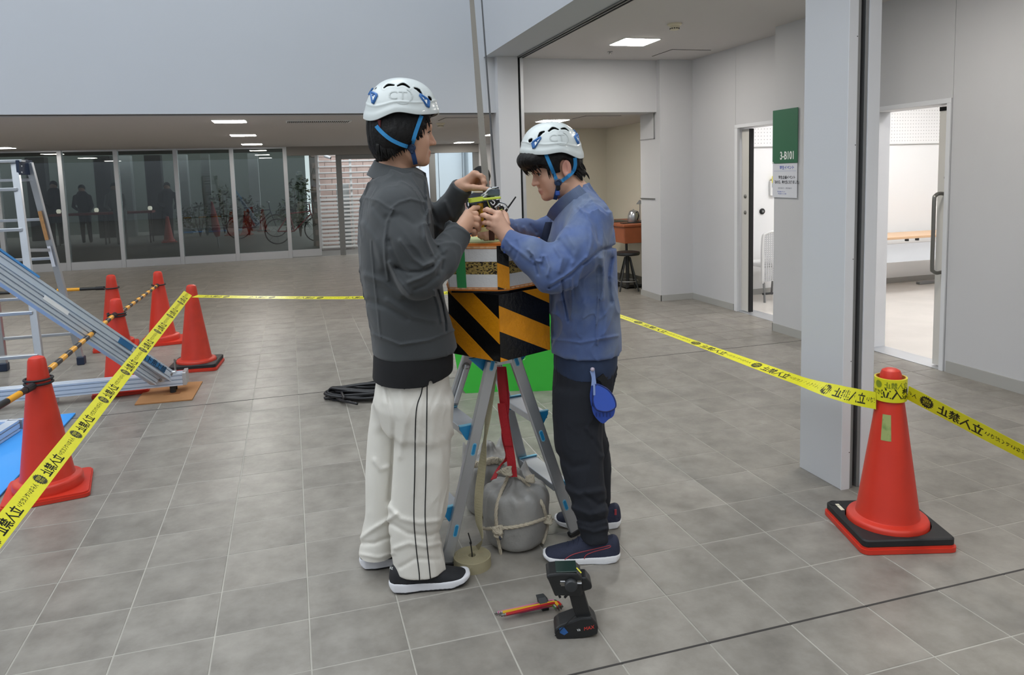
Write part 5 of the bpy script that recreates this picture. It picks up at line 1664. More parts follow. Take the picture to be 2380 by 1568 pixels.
def helmet_pt(th, u, off=0.0):
    """th: angle from the front; u: 0 at the rim, 1 at the crown"""
    zr = np.interp(np.abs(th), RIM_T, RIM_Z); ph = u * math.pi / 2
    c = np.cos(ph) ** 0.86; s_ = np.sin(ph) ** 0.95
    fl = 0.0035 * np.exp(-(u / 0.10) ** 4) + off
    egg = 1 + 0.012 * np.cos(th)
    x = (HAX + fl) * np.cos(th) * c * egg - 0.006; y = (HAY + fl) * np.sin(th) * c; z = zr + (HTOP + off - zr) * s_
    return np.stack([x, y, z], -1)


VENTS = [[(-0.052, 0.127), (-0.040, 0.1355), (-0.020, 0.1345)], [(-0.007, 0.1325), (0.010, 0.139), (0.030, 0.128)], [(0.046, 0.1275), (0.058, 0.122), (0.069, 0.108)], [(-0.092, 0.135), (-0.088, 0.128), (-0.083, 0.128)], [(0.090, 0.103), (0.094, 0.098), (0.096, 0.093)]]


def build_helmet(person, R, c, sc, view_side):
    """R, c, sc: frame of the helmet; view_side: +1 if its left side is towards the camera"""
    wl = lambda q: c + (np.asarray(q) * sc) @ R
    nt, nu = 420, 150
    th = np.linspace(-math.pi, math.pi, nt, endpoint=False); u = np.linspace(0, 0.995, nu)
    G = helmet_pt(th[:, None] + 0 * u[None], u[None] + 0 * th[:, None])
    X = G[..., 0], np.abs(G[..., 1]), G[..., 2]
    dv = np.full(G.shape[:2], 1e9)
    for arc in VENTS:
        A = spline([(a, b, 0) for a, b in arc], 12)[:, :2]; k = len(A)
        wdt = np.interp(np.arange(k), [0, (k - 1) / 2, k - 1], [0.0030, 0.0054, 0.0030])
        for i in range(k): dv = np.minimum(dv, np.hypot(X[0] - A[i, 0], X[2] - A[i, 1]) - wdt[i])
    dv = np.where(X[1] > 0.03, dv, 1e9)
    # raised lips round the vents
    n_ = G - np.array([0, 0, 0.05]); n_ /= np.linalg.norm(n_, axis=-1, keepdims=True)
    ridge = 0.0016 * np.exp(-((u[None] - 0.20 - 0.03 * np.cos(2 * th[:, None])) / 0.02) ** 2)
    G = G + n_ * (0.0010 * np.exp(-((dv - 0.0035) / 0.0035) ** 2) + ridge)[..., None]
    ins = dv < 0
    nb_out = np.zeros_like(ins)
    for di_ in (-1, 0, 1):
        for dj_ in (-1, 0, 1): nb_out |= np.roll(np.roll(~ins, di_, 0), dj_, 1)
    snap = ins & nb_out                     # vertices just inside a vent move onto its outline
    gi_ = (np.roll(dv, -1, 0) - np.roll(dv, 1, 0)) / 2; gj_ = (np.roll(dv, -1, 1) - np.roll(dv, 1, 1)) / 2; g2 = gi_ ** 2 + gj_ ** 2 + 1e-12
    I, J = np.where(snap)
    sI = np.clip(-dv[I, J] * gi_[I, J] / g2[I, J], -1.2, 1.2); sJ = np.clip(-dv[I, J] * gj_[I, J] / g2[I, J], -1.2, 1.2)
    Gs = helmet_pt(th[I] + sI * (th[1] - th[0]), np.clip(u[J] + sJ * (u[1] - u[0]), 0, 1)); nS = Gs - np.array([0, 0, 0.05]); nS /= np.linalg.norm(nS, axis=-1, keepdims=True)
    G[I, J] = Gs + nS * 0.0004
    F = []
    for i in range(nt):
        i2 = (i + 1) % nt
        for j in range(nu - 1):
            q4 = ((i, j), (i2, j), (i2, j + 1), (i, j + 1))
            if ins[i, j] or ins[i2, j] or ins[i, j + 1] or ins[i2, j + 1]:
                if any(ins[p] and not snap[p] for p in q4) or all(ins[p] for p in q4): continue
            F.append((i * nu + j, i2 * nu + j, i2 * nu + j + 1, i * nu + j + 1))
    F.append(tuple(i * nu + nu - 1 for i in range(nt)))
    root = link_mesh('helmet', wl(G.reshape(-1, 3)), F, m_helm, person, True)
    md = root.modifiers.new('thickness', 'SOLIDIFY'); md.thickness = 0.0035; md.offset = -1
    # dark foam liner
    V, Fq = [], []
    th2 = np.linspace(-math.pi, math.pi, 64, endpoint=False); u2 = np.linspace(0.02, 1, 20)
    V = helmet_pt(th2[:, None] + 0 * u2[None], u2[None] + 0 * th2[:, None], -0.009).reshape(-1, 3)
    Fq = [(i * 20 + j, ((i + 1) % 64) * 20 + j, ((i + 1) % 64) * 20 + j + 1, i * 20 + j + 1) for i in range(64) for j in range(19)]
    link_mesh('liner', wl(V), Fq, m_liner, root, True)
    # triangular strap clips with their white eyes
    for side in (1, -1):
        for xc, zc, pts in ((-0.086, 0.096, [(-0.014, 0.020), (0.012, 0.008), (-0.001, -0.023)]), (0.078, 0.088, [(-0.018, 0.022), (0.014, 0.002), (0.013, -0.022)])):
            def surf(x, z, off):
                ang = math.atan2(1, 0); best = None
                yy = np.linspace(0.02, 0.13, 200)
                ths = np.arctan2(yy / HAY, np.full_like(yy, (x + 0.006) / HAX))
                # search the shell point with this x and z
                uu = np.linspace(0, 1, 120); TT, UU = np.meshgrid(np.linspace(0, math.pi, 180), uu)
                Q = helmet_pt(TT, UU, off); e = (Q[..., 0] - x) ** 2 + (Q[..., 2] - z) ** 2
                k = np.unravel_index(np.argmin(e), e.shape); q = Q[k].copy(); q[0], q[2] = x, z; q[1] *= side
                return q
            P_ = [(xc + a, zc + b) for a, b in pts]
            rim = []
            for k in range(3):
                a, b = np.array(P_[k]), np.array(P_[(k + 1) % 3])
                for f in (0.12, 0.5, 0.88): rim.append(surf(*(a * (1 - f) + b * f), 0.0025))
            MB().tube(wl(np.array(rim)), 0.0042 * sc, 8, closed=True).build('strap_clip', m_hblue, root, smooth=True)
            cc = np.mean(P_, axis=0)
            inner = [surf(*(cc + (np.array(p) - cc) * 1.0), 0.0036) for p in P_]
            mb = MB(); nn = np.array([0, side, 0.0])
            mb.add(wl(np.array(inner + [q + nn * 0.002 for q in inner])), [(0, 1, 2), (5, 4, 3), (0, 3, 4, 1), (1, 4, 5, 2), (2, 5, 3, 0)])
            mb.build('clip_plate', m_hblue, root)
            inner = [surf(*(cc + (np.array(p) - cc) * 0.52), 0.0062) for p in P_]
            mb = MB(); mb.add(wl(np.array(inner + [q + nn * 0.002 for q in inner])), [(0, 1, 2), (5, 4, 3), (0, 3, 4, 1), (1, 4, 5, 2), (2, 5, 3, 0)])
            mb.build('clip_inset', M('clip_white', '#eef2f4', 0.4), root)
            q = surf(cc[0] - 0.001, cc[1] + 0.004, 0.0072)
            MB().tube(wl(np.array([q + nn * 0.001, q + nn * 0.0035])), 0.0028 * sc, 10).build('clip_rivet', m_hblue, root)
    bk_ = [helmet_pt(np.array(math.pi), np.array(v), 0.003) for v in (0.36, 0.43, 0.50)]
    MB().strip(wl(np.array(bk_) - [0, 0.010, 0]), wl(np.array(bk_) + [0, 0.010, 0]), 0.004).build('rear_clip', m_hblue, root)
    # printed letters CT in an open oval, flat on the shell
    for side in (1, -1):
        V, Ft = text_mesh('CT', 0.038, 0, 'CENTER', 0, 3)
        V[:, 0] *= 1.25
        mbl = MB(); mbl.add(V, Ft)
        ang = np.linspace(-2.3, 1.2, 26) if side > 0 else np.linspace(-2.3, 1.2, 26)
        L_ = np.stack([0.018 + 0.030 * np.cos(ang), 0.010 + 0.026 * np.sin(ang), 0 * ang], 1); R_2 = np.stack([0.018 + 0.0265 * np.cos(ang), 0.010 + 0.0235 * np.sin(ang), 0 * ang], 1)
        k = len(ang); mbl.add(np.concatenate([L_, R_2]), [(i, i + 1, k + i + 1, k + i) for i in range(k - 1)])
        Vt = np.concatenate(mbl.V)
        # place on the side: text runs along -x on the left side and +x on the right side
        xs = 0.0 + (Vt[:, 0] - 0.006) * (-1 if side > 0 else 1); zs = 0.088 + Vt[:, 1]
        TT, UU = np.meshgrid(np.linspace(0.15, math.pi - 0.15, 220), np.linspace(0, 1, 140)); Q = helmet_pt(TT, UU, 0.0012).reshape(-1, 3)
        out = []
        for x, z in zip(xs, zs):
            kk = np.argmin((Q[:, 0] - x) ** 2 + (Q[:, 2] - z) ** 2); out.append((x, side * (Q[kk, 1] + 0.0004), z))
        link_mesh('printed_logo', wl(np.array(out)), mbl.F, m_logo, root)
    return root


# ------------------------------------------------------------------ shoes
def shoe_sdfs(heel, toe, wmax, sole_h, up_h, L):
    x_ = toe - heel; x_[2] = 0; x_ /= np.linalg.norm(x_); y_ = np.cross(UP, x_)
    heel = np.array([heel[0], heel[1], 0.0])

    def loc(P): q = P - heel; return q @ x_, q @ y_, q[:, 2]
    xs = np.array([-0.01, 0.0, 0.02, 0.06, 0.11, 0.17, 0.22, 0.26, 0.285, 0.30]) * L / 0.29
    wd_ = np.array([0.004, 0.020, 0.033, 0.039, 0.037, 0.042, 0.047, 0.042, 0.026, 0.004]) * wmax / 0.047

    def sole(P):
        x, y, z = loc(P); w = np.interp(x, xs, wd_)
        top = np.interp(x / L, [0, 0.1, 0.3, 0.6, 0.85, 1.0], np.array([1.05, 1.0, 0.85, 0.74, 0.82, 1.05]) * sole_h)
        bot = np.interp(x / L, [0, 0.06, 0.2, 0.72, 0.88, 1.0], [0.016, 0.006, 0.0, 0.0, 0.010, 0.030])
        d = smax(np.abs(y) - w, z - top, 0.010); d = smax(d, bot - z, 0.008)
        return smax(d, np.maximum(-x, x - L), 0.02)

    def upper(P):
        x, y, z = loc(P); w = np.interp(x, xs, wd_ * 0.94)
        base = np.interp(x / L, [0, 0.3, 0.6, 0.85, 1.0], np.array([0.92, 0.8, 0.68, 0.75, 0.9]) * sole_h) - 0.006
        hh = np.interp(x / L, [-0.02, 0.02, 0.10, 0.22, 0.36, 0.46, 0.60, 0.78, 0.92, 1.0], np.array([0.62, 0.86, 0.92, 0.80, 0.98, 0.92, 0.66, 0.50, 0.38, 0.15]) * up_h)
        hf = np.maximum(hh - base, 0.012)
        k = (np.abs(y / w) ** 2.6 + np.abs((z - base) / hf) ** 2.4 + 1e-9) ** (1 / 2.5)
        d = (k - 1) * np.minimum(np.maximum(w, 0.006), hf) * 0.8
        d = smax(d, base - z, 0.004)
        return smax(d, np.maximum(-x + 0.002, x - L + 0.006), 0.02)
    return sole, upper, (lambda a, b, c: heel + x_ * a + y_ * b + UP * c), x_, y_


def shoe(person, heel, toe, wmax, sole_h, up_h, m_up, m_sole, m_out, laces=True):
    L = np.linalg.norm((toe - heel)[:2])
    so, up_, at, x_, y_ = shoe_sdfs(heel, np.array(toe), wmax, sole_h, up_h, L)
    lo_, hi_ = box_of([at(-0.02, 0, 0), at(L + 0.02, 0, up_h + 0.03)], 0.07); lo_[2] = -0.01
    s = net_obj('shoe', up_, lo_, hi_, 0.0035, m_up, person)
    net_obj('midsole', so, lo_, hi_, 0.0035, m_sole, s)
    ol = lambda P: smax(so(P - np.array([0, 0, 0.0])) - 0.0015, P[:, 2] - 0.008 - 0.022 * np.clip(((P - at(0, 0, 0)) @ x_ / L - 0.75) * 4, 0, 1), 0.002)
    net_obj('outsole', ol, lo_, hi_, 0.0035, m_out, s)
    if laces:
        mb = MB()
        for k in range(5):
            xx = L * (0.40 + 0.065 * k); zt = np.interp(xx / L, [0.36, 0.46, 0.60, 0.78], np.array([0.98, 0.92, 0.66, 0.50]) * up_h)
            q = [at(xx + 0.004, -0.026, zt - 0.014), at(xx, -0.012, zt + 0.001), at(xx, 0.012, zt + 0.001), at(xx + 0.004, 0.026, zt - 0.014)]
            mb.tube(spline(q, 12), 0.0022, 6)
        for sgn in (-1, 1):
            a = at(L * 0.41, 0, up_h * 0.96); mb.tube(spline([a, a + y_ * sgn * 0.03 + UP * 0.006, a + y_ * sgn * 0.035 - UP * 0.016, a + y_ * sgn * 0.010 - UP * 0.002], 14), 0.0018, 6)
        o = mb.build('laces', m_up if m_up.name != 'black_knit' else m_up, s, smooth=True); o['kind'] = 'stuff'
    return s, up_, so, at, L


# ------------------------------------------------------------------ hands
def hand_sdf(P, wrist, wr, fingers, thumb, palm_r=0.0145, fr=0.0090):
    """fingers: list of joint lists (first is the knuckle); thumb: joint list from its base on the side of the palm"""
    d = None
    for f in fingers:
        e = cap(P, wrist, f[0], wr * 0.72, palm_r); d = e if d is None else smin(d, e, 0.010)
    for a, b in zip(fingers[:-1], fingers[1:]):
        d = smin(d, cap(P, a[0], b[0], palm_r * 0.86), 0.008)
    for i, f in enumerate(fingers):
        r0 = fr * (1.0, 1.05, 1.0, 0.86)[i]; n = len(f)
        rs = np.linspace(r0 * 1.12, r0 * 0.82, n)
        e = chain(P, f, rs, 0.003)
        for j in f[1:-1]: e = smin(e, np.linalg.norm(P - j, axis=1) - r0 * 1.04, 0.004)
        d = smin(d, e, 0.0045)
    rs = np.linspace(fr * 1.5, fr * 0.95, len(thumb))
    d = smin(d, chain(P, thumb, rs, 0.004), 0.008)
    return d


def nails(hand_f, tips, parent):
    pass
def wrinkle(P, a1, a2, zs):
    """sharp cloth folds: ridged noise drawn out along warped directions"""
    w = np.stack([vnoise(P, 5), vnoise(P + 7.7, 5), vnoise(P + 3.1, 5)], 1) * 0.16
    q = (P + w) * np.array([1.0, 1.0, zs])
    r1 = np.clip(1 - np.abs(vnoise(q @ ROT_A, 9.0)) * 6.5, 0, 1) ** 2
    r2 = np.clip(1 - np.abs(vnoise(q @ ROT_B, 19.0)) * 6.5, 0, 1) ** 2
    m = np.clip(0.5 + 2.2 * vnoise(P + 11.0, 4), 0, 1)
    return m * (a1 * r1 + a2 * r2)


ROT_A = np.array([[0.8, 0.0, 0.6], [0.0, 1.0, 0.0], [-0.3, 0.2, 0.45]]); ROT_B = np.array([[0.6, 0.3, -0.7], [0.0, 1.0, 0.2], [0.4, 0.0, 0.5]])


def WW(l): return [W(*q) for q in l]


def sleeve(P, pts, rs, cut=None, k=0.03):
    d = chain(P, pts, rs, k)
    if cut is not None:
        a, b = np.asarray(pts[-2]), np.asarray(pts[-1]); n = (b - a) / np.linalg.norm(b - a)
        d = smax(d, (P - b) @ n - cut, 0.006)
    return d


def collar_sdf(P, c, ax, r_u, r_v, top_back, top_front, bot, th=0.005, yaw=0.0, lean=0.0):
    """upright collar band round the neck; ax = forward direction, heights in metres above c"""
    q = P - c; u = q @ ax; v = q @ np.cross(UP, ax); z = q[:, 2]
    u = u - lean * z
    k = np.sqrt((u / r_u) ** 2 + (v / r_v) ** 2 + 1e-9); d = np.abs((k - 1) * min(r_u, r_v)) - th
    t = top_back + (top_front - top_back) * np.clip((u / r_u + 1) / 2, 0, 1)
    return smax(smax(d, z - t, 0.004), bot - z, 0.004)


def tubes_on(f, lines, r, name, mat, parent, off=0.0, n=60, d0=2.2):
    mb = MB()
    for pts in lines:
        p = on_surface(f, pts, off, n, d0)
        if len(p) > 2: mb.tube(p, r, 6)
    return mb.build(name, mat, parent, smooth=True) if mb.n else None


def ribbon_on(f, pts, width, name, mat, parent, off=0.0025, n=40, th=0.0016, d0=2.2):
    """webbing lying on a surface along a pixel line; width in metres"""
    p = on_surface(f, pts, off, n, d0)
    ker = np.ones(5) / 5
    p = np.stack([np.convolve(np.pad(p[:, k], 2, 'edge'), ker, 'valid') for k in range(3)], 1)
    T = np.gradient(p, axis=0); V_ = p - EYE; S_ = np.cross(T, V_); S_ /= np.linalg.norm(S_, axis=1, keepdims=True)
    return MB().strip(p - S_ * width / 2, p + S_ * width / 2, th).build(name, mat, parent)


def tufts(hd, roots, name, mat, parent, r=0.0045):
    """locks of hair: list of (start, mid, end) in head coordinates"""
    mb = MB()
    for a, m, e in roots:
        mb.tube(spline([hd.wld(a), hd.wld(m), hd.wld(e)], 7), np.array([0.9, 1.0, 0.95, 0.8, 0.6, 0.35, 0.08]) * r * hd.s, 6)
    o = mb.build(name, mat, parent, smooth=True); o['kind'] = 'stuff'
    return o


def face_details(hd, person, sides, brow_z=0.016):
    for s in sides:
        e = hd.wld((0.0735, s * 0.0305, -0.0105))
        ax = hd.R[0] * 0.97 + hd.R[1] * s * 0.18
        MB().lathe([(0.0001, 0.0130), (0.005, 0.0122), (0.0095, 0.0088), (0.0122, 0.004), (0.0128, 0)], 16, e, ax).build('eye', m_eye, person, smooth=True)
        MB().lathe([(0.0001, 0.0138), (0.0035, 0.0132), (0.0056, 0.0118)], 14, e, ax).build('iris', m_iris, person, smooth=True)
        mb = MB()
        lid = [hd.wld((0.0835, s * 0.018, -0.0085)), hd.wld((0.0895, s * 0.027, -0.0045)), hd.wld((0.0880, s * 0.037, -0.0055)), hd.wld((0.080, s * 0.0455, -0.0105))]
        mb.tube(spline(lid, 12), 0.0016 * hd.s, 6)
        mb.build('eyelash', m_hair, person, smooth=True)
        br = [hd.wld((0.0915, s * 0.014, brow_z + 0.000)), hd.wld((0.0930, s * 0.026, brow_z + 0.005)), hd.wld((0.0885, s * 0.040, brow_z + 0.004)), hd.wld((0.079, s * 0.052, brow_z - 0.003))]
        MB().tube(spline(br, 12), np.array([1.2, 1.8, 2.1, 2.2, 2.2, 2.1, 2.0, 1.8, 1.5, 1.2, 0.9, 0.4]) * 0.001, 6).build('eyebrow', m_hair, person, smooth=True)


def add_part(parts, f, lo, hi, h, tint, hd):
    V, F = surface_net(f, lo, hi, h); V = relaxed(V, F); parts.append((V, F, tint(hd.loc(V)) if hd is not None else tint(V)))


def flat_tint(hexc):
    c = np.array(lin(hexc)[:3])
    return lambda V: c * (1 + 0.10 * vnoise(V, 60)[:, None] + 0.06 * vnoise(V, 25)[:, None])


# ================================================================== FIRST PERSON: dark jacket, white trousers, facing right
D1 = 2.70
p1 = empty('person', tuple(atz(960, 1345)), 'standing person in charcoal work jacket, white trousers with black piping and white helmet', 'person')
Y1 = 0.20
hd1 = Head(936, 300, D1, frame(0.20, 0.06, 1), 1.08)
S1 = [(392, 884, 972, 0.085, D1), (410, 868, 985, 0.12, D1), (430, 856, 990, 0.165, D1), (455, 845, 995, 0.200, D1), (500, 836, 1002, 0.222, D1), (560, 833, 1006, 0.225, D1), (640, 839, 1022, 0.215, D1), (700, 848, 1036, 0.21, D1), (755, 860, 1054, 0.205, D1), (795, 866, 1062, 0.20, D1), (812, 868, 1063, 0.198, D1)]
A1 = WW([(926, 492, 2.555), (944, 570, 2.49), (976, 645, 2.475)]); A1f = WW([(976, 645, 2.475), (1022, 606, 2.54), (1066, 541, 2.615)])
B1s = WW([(955, 478, 2.86), (985, 525, 2.95), (1010, 540, 2.97)]); B1f = WW([(1010, 540, 2.97), (1042, 492, 2.93), (1074, 434, 2.885)])
f1d = RH * math.cos(Y1) + FH * math.sin(Y1)
L1 = [
    ([(842, 457), (878, 466), (902, 482), (914, 487)], 3.0, 0.0030, 2.75),
    ([(914, 487), (900, 515), (894, 560), (896, 610), (902, 650)], 3.2, 0.004, 2.75), ([(908, 484), (928, 470), (955, 462), (985, 470)], 3.0, 0.003, 2.75),
    ([(862, 560), (868, 630), (876, 700), (884, 785)], 2.0, 0.0025, 2.8), ([(866, 776), (930, 801), (1000, 790), (1056, 766)], 3.2, 0.004, 2.8),
    ([(1016, 672), (1027, 705), (1034, 745), (1036, 770)], 3, -0.007, 2.7), ([(1009, 676), (1020, 710), (1027, 748)], 3.2, 0.006, 2.7),
    ([(906, 560), (916, 590), (934, 625), (950, 650)], 6, -0.006, 2.6), ([(930, 560), (958, 600), (984, 618), (1006, 610)], 5, 0.008, 2.6), ([(920, 620), (950, 632), (978, 632), (1004, 618)], 4, -0.008, 2.6),
    ([(905, 610), (925, 650), (952, 684)], 5, 0.007, 2.6), ([(950, 655), (980, 645), (1008, 630), (1030, 600)], 5, 0.008, 2.6), ([(965, 672), (990, 662), (1016, 640)], 4, -0.006, 2.6), ([(985, 520), (990, 560), (1004, 590)], 4, 0.007, 2.6),
    ([(1018, 575), (1030, 598), (1028, 625)], 4, -0.006, 2.65), ([(1000, 610), (1035, 580)], 5, 0.004, 2.65),
    ([(850, 640), (890, 655), (930, 690)], 8, 0.005, 2.8), ([(858, 700), (900, 712), (945, 740)], 8, -0.005, 2.8), ([(900, 700), (960, 735), (1010, 745)], 8, 0.005, 2.8), ([(842, 520), (872, 560), (886, 620)], 9, 0.005, 2.8),
    ([(900, 505), (930, 500), (960, 520)], 7, -0.004, 2.6), ([(870, 480), (900, 520), (905, 570)], 7, -0.004, 2.7), ([(1002, 490), (1015, 520), (1010, 555)], 5, -0.007, 3.2, 2.76), ([(1034, 470), (1050, 505)], 5, 0.006, 3.2, 2.76),
    ([(990, 420), (993, 470), (998, 520)], 3, 0.006, 2.9),
]


def jacket1(P):
    d = loft_sdf(P, S1, Y1, 2.25, 0.03, 0.010)
    q = P - W(950, 800, D1)
    hem = -(q[:, 2] + 0.012 - 0.03 * (q @ RH) / 0.15 * 0 - 0.0)
    a = sleeve(P, A1, [0.092, 0.080, 0.070], None); a = smin(a, sleeve(P, A1f, [0.070, 0.060, 0.045], 0.004), 0.03)
    b = sleeve(P, B1s, [0.082, 0.068, 0.062]); b = smin(b, sleeve(P, B1f, [0.062, 0.054, 0.043], 0.004), 0.03)
    d = smin(d, smin(a, b, 0.005), 0.028)
    for A in (A1f, B1f):    # cuffs
        n = (A[2] - A[1]) / np.linalg.norm(A[2] - A[1]); q2 = P - (A[2] - n * 0.012); t = q2 @ n
        d = smin(d, smax(np.linalg.norm(q2 - t[:, None] * n, axis=1) - 0.0455, np.abs(t) - 0.014, 0.004), 0.003)
    return d - 1.3 * crease_field(P, L1) + 0.008 * vnoise(P, 7) - wrinkle(P, 0.012, 0.006, 1.0)


m_jk1 = M('charcoal_cotton', '#3b3e40', 0.85, noise=(7, 0.12), bump=(600, 0.15), sheen=0.15)
J1lo, J1hi = W(815, 815, 2.70) - RH * 0.02 - FH * 0.30, W(1092, 372, 2.70) + FH * 0.35
lo_, hi_ = box_of([W(822, 825, 2.4), W(1096, 360, 2.4), W(822, 825, 3.05), W(1100, 365, 3.05)], 0.02)
jk1 = net_obj('jacket', jacket1, lo_, hi_, 0.0038, m_jk1, p1)
tb_ = hit(jacket1, 1060, 752, 2.3, 0.0)
if tb_ is not None:
    MB().box((-0.010, -0.004, -0.016), (0.022, 0.002, 0.012), 0.003, np.array([RH * 0.9 - UP * 0.4, FH, UP * 0.9 + RH * 0.4]), tb_ - FH * 0.002).build('hem_tab', m_jk1, jk1)
    MB().lathe([(0.005, 0), (0.005, 0.002), (0.002, 0.003)], 10, tb_ + RH * 0.008 - FH * 0.006 - UP * 0.004, -FH).build('snap_button', MATS['brushed_steel'], jk1)
top_ = WW([(990, 414, D1 - 0.02), (968, 404, D1 - 0.075), (931, 393, D1 - 0.088), (896, 385, D1 - 0.066), (872, 377, D1 - 0.005), (880, 372, D1 + 0.060), (920, 374, D1 + 0.090), (960, 388, D1 + 0.085), (988, 404, D1 + 0.03)])
bot_ = WW([(997, 462, D1 - 0.03), (968, 446, D1 - 0.115), (930, 434, D1 - 0.135), (890, 424, D1 - 0.112), (855, 408, D1 - 0.010), (866, 404, D1 + 0.085), (910, 404, D1 + 0.125), (960, 425, D1 + 0.12), (994, 452, D1 + 0.05)])
CL_B, CL_T = spline(bot_, 70), spline(top_, 70)
o = MB().strip(CL_B, CL_T, 0.008).build('collar', m_jk1, jk1, auto=True)
MB().tube(CL_T, 0.0045, 8).build('collar_edge', m_jk1, jk1, smooth=True)
# black shirt under the jacket
S1s = [(770, 872, 1048, 0.188, D1), (830, 866, 1053, 0.196, D1), (895, 866, 1052, 0.196, D1)]


def shirt1(P):
    d = loft_sdf(P, S1s, Y1, 2.25, 0.01, 0.004)
    q = P - W(960, 878, D1); cutz = -(q[:, 2] - (q @ RH) * 0.22)
    notch = np.hypot((P - W(1012, 868, D1)) @ RH, np.clip((P - W(1012, 860, D1))[:, 2], 0, 1)) - 0.006
    d = smax(d, cutz, 0.004)
    return smax(d, -notch, 0.002) + 0.004 * vnoise(P, 14)


lo_, hi_ = box_of([W(862, 905, 2.45), W(1056, 765, 2.95)], 0.02)
net_obj('undershirt', shirt1, lo_ - FH * 0.05, hi_ + FH * 0.05, 0.005, M('black_jersey', '#0f0f12', 0.85, bump=(500, 0.1)), p1)
# trousers
H1 = [(790, 886, 1036, 0.170, D1), (860, 878, 1042, 0.176, D1), (930, 869, 1047, 0.182, D1), (985, 888, 1030, 0.150, D1)]
N1 = [(930, 905, 1048, 0.095, 2.635), (1000, 913, 1047, 0.095, 2.64), (1100, 909, 1042, 0.090, 2.65), (1180, 905, 1036, 0.088, 2.66), (1225, 905, 1024, 0.086, 2.665), (1262, 910, 1022, 0.086, 2.668), (1290, 913, 1030, 0.088, 2.67), (1318, 917, 1034, 0.090, 2.67)]
R1 = [(930, 866, 985, 0.095, 2.80), (1000, 857, 955, 0.093, 2.80), (1100, 850, 935, 0.092, 2.80), (1190, 849, 925, 0.090, 2.805), (1232, 842, 924, 0.090, 2.81), (1262, 838, 922, 0.092, 2.81), (1290, 835, 918, 0.092, 2.815), (1303, 838, 915, 0.088, 2.815)]
T1L = [([(905, 1180), (930, 1205), (975, 1215), (1020, 1210)], 5.9, 0.007, 2.8), ([(908, 1215), (950, 1240), (1000, 1245), (1022, 1235)], 5.2, -0.007, 2.8), ([(915, 1275), (950, 1262), (990, 1270), (1025, 1262)], 5.2, 0.007, 2.8), ([(930, 1318), (965, 1298), (1020, 1300)], 4.5, -0.006, 2.8),
       ([(840, 1248), (862, 1232), (890, 1215), (920, 1195)], 5.2, 0.008, 3.0), ([(842, 1262), (870, 1262), (905, 1248)], 4.5, -0.007, 3.0), ([(838, 1288), (880, 1296), (915, 1285)], 3.9, 0.005, 3.0),
       ([(900, 900), (918, 980), (912, 1080), (906, 1160)], 5.9, -0.008, 2.8), ([(930, 905), (942, 980), (930, 1060)], 7.8, 0.006, 2.8), ([(1040, 880), (1010, 960), (1000, 1040)], 9.1, 0.004, 2.8), ([(870, 1070), (885, 1090), (905, 1085)], 5.9, 0.007, 3.0),
       ([(985, 890), (980, 950), (968, 1050), (962, 1150)], 4.5, 0.003, 2.8)]


def trousers1(P):
    hp = loft_sdf(P, H1, Y1, 2.3, 0.01, 0.02)
    a = loft_sdf(P, N1, 0.1, 2.2, 0.02, 0.004); b = loft_sdf(P, R1, 0.1, 2.2, 0.02, 0.004)
    d = smin(hp, np.minimum(a, b), 0.05)
    return d - 0.75 * crease_field(P, T1L) + 0.005 * vnoise(P * np.array([1, 1, 0.5]), 8) - wrinkle(P + 1.7, 0.007, 0.003, 0.45)


m_tr1 = M('cream_twill', '#dcd8cf', 0.85, noise=(6, 0.03), bump=(500, 0.12))
lo_, hi_ = box_of([W(826, 1365, 2.50), W(1056, 785, 2.90)], 0.03)
tr1 = net_obj('trousers', trousers1, lo_ - FH * 0.05, hi_ + FH * 0.08, 0.005, m_tr1, p1)
m_pipe = M('black_piping', '#141416', 0.7)
for ln in ([(985, 868), (980, 910), (967, 960), (964, 1100), (962, 1200), (967, 1270), (974, 1330), (975, 1350)], [(993, 868), (992, 960), (990, 1100), (988, 1200), (992, 1260), (999, 1330), (1001, 1349)]):
    tubes_on(trousers1, [ln], 0.0021, 'piping', m_pipe, tr1, 0.0, 90)
# shoes
m_k1 = M('black_knit', '#1c1d21', 0.75, noise=(60, 0.1), bump=(500, 0.3)); m_s1 = M('white_midsole', '#dcdce0', 0.6); m_o1 = M('black_outsole', '#141415', 0.6)
h1, t1 = atz(903, 1374) + FH * 0.006, atz(1095, 1350) + FH * 0.006
s_, u_, so_, at_, L_ = shoe(p1, h1, t1, 0.052, 0.044, 0.108, m_k1, m_s1, m_o1)
hl = hit(u_, 908, 1320, 2.3, 0.0)
if hl is not None:
    letters('KE', 0.014, hl - FH * 0.003 - RH * 0.004, np.array([RH * 0.8 + FH * -0.5, UP * 0.95 + RH * 0.2, -FH * 0.9 - RH * 0.3]), m_whiteink, s_)
h1b, t1b = atz(834, 1322) + FH * 0.010, atz(1025, 1292) + FH * 0.010
shoe(p1, h1b, t1b, 0.050, 0.046, 0.105, m_k1, m_s1, m_o1)

# head, neck and hands
neck1 = WW([(925, 340, D1), (918, 400, D1), (916, 450, D1)])


def headf1(P):
    d = head_local(hd1.loc(P)) * hd1.s
    return smin(d, chain(P, neck1, [0.056, 0.060, 0.085], 0.02), 0.022)


tint1 = skin_tint('#c4977c', '#ad6f62', '#b9806f')
parts = []
lo_, hi_ = box_of([hd1.wld((x, y, z)) for x in (-0.11, 0.12) for y in (-0.1, 0.1) for z in (-0.125, 0.12)] + [neck1[2] - UP * 0.02, neck1[2] + RH * 0.08, neck1[2] - RH * 0.08], 0.015)
add_part(parts, headf1, lo_, hi_, 0.0026, tint1, hd1)
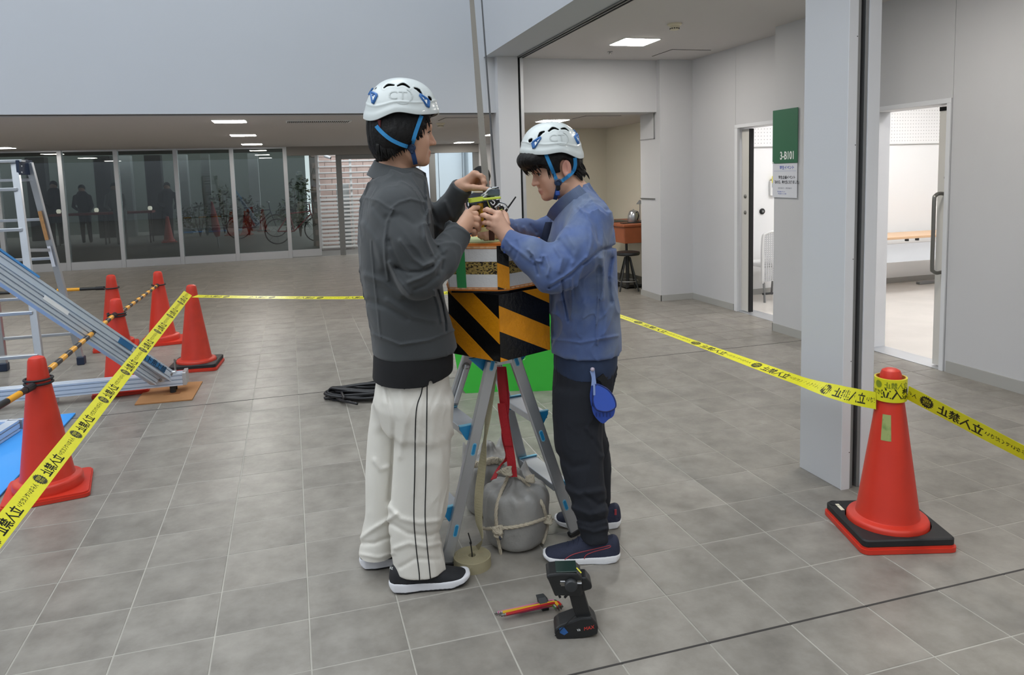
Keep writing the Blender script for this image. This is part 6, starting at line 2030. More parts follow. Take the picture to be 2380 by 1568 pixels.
# right hand (near) gripping the device
HN1 = dict(w=W(1062, 544, 2.62), f=[WW([(1087, 496, 2.715), (1106, 497, 2.725), (1112, 508, 2.75), (1107, 516, 2.762)]), WW([(1091, 507, 2.70), (1110, 509, 2.715), (1115, 520, 2.745), (1109, 527, 2.757)]), WW([(1091, 520, 2.692), (1108, 523, 2.712), (1112, 532, 2.742), (1106, 537, 2.752)]), WW([(1087, 533, 2.69), (1101, 537, 2.712), (1104, 543, 2.737), (1099, 546, 2.747)])], t=WW([(1075, 512, 2.70), (1090, 494, 2.745), (1102, 484, 2.775), (1112, 482, 2.785)]))
fn1 = lambda P: smin(hand_sdf(P, HN1['w'], 0.036, HN1['f'], HN1['t'], 0.0150, 0.0098), cap(P, HN1['w'], W(1040, 580, 2.585), 0.027, 0.030), 0.02)
lo_, hi_ = box_of(sum(HN1['f'], []) + HN1['t'] + [HN1['w'], W(1040, 580, 2.585)], 0.035)
tint_h1 = flat_tint('#c69a80')
add_part(parts, fn1, lo_, hi_, 0.0022, tint_h1, None)
# left hand (far) pinching the top of the device beside the strap
HF1 = dict(w=W(1072, 436, 2.885), f=[WW([(1102, 405, 2.87), (1118, 409, 2.855), (1124, 421, 2.85), (1125, 432, 2.85)]), WW([(1106, 406, 2.89), (1123, 413, 2.88), (1126, 425, 2.872), (1121, 433, 2.87)]), WW([(1104, 413, 2.908), (1119, 421, 2.90), (1120, 431, 2.893), (1113, 436, 2.89)]), WW([(1098, 421, 2.918), (1111, 429, 2.912), (1112, 437, 2.906), (1106, 440, 2.90)])], t=WW([(1082, 436, 2.862), (1100, 436, 2.842), (1118, 437, 2.835), (1134, 440, 2.835)]))
ff1 = lambda P: smin(hand_sdf(P, HF1['w'], 0.036, HF1['f'], HF1['t'], 0.0150, 0.0096), cap(P, HF1['w'], W(1050, 472, 2.92), 0.027, 0.030), 0.02)
lo_, hi_ = box_of(sum(HF1['f'], []) + HF1['t'] + [HF1['w'], W(1050, 472, 2.92)], 0.035)
add_part(parts, ff1, lo_, hi_, 0.0022, tint_h1, None)


def core1(P):
    d = loft_sdf(P, [(a, b + 14, c - 14, e * 0.86, g) for a, b, c, e, g in S1[2:]], Y1, 2.2, 0.03, 0.02)
    d = smin(d, loft_sdf(P, [(a, b + 24, c - 24, e * 0.78, g) for a, b, c, e, g in H1], Y1, 2.2, 0.02, 0.03), 0.03)
    for A, r in (((A1[0], A1[2]), (0.055, 0.045)), ((A1f[0], HN1['w']), (0.045, 0.029)), ((B1s[0], B1s[2]), (0.055, 0.045)), ((B1f[0], HF1['w']), (0.045, 0.029)), ((W(970, 960, 2.65), W(975, 1300, 2.67)), (0.06, 0.036)), ((W(915, 960, 2.78), W(880, 1280, 2.81)), (0.055, 0.036)), ((neck1[1], neck1[2]), (0.05, 0.07))):
        d = smin(d, cap(P, A[0], A[1], r[0], r[1]), 0.02)
    return d


lo_, hi_ = box_of([W(826, 1345, 2.45), W(1096, 400, 2.95), W(1080, 540, 2.45), W(900, 400, 3.02)], 0.03)
add_part(parts, core1, lo_, hi_, 0.014, flat_tint('#c69a80'), None)
joined('body', parts, m_skin, p1, hd1)
face_details(hd1, p1, (-1, 1))


# hair: covers the ears and the nape
def hair1(P):
    q = hd1.loc(P); y = q.copy(); y[:, 1] = np.abs(y[:, 1])
    d = ell(q, (-0.010, 0, 0.030), (0.108, 0.090, 0.100))
    d = smin(d, ell(q, (-0.040, 0, -0.034), (0.074, 0.094, 0.086)), 0.03)
    d = smin(d, ell(y, (-0.010, 0.070, -0.028), (0.042, 0.030, 0.048)), 0.02)
    d = smin(d, ell(y, (0.030, 0.066, -0.005), (0.050, 0.024, 0.060)), 0.02)
    edge = np.interp(q[:, 2], [-0.13, -0.10, -0.075, -0.055, -0.03, 0.0, 0.03, 0.06], [-0.075, -0.045, -0.012, 0.022, 0.046, 0.064, 0.080, 0.10]) + 0.006 * np.sin(q[:, 2] * 240 + q[:, 1] * 90)
    d = smax(d, q[:, 0] - edge, 0.012)
    d = smax(d, -0.112 - 0.25 * (q[:, 0] + 0.08) - q[:, 2] + 0.006 * np.sin(q[:, 0] * 260 + q[:, 1] * 140), 0.008)
    st_ = q * np.array([70, 70, 12.0])
    return (d + 0.0045 * vnoise(st_, 1.0) + 0.0035 * vnoise(st_ * 2.3, 1.0)) * hd1.s * 0.9


lo_, hi_ = box_of([hd1.wld((x, y, z)) for x in (-0.13, 0.12) for y in (-0.11, 0.11) for z in (-0.13, 0.14)], 0.005)
hr1 = net_obj('hair', hair1, lo_, hi_, 0.0027, m_hair, p1)
rng = random.Random(21); tl = []
for k in range(60):
    s = -1 if k % 3 else 1
    x = rng.uniform(-0.09, 0.03); z = np.interp(x, [-0.09, -0.045, -0.012, 0.03], [-0.085, -0.085, -0.062, -0.045]); y = s * math.sqrt(max(0.0004, 1 - ((x + 0.040) / 0.085) ** 2)) * 0.088
    tl.append(((x, y * 0.90, z + 0.03), (x + rng.uniform(-0.003, 0.003), y * 0.95, z + 0.005), (x + rng.uniform(0.0, 0.018), y * 0.93, z - rng.uniform(0.006, 0.026))))
for k in range(26):
    z = rng.uniform(-0.03, 0.04); x = np.interp(z, [-0.03, 0, 0.04], [0.044, 0.062, 0.082]); s = -1 if k % 2 else 1
    tl.append(((x - 0.02, s * 0.074, z + 0.02), (x - 0.002, s * 0.072, z), (x + rng.uniform(0.0, 0.008), s * 0.066, z - rng.uniform(0.015, 0.03))))
tufts(hd1, tl, 'hair_lock', m_hair, p1, 0.0042)
# helmet of the first person
hm1 = build_helmet(p1, frame(0.03, 0.045, 1), W(936, 300, D1), 1.08, -1)
skin_or_hair1 = lambda P: np.minimum(hair1(P), headf1(P))
for nm, ln, mm in (('strap_front', [(980, 268), (974, 285), (966, 308), (958, 336)], m_strap), ('strap_rear', [(874, 292), (884, 304), (905, 322), (928, 334), (948, 341)], m_strap), ('chin_strap', [(957, 344), (961, 360), (966, 382)], m_strap_d)):
    ribbon_on(skin_or_hair1, ln, 0.0135 if nm != 'chin_strap' else 0.016, nm, mm, hm1, 0.003)
bk = hit(skin_or_hair1, 957, 343, 2.2, 0.004)
MB().lathe([(0.0145, 0), (0.0145, 0.004), (0.012, 0.006), (0.008, 0.0065), (0.007, 0.004), (0.0001, 0.004)], 24, bk, -FH).build('strap_buckle', m_buckle, hm1, auto=True)
MB().box((-0.006, -0.008, -0.002), (0.006, 0.006, 0.006), 0.002, np.array([RH, UP, -FH]), bk + UP * -0.012).build('buckle_tongue', m_buckle, hm1)
hc_ = W(936, 300, D1); R_h = frame(0.03, 0.045, 1)
cr_ = [hc_ + (np.array(q) * 1.08) @ R_h for q in ((-0.060, -0.088, 0.012), (-0.095, -0.06, 0.016), (-0.116, 0.0, 0.018), (-0.095, 0.06, 0.016), (-0.060, 0.088, 0.012))]
cr_ = spline(cr_, 24)
MB().strip(cr_ - UP * 0.014, cr_ + UP * 0.012, 0.006).build('adjuster_band', m_red, hm1)

# ================================================================== SECOND PERSON: blue jacket, dark trousers, facing left
D2 = 2.93
p2 = empty('person', tuple(atz(1385, 1270)), 'standing person in blue work jacket, dark trousers and white helmet, head bowed over device', 'person')
b2 = 0.28
hd2 = Head(1290, 383, D2, frame(-b2, 0.31, -1), 1.02)
Y2 = 0.12
S2 = [(436, 1326, 1366, 0.080, D2), (452, 1312, 1384, 0.115, D2), (475, 1302, 1402, 0.165, D2), (505, 1290, 1416, 0.205, D2), (545, 1281, 1425, 0.222, D2), (600, 1278, 1428, 0.22, D2), (660, 1281, 1430, 0.212, D2), (720, 1283, 1434, 0.205, D2), (770, 1284, 1437, 0.20, D2), (800, 1283, 1438, 0.198, D2), (813, 1284, 1438, 0.196, D2)]
A2 = WW([(1372, 516, 2.775), (1340, 585, 2.69), (1288, 630, 2.65)]); A2f = WW([(1288, 632, 2.65), (1235, 592, 2.67), (1177, 559, 2.705)])
B2s = WW([(1318, 512, 3.08), (1290, 535, 3.12), (1264, 543, 3.11)]); B2f = WW([(1264, 543, 3.11), (1222, 535, 3.05), (1174, 530, 2.965)])
f2d = -RH * math.cos(Y2) + FH * math.sin(Y2) * -1
L2 = [
    ([(1344, 480), (1362, 497), (1374, 525), (1376, 560), (1366, 600)], 4.0, 0.004, 2.95), ([(1354, 480), (1374, 497), (1388, 525), (1390, 560)], 3.6, -0.003, 2.95), ([(1366, 452), (1390, 485), (1402, 530), (1400, 580)], 3.2, 0.003, 3.0),
    ([(1276, 668), (1300, 654), (1328, 636), (1352, 615), (1372, 600), (1398, 578), (1428, 573)], 3.2, -0.010, 2.95), ([(1282, 662), (1306, 646), (1334, 627), (1362, 598)], 4, 0.007, 2.9),
    ([(1390, 640), (1390, 690), (1386, 760), (1388, 800)], 2.2, 0.004, 3.0), ([(1306, 652), (1311, 690), (1318, 722), (1322, 745)], 3, -0.008, 2.95), ([(1328, 648), (1330, 700), (1328, 740)], 3, 0.004, 2.95),
    ([(1284, 788), (1350, 796), (1436, 780)], 3.2, 0.004, 3.0),
    ([(1228, 580), (1240, 592), (1244, 606), (1258, 608), (1262, 594)], 3, 0.009, 2.8), ([(1236, 598), (1248, 620), (1252, 638)], 3.5, -0.007, 2.8), ([(1268, 596), (1276, 622), (1272, 640)], 4, 0.008, 2.8), ([(1258, 600), (1262, 620)], 3, -0.007, 2.8), ([(1290, 575), (1306, 600), (1300, 630)], 5, 0.007, 2.8),
    ([(1186, 568), (1215, 590), (1240, 610)], 4, 0.005, 2.85), ([(1176, 556), (1190, 572), (1184, 584)], 2.5, 0.004, 2.9), ([(1200, 560), (1204, 580), (1198, 600)], 3, -0.004, 2.9), ([(1320, 545), (1340, 580), (1330, 610)], 7, 0.006, 2.85), ([(1300, 560), (1330, 600), (1310, 635)], 6, -0.006, 2.85),
    ([(1398, 600), (1404, 640), (1400, 690)], 6, 0.008, 3.0), ([(1420, 600), (1412, 640), (1418, 700)], 6, -0.007, 3.0), ([(1340, 660), (1360, 710), (1350, 770)], 9, 0.005, 3.0), ([(1400, 700), (1410, 740), (1405, 780)], 8, 0.005, 3.0), ([(1290, 690), (1300, 730), (1294, 780)], 8, -0.005, 3.0),
    ([(1410, 490), (1420, 530), (1424, 570)], 8, -0.005, 3.0), ([(1218, 528), (1224, 540), (1226, 552)], 3.5, 0.006, 3.3, 2.88), ([(1234, 524), (1246, 540)], 3.5, -0.006, 3.3, 2.88), ([(1200, 524), (1206, 540)], 3, 0.005, 3.3, 2.88),
]


def jacket2(P):
    d = loft_sdf(P, S2, -Y2, 2.25, 0.025, 0.010, fwd=-RH)
    a = sleeve(P, A2, [0.080, 0.078, 0.072]); a = smin(a, sleeve(P, A2f, [0.072, 0.058, 0.041], 0.004), 0.03)
    b = sleeve(P, B2s, [0.080, 0.062, 0.056]); b = smin(b, sleeve(P, B2f, [0.056, 0.043, 0.036], 0.004), 0.03)
    d = smin(d, smin(a, b, 0.005), 0.026)
    A = A2f; n = (A[2] - A[1]) / np.linalg.norm(A[2] - A[1]); q2 = P - (A[2] - n * 0.014); t = q2 @ n
    d = smin(d, smax(np.linalg.norm(q2 - t[:, None] * n, axis=1) - 0.043, np.abs(t) - 0.017, 0.004), 0.003)
    d = smin(d, collar_sdf(P, W(1334, 448, D2), f2d, 0.070, 0.078, 0.034, -0.035, -0.06, 0.006, lean=0.5), 0.010)
    return d - 1.3 * crease_field(P, L2) + 0.006 * vnoise(P, 7) - wrinkle(P + 3.3, 0.009, 0.004, 1.0)


m_jk2 = M('faded_blue_cotton', '#4f628f', 0.85, noise=(22, 0.14), bump=(600, 0.15), second=('#66748f', 6, 0.45, 0.62), sheen=0.15)
lo_, hi_ = box_of([W(1158, 825, 2.52), W(1450, 425, 2.52), W(1158, 825, 3.2), W(1446, 425, 3.2)], 0.02)
jk2 = net_obj('jacket', jacket2, lo_, hi_, 0.0038, m_jk2, p2)
fo_ = on_surface(jacket2, [(1282, 514), (1277, 535), (1273, 560), (1272, 578)], 0.004, 12, 2.4)
if len(fo_) > 4:
    dq = np.median(fo_ @ FH) - 0.012; fo = spline(WW([(1278, 516, dq + 0.05), (1272, 536, dq + 0.05), (1268, 558, dq + 0.05), (1268, 576, dq + 0.05)]), 16)
    MB().strip(fo - RH * 0.016 + FH * 0.02, fo + RH * 0.012, 0.004).build('shirt_front', M('navy_jersey', '#1c2740', 0.85), jk2, smooth=True)
for px, py in ((1169, 573), (1173, 585)):
    q = hit(jacket2, px, py, 2.4, 0.0)
    if q is not None: MB().lathe([(0.0055, 0), (0.0055, 0.002), (0.002, 0.003)], 12, q, -FH).build('cuff_button', M('blue_button', '#2c4480', 0.4), jk2, auto=True)
S2s = [(785, 1290, 1432, 0.180, D2), (840, 1288, 1430, 0.182, D2), (875, 1290, 1420, 0.178, D2)]


def shirt2(P):
    d = loft_sdf(P, S2s, -Y2, 2.25, 0.01, 0.004, fwd=-RH)
    q = P - W(1350, 862, D2); cutz = -(q[:, 2] + (q @ RH) * 0.10)
    return smax(d, cutz, 0.004) + 0.004 * vnoise(P, 14)


lo_, hi_ = box_of([W(1280, 888, 2.70), W(1444, 780, 3.16)], 0.02)
net_obj('undershirt', shirt2, lo_ - FH * 0.05, hi_ + FH * 0.05, 0.005, M('navy_cotton', '#26344f', 0.85, noise=(20, 0.15), bump=(400, 0.1)), p2)
H2 = [(790, 1292, 1430, 0.172, D2), (860, 1288, 1424, 0.176, D2), (910, 1286, 1412, 0.174, D2), (950, 1286, 1404, 0.165, D2)]
N2 = [(900, 1286, 1408, 0.092, 2.86), (960, 1286, 1400, 0.090, 2.85), (1030, 1290, 1400, 0.084, 2.84), (1090, 1305, 1402, 0.078, 2.835), (1140, 1320, 1406, 0.072, 2.83), (1185, 1334, 1411, 0.064, 2.815), (1222, 1345, 1412, 0.052, 2.81), (1240, 1350, 1411, 0.048, 2.805), (1252, 1352, 1411, 0.047, 2.805)]
R2 = [(900, 1300, 1412, 0.092, 3.03), (980, 1300, 1404, 0.086, 3.05), (1060, 1312, 1414, 0.078, 3.08), (1120, 1328, 1418, 0.070, 3.09), (1160, 1345, 1418, 0.058, 3.10), (1182, 1352, 1412, 0.050, 3.10)]
T2L = [([(1300, 1130), (1345, 1150), (1400, 1140)], 8, 0.008, 3.0), ([(1330, 1180), (1370, 1196), (1410, 1186)], 6, 0.009, 3.0), ([(1340, 1205), (1372, 1214), (1408, 1204)], 5, -0.008, 3.0), ([(1346, 1226), (1380, 1236), (1410, 1228)], 4, 0.006, 3.0), ([(1370, 1000), (1392, 1040), (1400, 1058)], 8, 0.008, 3.0), ([(1378, 1020), (1398, 1052)], 5, -0.007, 3.0), ([(1300, 1060), (1330, 1085), (1360, 1080)], 9, -0.006, 3.0), ([(1360, 1150), (1390, 1172), (1408, 1165)], 5, -0.008, 3.0)]


def trousers2(P):
    hp = loft_sdf(P, H2, -Y2, 2.3, 0.01, 0.02, fwd=-RH)
    a = loft_sdf(P, N2, 0.05, 2.2, 0.02, 0.004); b = loft_sdf(P, R2, 0.05, 2.2, 0.02, 0.004)
    d = smin(hp, np.minimum(a, b), 0.03)
    return d - crease_field(P, T2L) + 0.005 * vnoise(P * np.array([1, 1, 0.6]), 9) - wrinkle(P + 5.1, 0.008, 0.004, 0.6)


m_tr2 = M('dark_navy_cloth', '#1d2028', 0.9, noise=(8, 0.1), bump=(500, 0.12))
lo_, hi_ = box_of([W(1276, 1266, 2.72), W(1440, 780, 3.2)], 0.03)
tr2_ = net_obj('trousers', trousers2, lo_ - FH * 0.04, hi_ + FH * 0.04, 0.005, m_tr2, p2)
m_k2 = M('navy_mesh', '#262b40', 0.75, noise=(60, 0.1), bump=(500, 0.3)); m_s2 = M('white_foam_sole', '#e4e4e6', 0.55); m_o2 = M('pale_outsole', '#c9c9cc', 0.6)
m_redline = M('red_line', '#a33a42', 0.5)
h2, t2 = atz(1444, 1302) + FH * 0.008, atz(1258, 1302) + FH * 0.008
s2_, u2_, so2_, at2, L2_ = shoe(p2, h2, t2, 0.050, 0.036, 0.112, m_k2, m_s2, m_o2)
for ln in ([(1309, 1308), (1315, 1298), (1335, 1287), (1375, 1277), (1418, 1267)], [(1358, 1299), (1362, 1290), (1380, 1282), (1416, 1272), (1418, 1267)]):
    tubes_on(u2_, [ln], 0.0017, 'side_stripe', m_redline, s2_, 0.0, 40)
MB().tube(on_surface(u2_, [(1376, 1252), (1392, 1256), (1408, 1250)], 0.003, 14), 0.008, 8).build('white_sock', M('white_sock', '#dfe0e3', 0.9), p2, smooth=True)
h2b, t2b = atz(1446, 1224) + FH * 0.008, atz(1285, 1218) + FH * 0.008
s2b, u2b, *_ = shoe(p2, h2b, t2b, 0.050, 0.036, 0.112, m_k2, m_s2, m_o2)
q = hit(u2b, 1430, 1190, 2.6, 0.0)
if q is not None: MB().box((-0.004, -0.012, 0), (0.006, 0.014, 0.003), 0.001, np.array([RH, UP, -FH]), q).build('heel_tab', m_redline, s2b)

neck2 = WW([(1318, 425, D2), (1338, 455, D2), (1350, 500, D2)])


def headf2(P):
    d = head_local(hd2.loc(P)) * hd2.s
    return smin(d, chain(P, neck2, [0.055, 0.060, 0.090], 0.02), 0.022)


# broad collar flap and the dark shirt in the opening
cpts = on_surface(lambda P: np.minimum(jacket2(P), headf2(P)), [(1357, 438), (1338, 455), (1316, 472), (1297, 492), (1281, 511)], 0.008, 30, 2.4)
ker_ = np.ones(7) / 7; cpts = np.stack([np.convolve(np.pad(cpts[:, k], 3, 'edge'), ker_, 'valid') for k in range(3)], 1)
cw = np.interp(np.linspace(0, 1, len(cpts)), [0, 0.3, 0.8, 1], [0.046, 0.056, 0.064, 0.050])[:, None]
T_ = np.gradient(cpts, axis=0); S_c = np.cross(T_, cpts - EYE); S_c /= np.linalg.norm(S_c, axis=1, keepdims=True)
MB().strip(cpts - S_c * cw * 0.5, cpts + S_c * cw * 0.5 + FH * 0.008, 0.004).build('collar_flap', m_jk2, jk2, smooth=False)
tint2 = skin_tint('#cda086', '#b9776c', '#c4877a')
parts = []
lo_, hi_ = box_of([hd2.wld((x, y, z)) for x in (-0.11, 0.12) for y in (-0.1, 0.1) for z in (-0.125, 0.12)] + [neck2[2] - UP * 0.02, neck2[2] + RH * 0.09, neck2[2] - RH * 0.08], 0.015)
add_part(parts, headf2, lo_, hi_, 0.0026, tint2, hd2)
HN2 = dict(w=W(1180, 550, 2.715), f=[WW([(1159, 498, 2.715), (1140, 490, 2.712), (1132, 487, 2.722), (1126, 488, 2.735)]), WW([(1152, 510, 2.705), (1134, 504, 2.702), (1126, 500, 2.712), (1120, 500, 2.726)]), WW([(1150, 522, 2.705), (1135, 518, 2.705), (1128, 517, 2.718), (1123, 518, 2.730)]), WW([(1155, 534, 2.712), (1144, 531, 2.712), (1138, 529, 2.722), (1133, 529, 2.735)])], t=WW([(1178, 520, 2.745), (1174, 500, 2.775), (1165, 487, 2.80), (1155, 481, 2.815)]))
fn2 = lambda P: smin(hand_sdf(P, HN2['w'], 0.036, HN2['f'], HN2['t'], 0.0150, 0.0092), cap(P, HN2['w'], W(1196, 572, 2.70), 0.026, 0.029), 0.02)
lo_, hi_ = box_of(sum(HN2['f'], []) + HN2['t'] + [HN2['w'], W(1196, 572, 2.70)], 0.035)
tint_h2 = flat_tint('#d0a48c')
add_part(parts, fn2, lo_, hi_, 0.0022, tint_h2, None)
HF2 = dict(w=W(1170, 531, 2.955), f=[WW([(1152, 533, 2.925), (1134, 536, 2.905), (1122, 540, 2.89), (1113, 544, 2.88)]), WW([(1152, 538, 2.92), (1135, 542, 2.90), (1122, 546, 2.885), (1114, 549, 2.875)]), WW([(1153, 543, 2.92), (1138, 547, 2.90), (1126, 550, 2.888), (1119, 553, 2.88)]), WW([(1155, 547, 2.922), (1143, 551, 2.905), (1133, 554, 2.892), (1127, 556, 2.885)])], t=WW([(1165, 527, 2.945), (1152, 525, 2.93), (1140, 528, 2.912), (1132, 531, 2.90)]))
ff2 = lambda P: smin(hand_sdf(P, HF2['w'], 0.034, HF2['f'], HF2['t'], 0.0140, 0.0088), cap(P, HF2['w'], W(1202, 533, 3.02), 0.025, 0.028), 0.02)
lo_, hi_ = box_of(sum(HF2['f'], []) + HF2['t'] + [HF2['w'], W(1202, 533, 3.02)], 0.035)
add_part(parts, ff2, lo_, hi_, 0.0022, tint_h2, None)


def core2(P):
    d = loft_sdf(P, [(a, b + 14, c - 14, e * 0.86, g) for a, b, c, e, g in S2[3:]], -Y2, 2.2, 0.03, 0.02, fwd=-RH)
    d = smin(d, loft_sdf(P, [(a, b + 16, c - 16, e * 0.82, g) for a, b, c, e, g in H2], -Y2, 2.2, 0.02, 0.03, fwd=-RH), 0.03)
    for A, r in (((A2[0], A2[2]), (0.055, 0.045)), ((A2f[0], HN2['w']), (0.045, 0.028)), ((B2s[0], B2s[2]), (0.055, 0.042)), ((B2f[0], HF2['w']), (0.042, 0.028)), ((W(1350, 940, 2.86), W(1381, 1262, 2.83)), (0.07, 0.034)), ((W(1355, 940, 3.03), W(1384, 1190, 3.10)), (0.07, 0.034)), ((neck2[1], neck2[2]), (0.05, 0.07))):
        d = smin(d, cap(P, A[0], A[1], r[0], r[1]), 0.02)
    return d


lo_, hi_ = box_of([W(1158, 1275, 2.56), W(1446, 440, 3.2), W(1160, 540, 2.56)], 0.03)
add_part(parts, core2, lo_, hi_, 0.014, flat_tint('#c69a80'), None)
joined('body', parts, m_skin, p2, hd2)
face_details(hd2, p2, (-1, 1), 0.015)


def hair2(P):
    q = hd2.loc(P); y = q.copy(); y[:, 1] = np.abs(y[:, 1])
    d = ell(q, (-0.008, 0, 0.034), (0.103, 0.088, 0.096))
    d = smin(d, ell(q, (-0.050, 0, -0.014), (0.054, 0.074, 0.064)), 0.03)
    side = smax(ell(y, (0.020, 0.066, 0.020), (0.052, 0.024, 0.055)), -(q[:, 2] + 0.034 + 0.9 * np.clip(0.030 - q[:, 0], -0.03, 0.06) * 0), 0.01)
    d = smin(d, side, 0.015)
    edge = np.interp(q[:, 2], [-0.10, -0.06, -0.035, -0.02, 0.0, 0.02, 0.05], [-0.055, -0.040, -0.030, 0.038, 0.056, 0.075, 0.12]) + 0.005 * np.sin(q[:, 2] * 240 + q[:, 1] * 90)
    d = smax(d, q[:, 0] - edge, 0.010)
    d = smax(d, -ell(y, (-0.008, 0.088, -0.022), (0.026, 0.030, 0.040)), 0.008)
    fr_ = ell(q, (0.086, 0.0, 0.050), (0.052, 0.078, 0.042))
    fr_ = smax(fr_, -(q[:, 2] - (0.010 + 0.9 * np.clip(0.086 - q[:, 0], -0.1, 0.05) * 0.25) + 0.006 * np.sin(q[:, 1] * 190 + 2)), 0.008)
    d = smin(d, fr_, 0.018)
    d = smax(d, -0.085 + 0.2 * (q[:, 0] + 0.08) - q[:, 2] + 0.005 * np.sin(q[:, 0] * 260 + q[:, 1] * 140), 0.008)
    st_ = q * np.array([22, 70, 22.0]) + np.stack([q[:, 2] * 30, 0 * q[:, 0], q[:, 0] * 8], 1)
    return (d + 0.0045 * vnoise(st_, 1.0) + 0.0035 * vnoise(st_ * 2.3, 1.0)) * hd2.s * 0.9


lo_, hi_ = box_of([hd2.wld((x, y, z)) for x in (-0.13, 0.15) for y in (-0.11, 0.11) for z in (-0.11, 0.14)], 0.005)
hr2 = net_obj('hair', hair2, lo_, hi_, 0.0027, m_hair, p2)
rng = random.Random(33); tl = []
for k in range(46):
    yy = -0.07 + 0.14 * k / 45 + rng.uniform(-0.003, 0.003); xx = 0.124 * math.sqrt(max(0.05, 1 - (yy / 0.10) ** 2))
    tl.append(((xx * 0.85, yy * 0.9, 0.078), (xx + 0.004, yy, 0.045), (xx - rng.uniform(0.004, 0.022), yy + rng.uniform(-0.008, 0.008), rng.uniform(-0.010, 0.016))))
for k in range(36):
    s = 1 if k % 4 else -1; x = rng.uniform(-0.098, -0.045); y = s * math.sqrt(max(0.0004, 1 - ((x + 0.050) / 0.058) ** 2)) * 0.070; z = rng.uniform(-0.085, -0.02)
    tl.append(((x + 0.006, y * 0.95, z + 0.03), (x - 0.003, y, z + 0.006), (x - rng.uniform(0.0, 0.009), y * 0.97, z - rng.uniform(0.002, 0.014))))
for k in range(18):
    s = 1 if k % 2 else -1; x = rng.uniform(0.030, 0.062)
    tl.append(((x - 0.012, s * 0.080, 0.020), (x, s * 0.079, 0.0), (x + rng.uniform(-0.004, 0.006), s * 0.073, -rng.uniform(0.018, 0.040))))
tufts(hd2, tl, 'hair_lock', m_hair, p2, 0.0045)
R_h2 = frame(-0.29, 0.03, -1)
hm2 = build_helmet(p2, R_h2, W(1281, 385, D2), 1.02, 1)
skin_or_hair2 = lambda P: np.minimum(hair2(P), headf2(P))
for nm, ln, mm, w_ in (('strap_front', [(1263, 343), (1270, 362), (1281, 388), (1294, 420)], m_strap, 0.0135), ('strap_rear', [(1336, 366), (1337, 384), (1330, 401), (1304, 422)], m_strap, 0.0135), ('chin_strap', [(1297, 424), (1296, 436), (1293, 450), (1290, 464)], m_strap_d, 0.015)):
    ribbon_on(skin_or_hair2, ln, w_, nm, mm, hm2, 0.003, d0=2.4)
bk = hit(skin_or_hair2, 1297, 424, 2.4, 0.005)
MB().lathe([(0.0145, 0), (0.0145, 0.004), (0.012, 0.006), (0.008, 0.0065), (0.007, 0.004), (0.0001, 0.004)], 24, bk, -FH).build('strap_buckle', m_buckle, hm2, auto=True)
MB().box((-0.008, -0.030, -0.004), (0.008, -0.006, 0.006), 0.003, np.array([RH, UP, -FH]), bk).build('strap_adjuster', m_liner, hm2)
MB().box((-0.009, -0.050, -0.004), (0.008, -0.032, 0.006), 0.003, np.array([RH, UP, -FH]), bk - RH * 0.002).build('strap_slider', M('blue_slider', '#2c4f9c', 0.5), hm2)
# ================================================================== DEVICE HELD BY BOTH, GOGGLES, THIRD PERSON
m_lime = M('lime_printed_plastic', '#c9d94a', 0.45, bump=(500, 0.2)); m_cream_p = M('cream_printed_plastic', '#e2dd9c', 0.45)
m_cell = M('battery_black', '#18181a', 0.35); m_gold = M('battery_gold', '#b98a22', 0.3, metal=0.5); m_smoke = M('dark_grey_plate', '#3a3b3e', 0.4); m_silver = M('bare_metal', '#b7babd', 0.3, metal=0.85)
DD = 2.80
dv_ = empty('climbing_device', tuple(W(1122, 535, DD)), 'small lime and black battery device with wires, held by both men at the strap', 'device')


def plate(pts, dep, depth_m, thick, name, mat, hole=None):
    """horizontal plate: lateral outline from pixels, extended depth_m away from the camera, thick high"""
    x0, y0 = pts[0]; x1, y1 = pts[1]
    a, b = W(x0, y0, dep), W(x1, y1, dep); L = np.linalg.norm(b - a); x = (b - a) / L
    z = np.cross(x, FH); z = z if z[2] > 0 else -z; z /= np.linalg.norm(z); y = np.cross(z, x)
    n = 40; out = []
    for i in range(n):
        t = 2 * math.pi * i / n; c, s = math.cos(t), math.sin(t)
        out.append((L / 2 + L / 2 * np.sign(c) * abs(c) ** 0.6, depth_m / 2 + depth_m / 2 * np.sign(s) * abs(s) ** 0.6))
    V, F = [], []
    inn = [(L / 2 + (p[0] - L / 2) * 0.6, depth_m / 2 + (p[1] - depth_m / 2) * 0.55) for p in out]
    for zz in (0, thick):
        for ring_ in (out, inn): V += [a + x * p[0] + y * p[1] + z * zz for p in ring_]
    for i in range(n):
        j = (i + 1) % n
        F += [(i, j, 2 * n + j, 2 * n + i), (n + i, 3 * n + i, 3 * n + j, n + j), (2 * n + i, 2 * n + j, 3 * n + j, 3 * n + i), (i, n + i, n + j, j)]
    return MB().add(np.array(V), F).build(name, mat, dv_, auto=True)


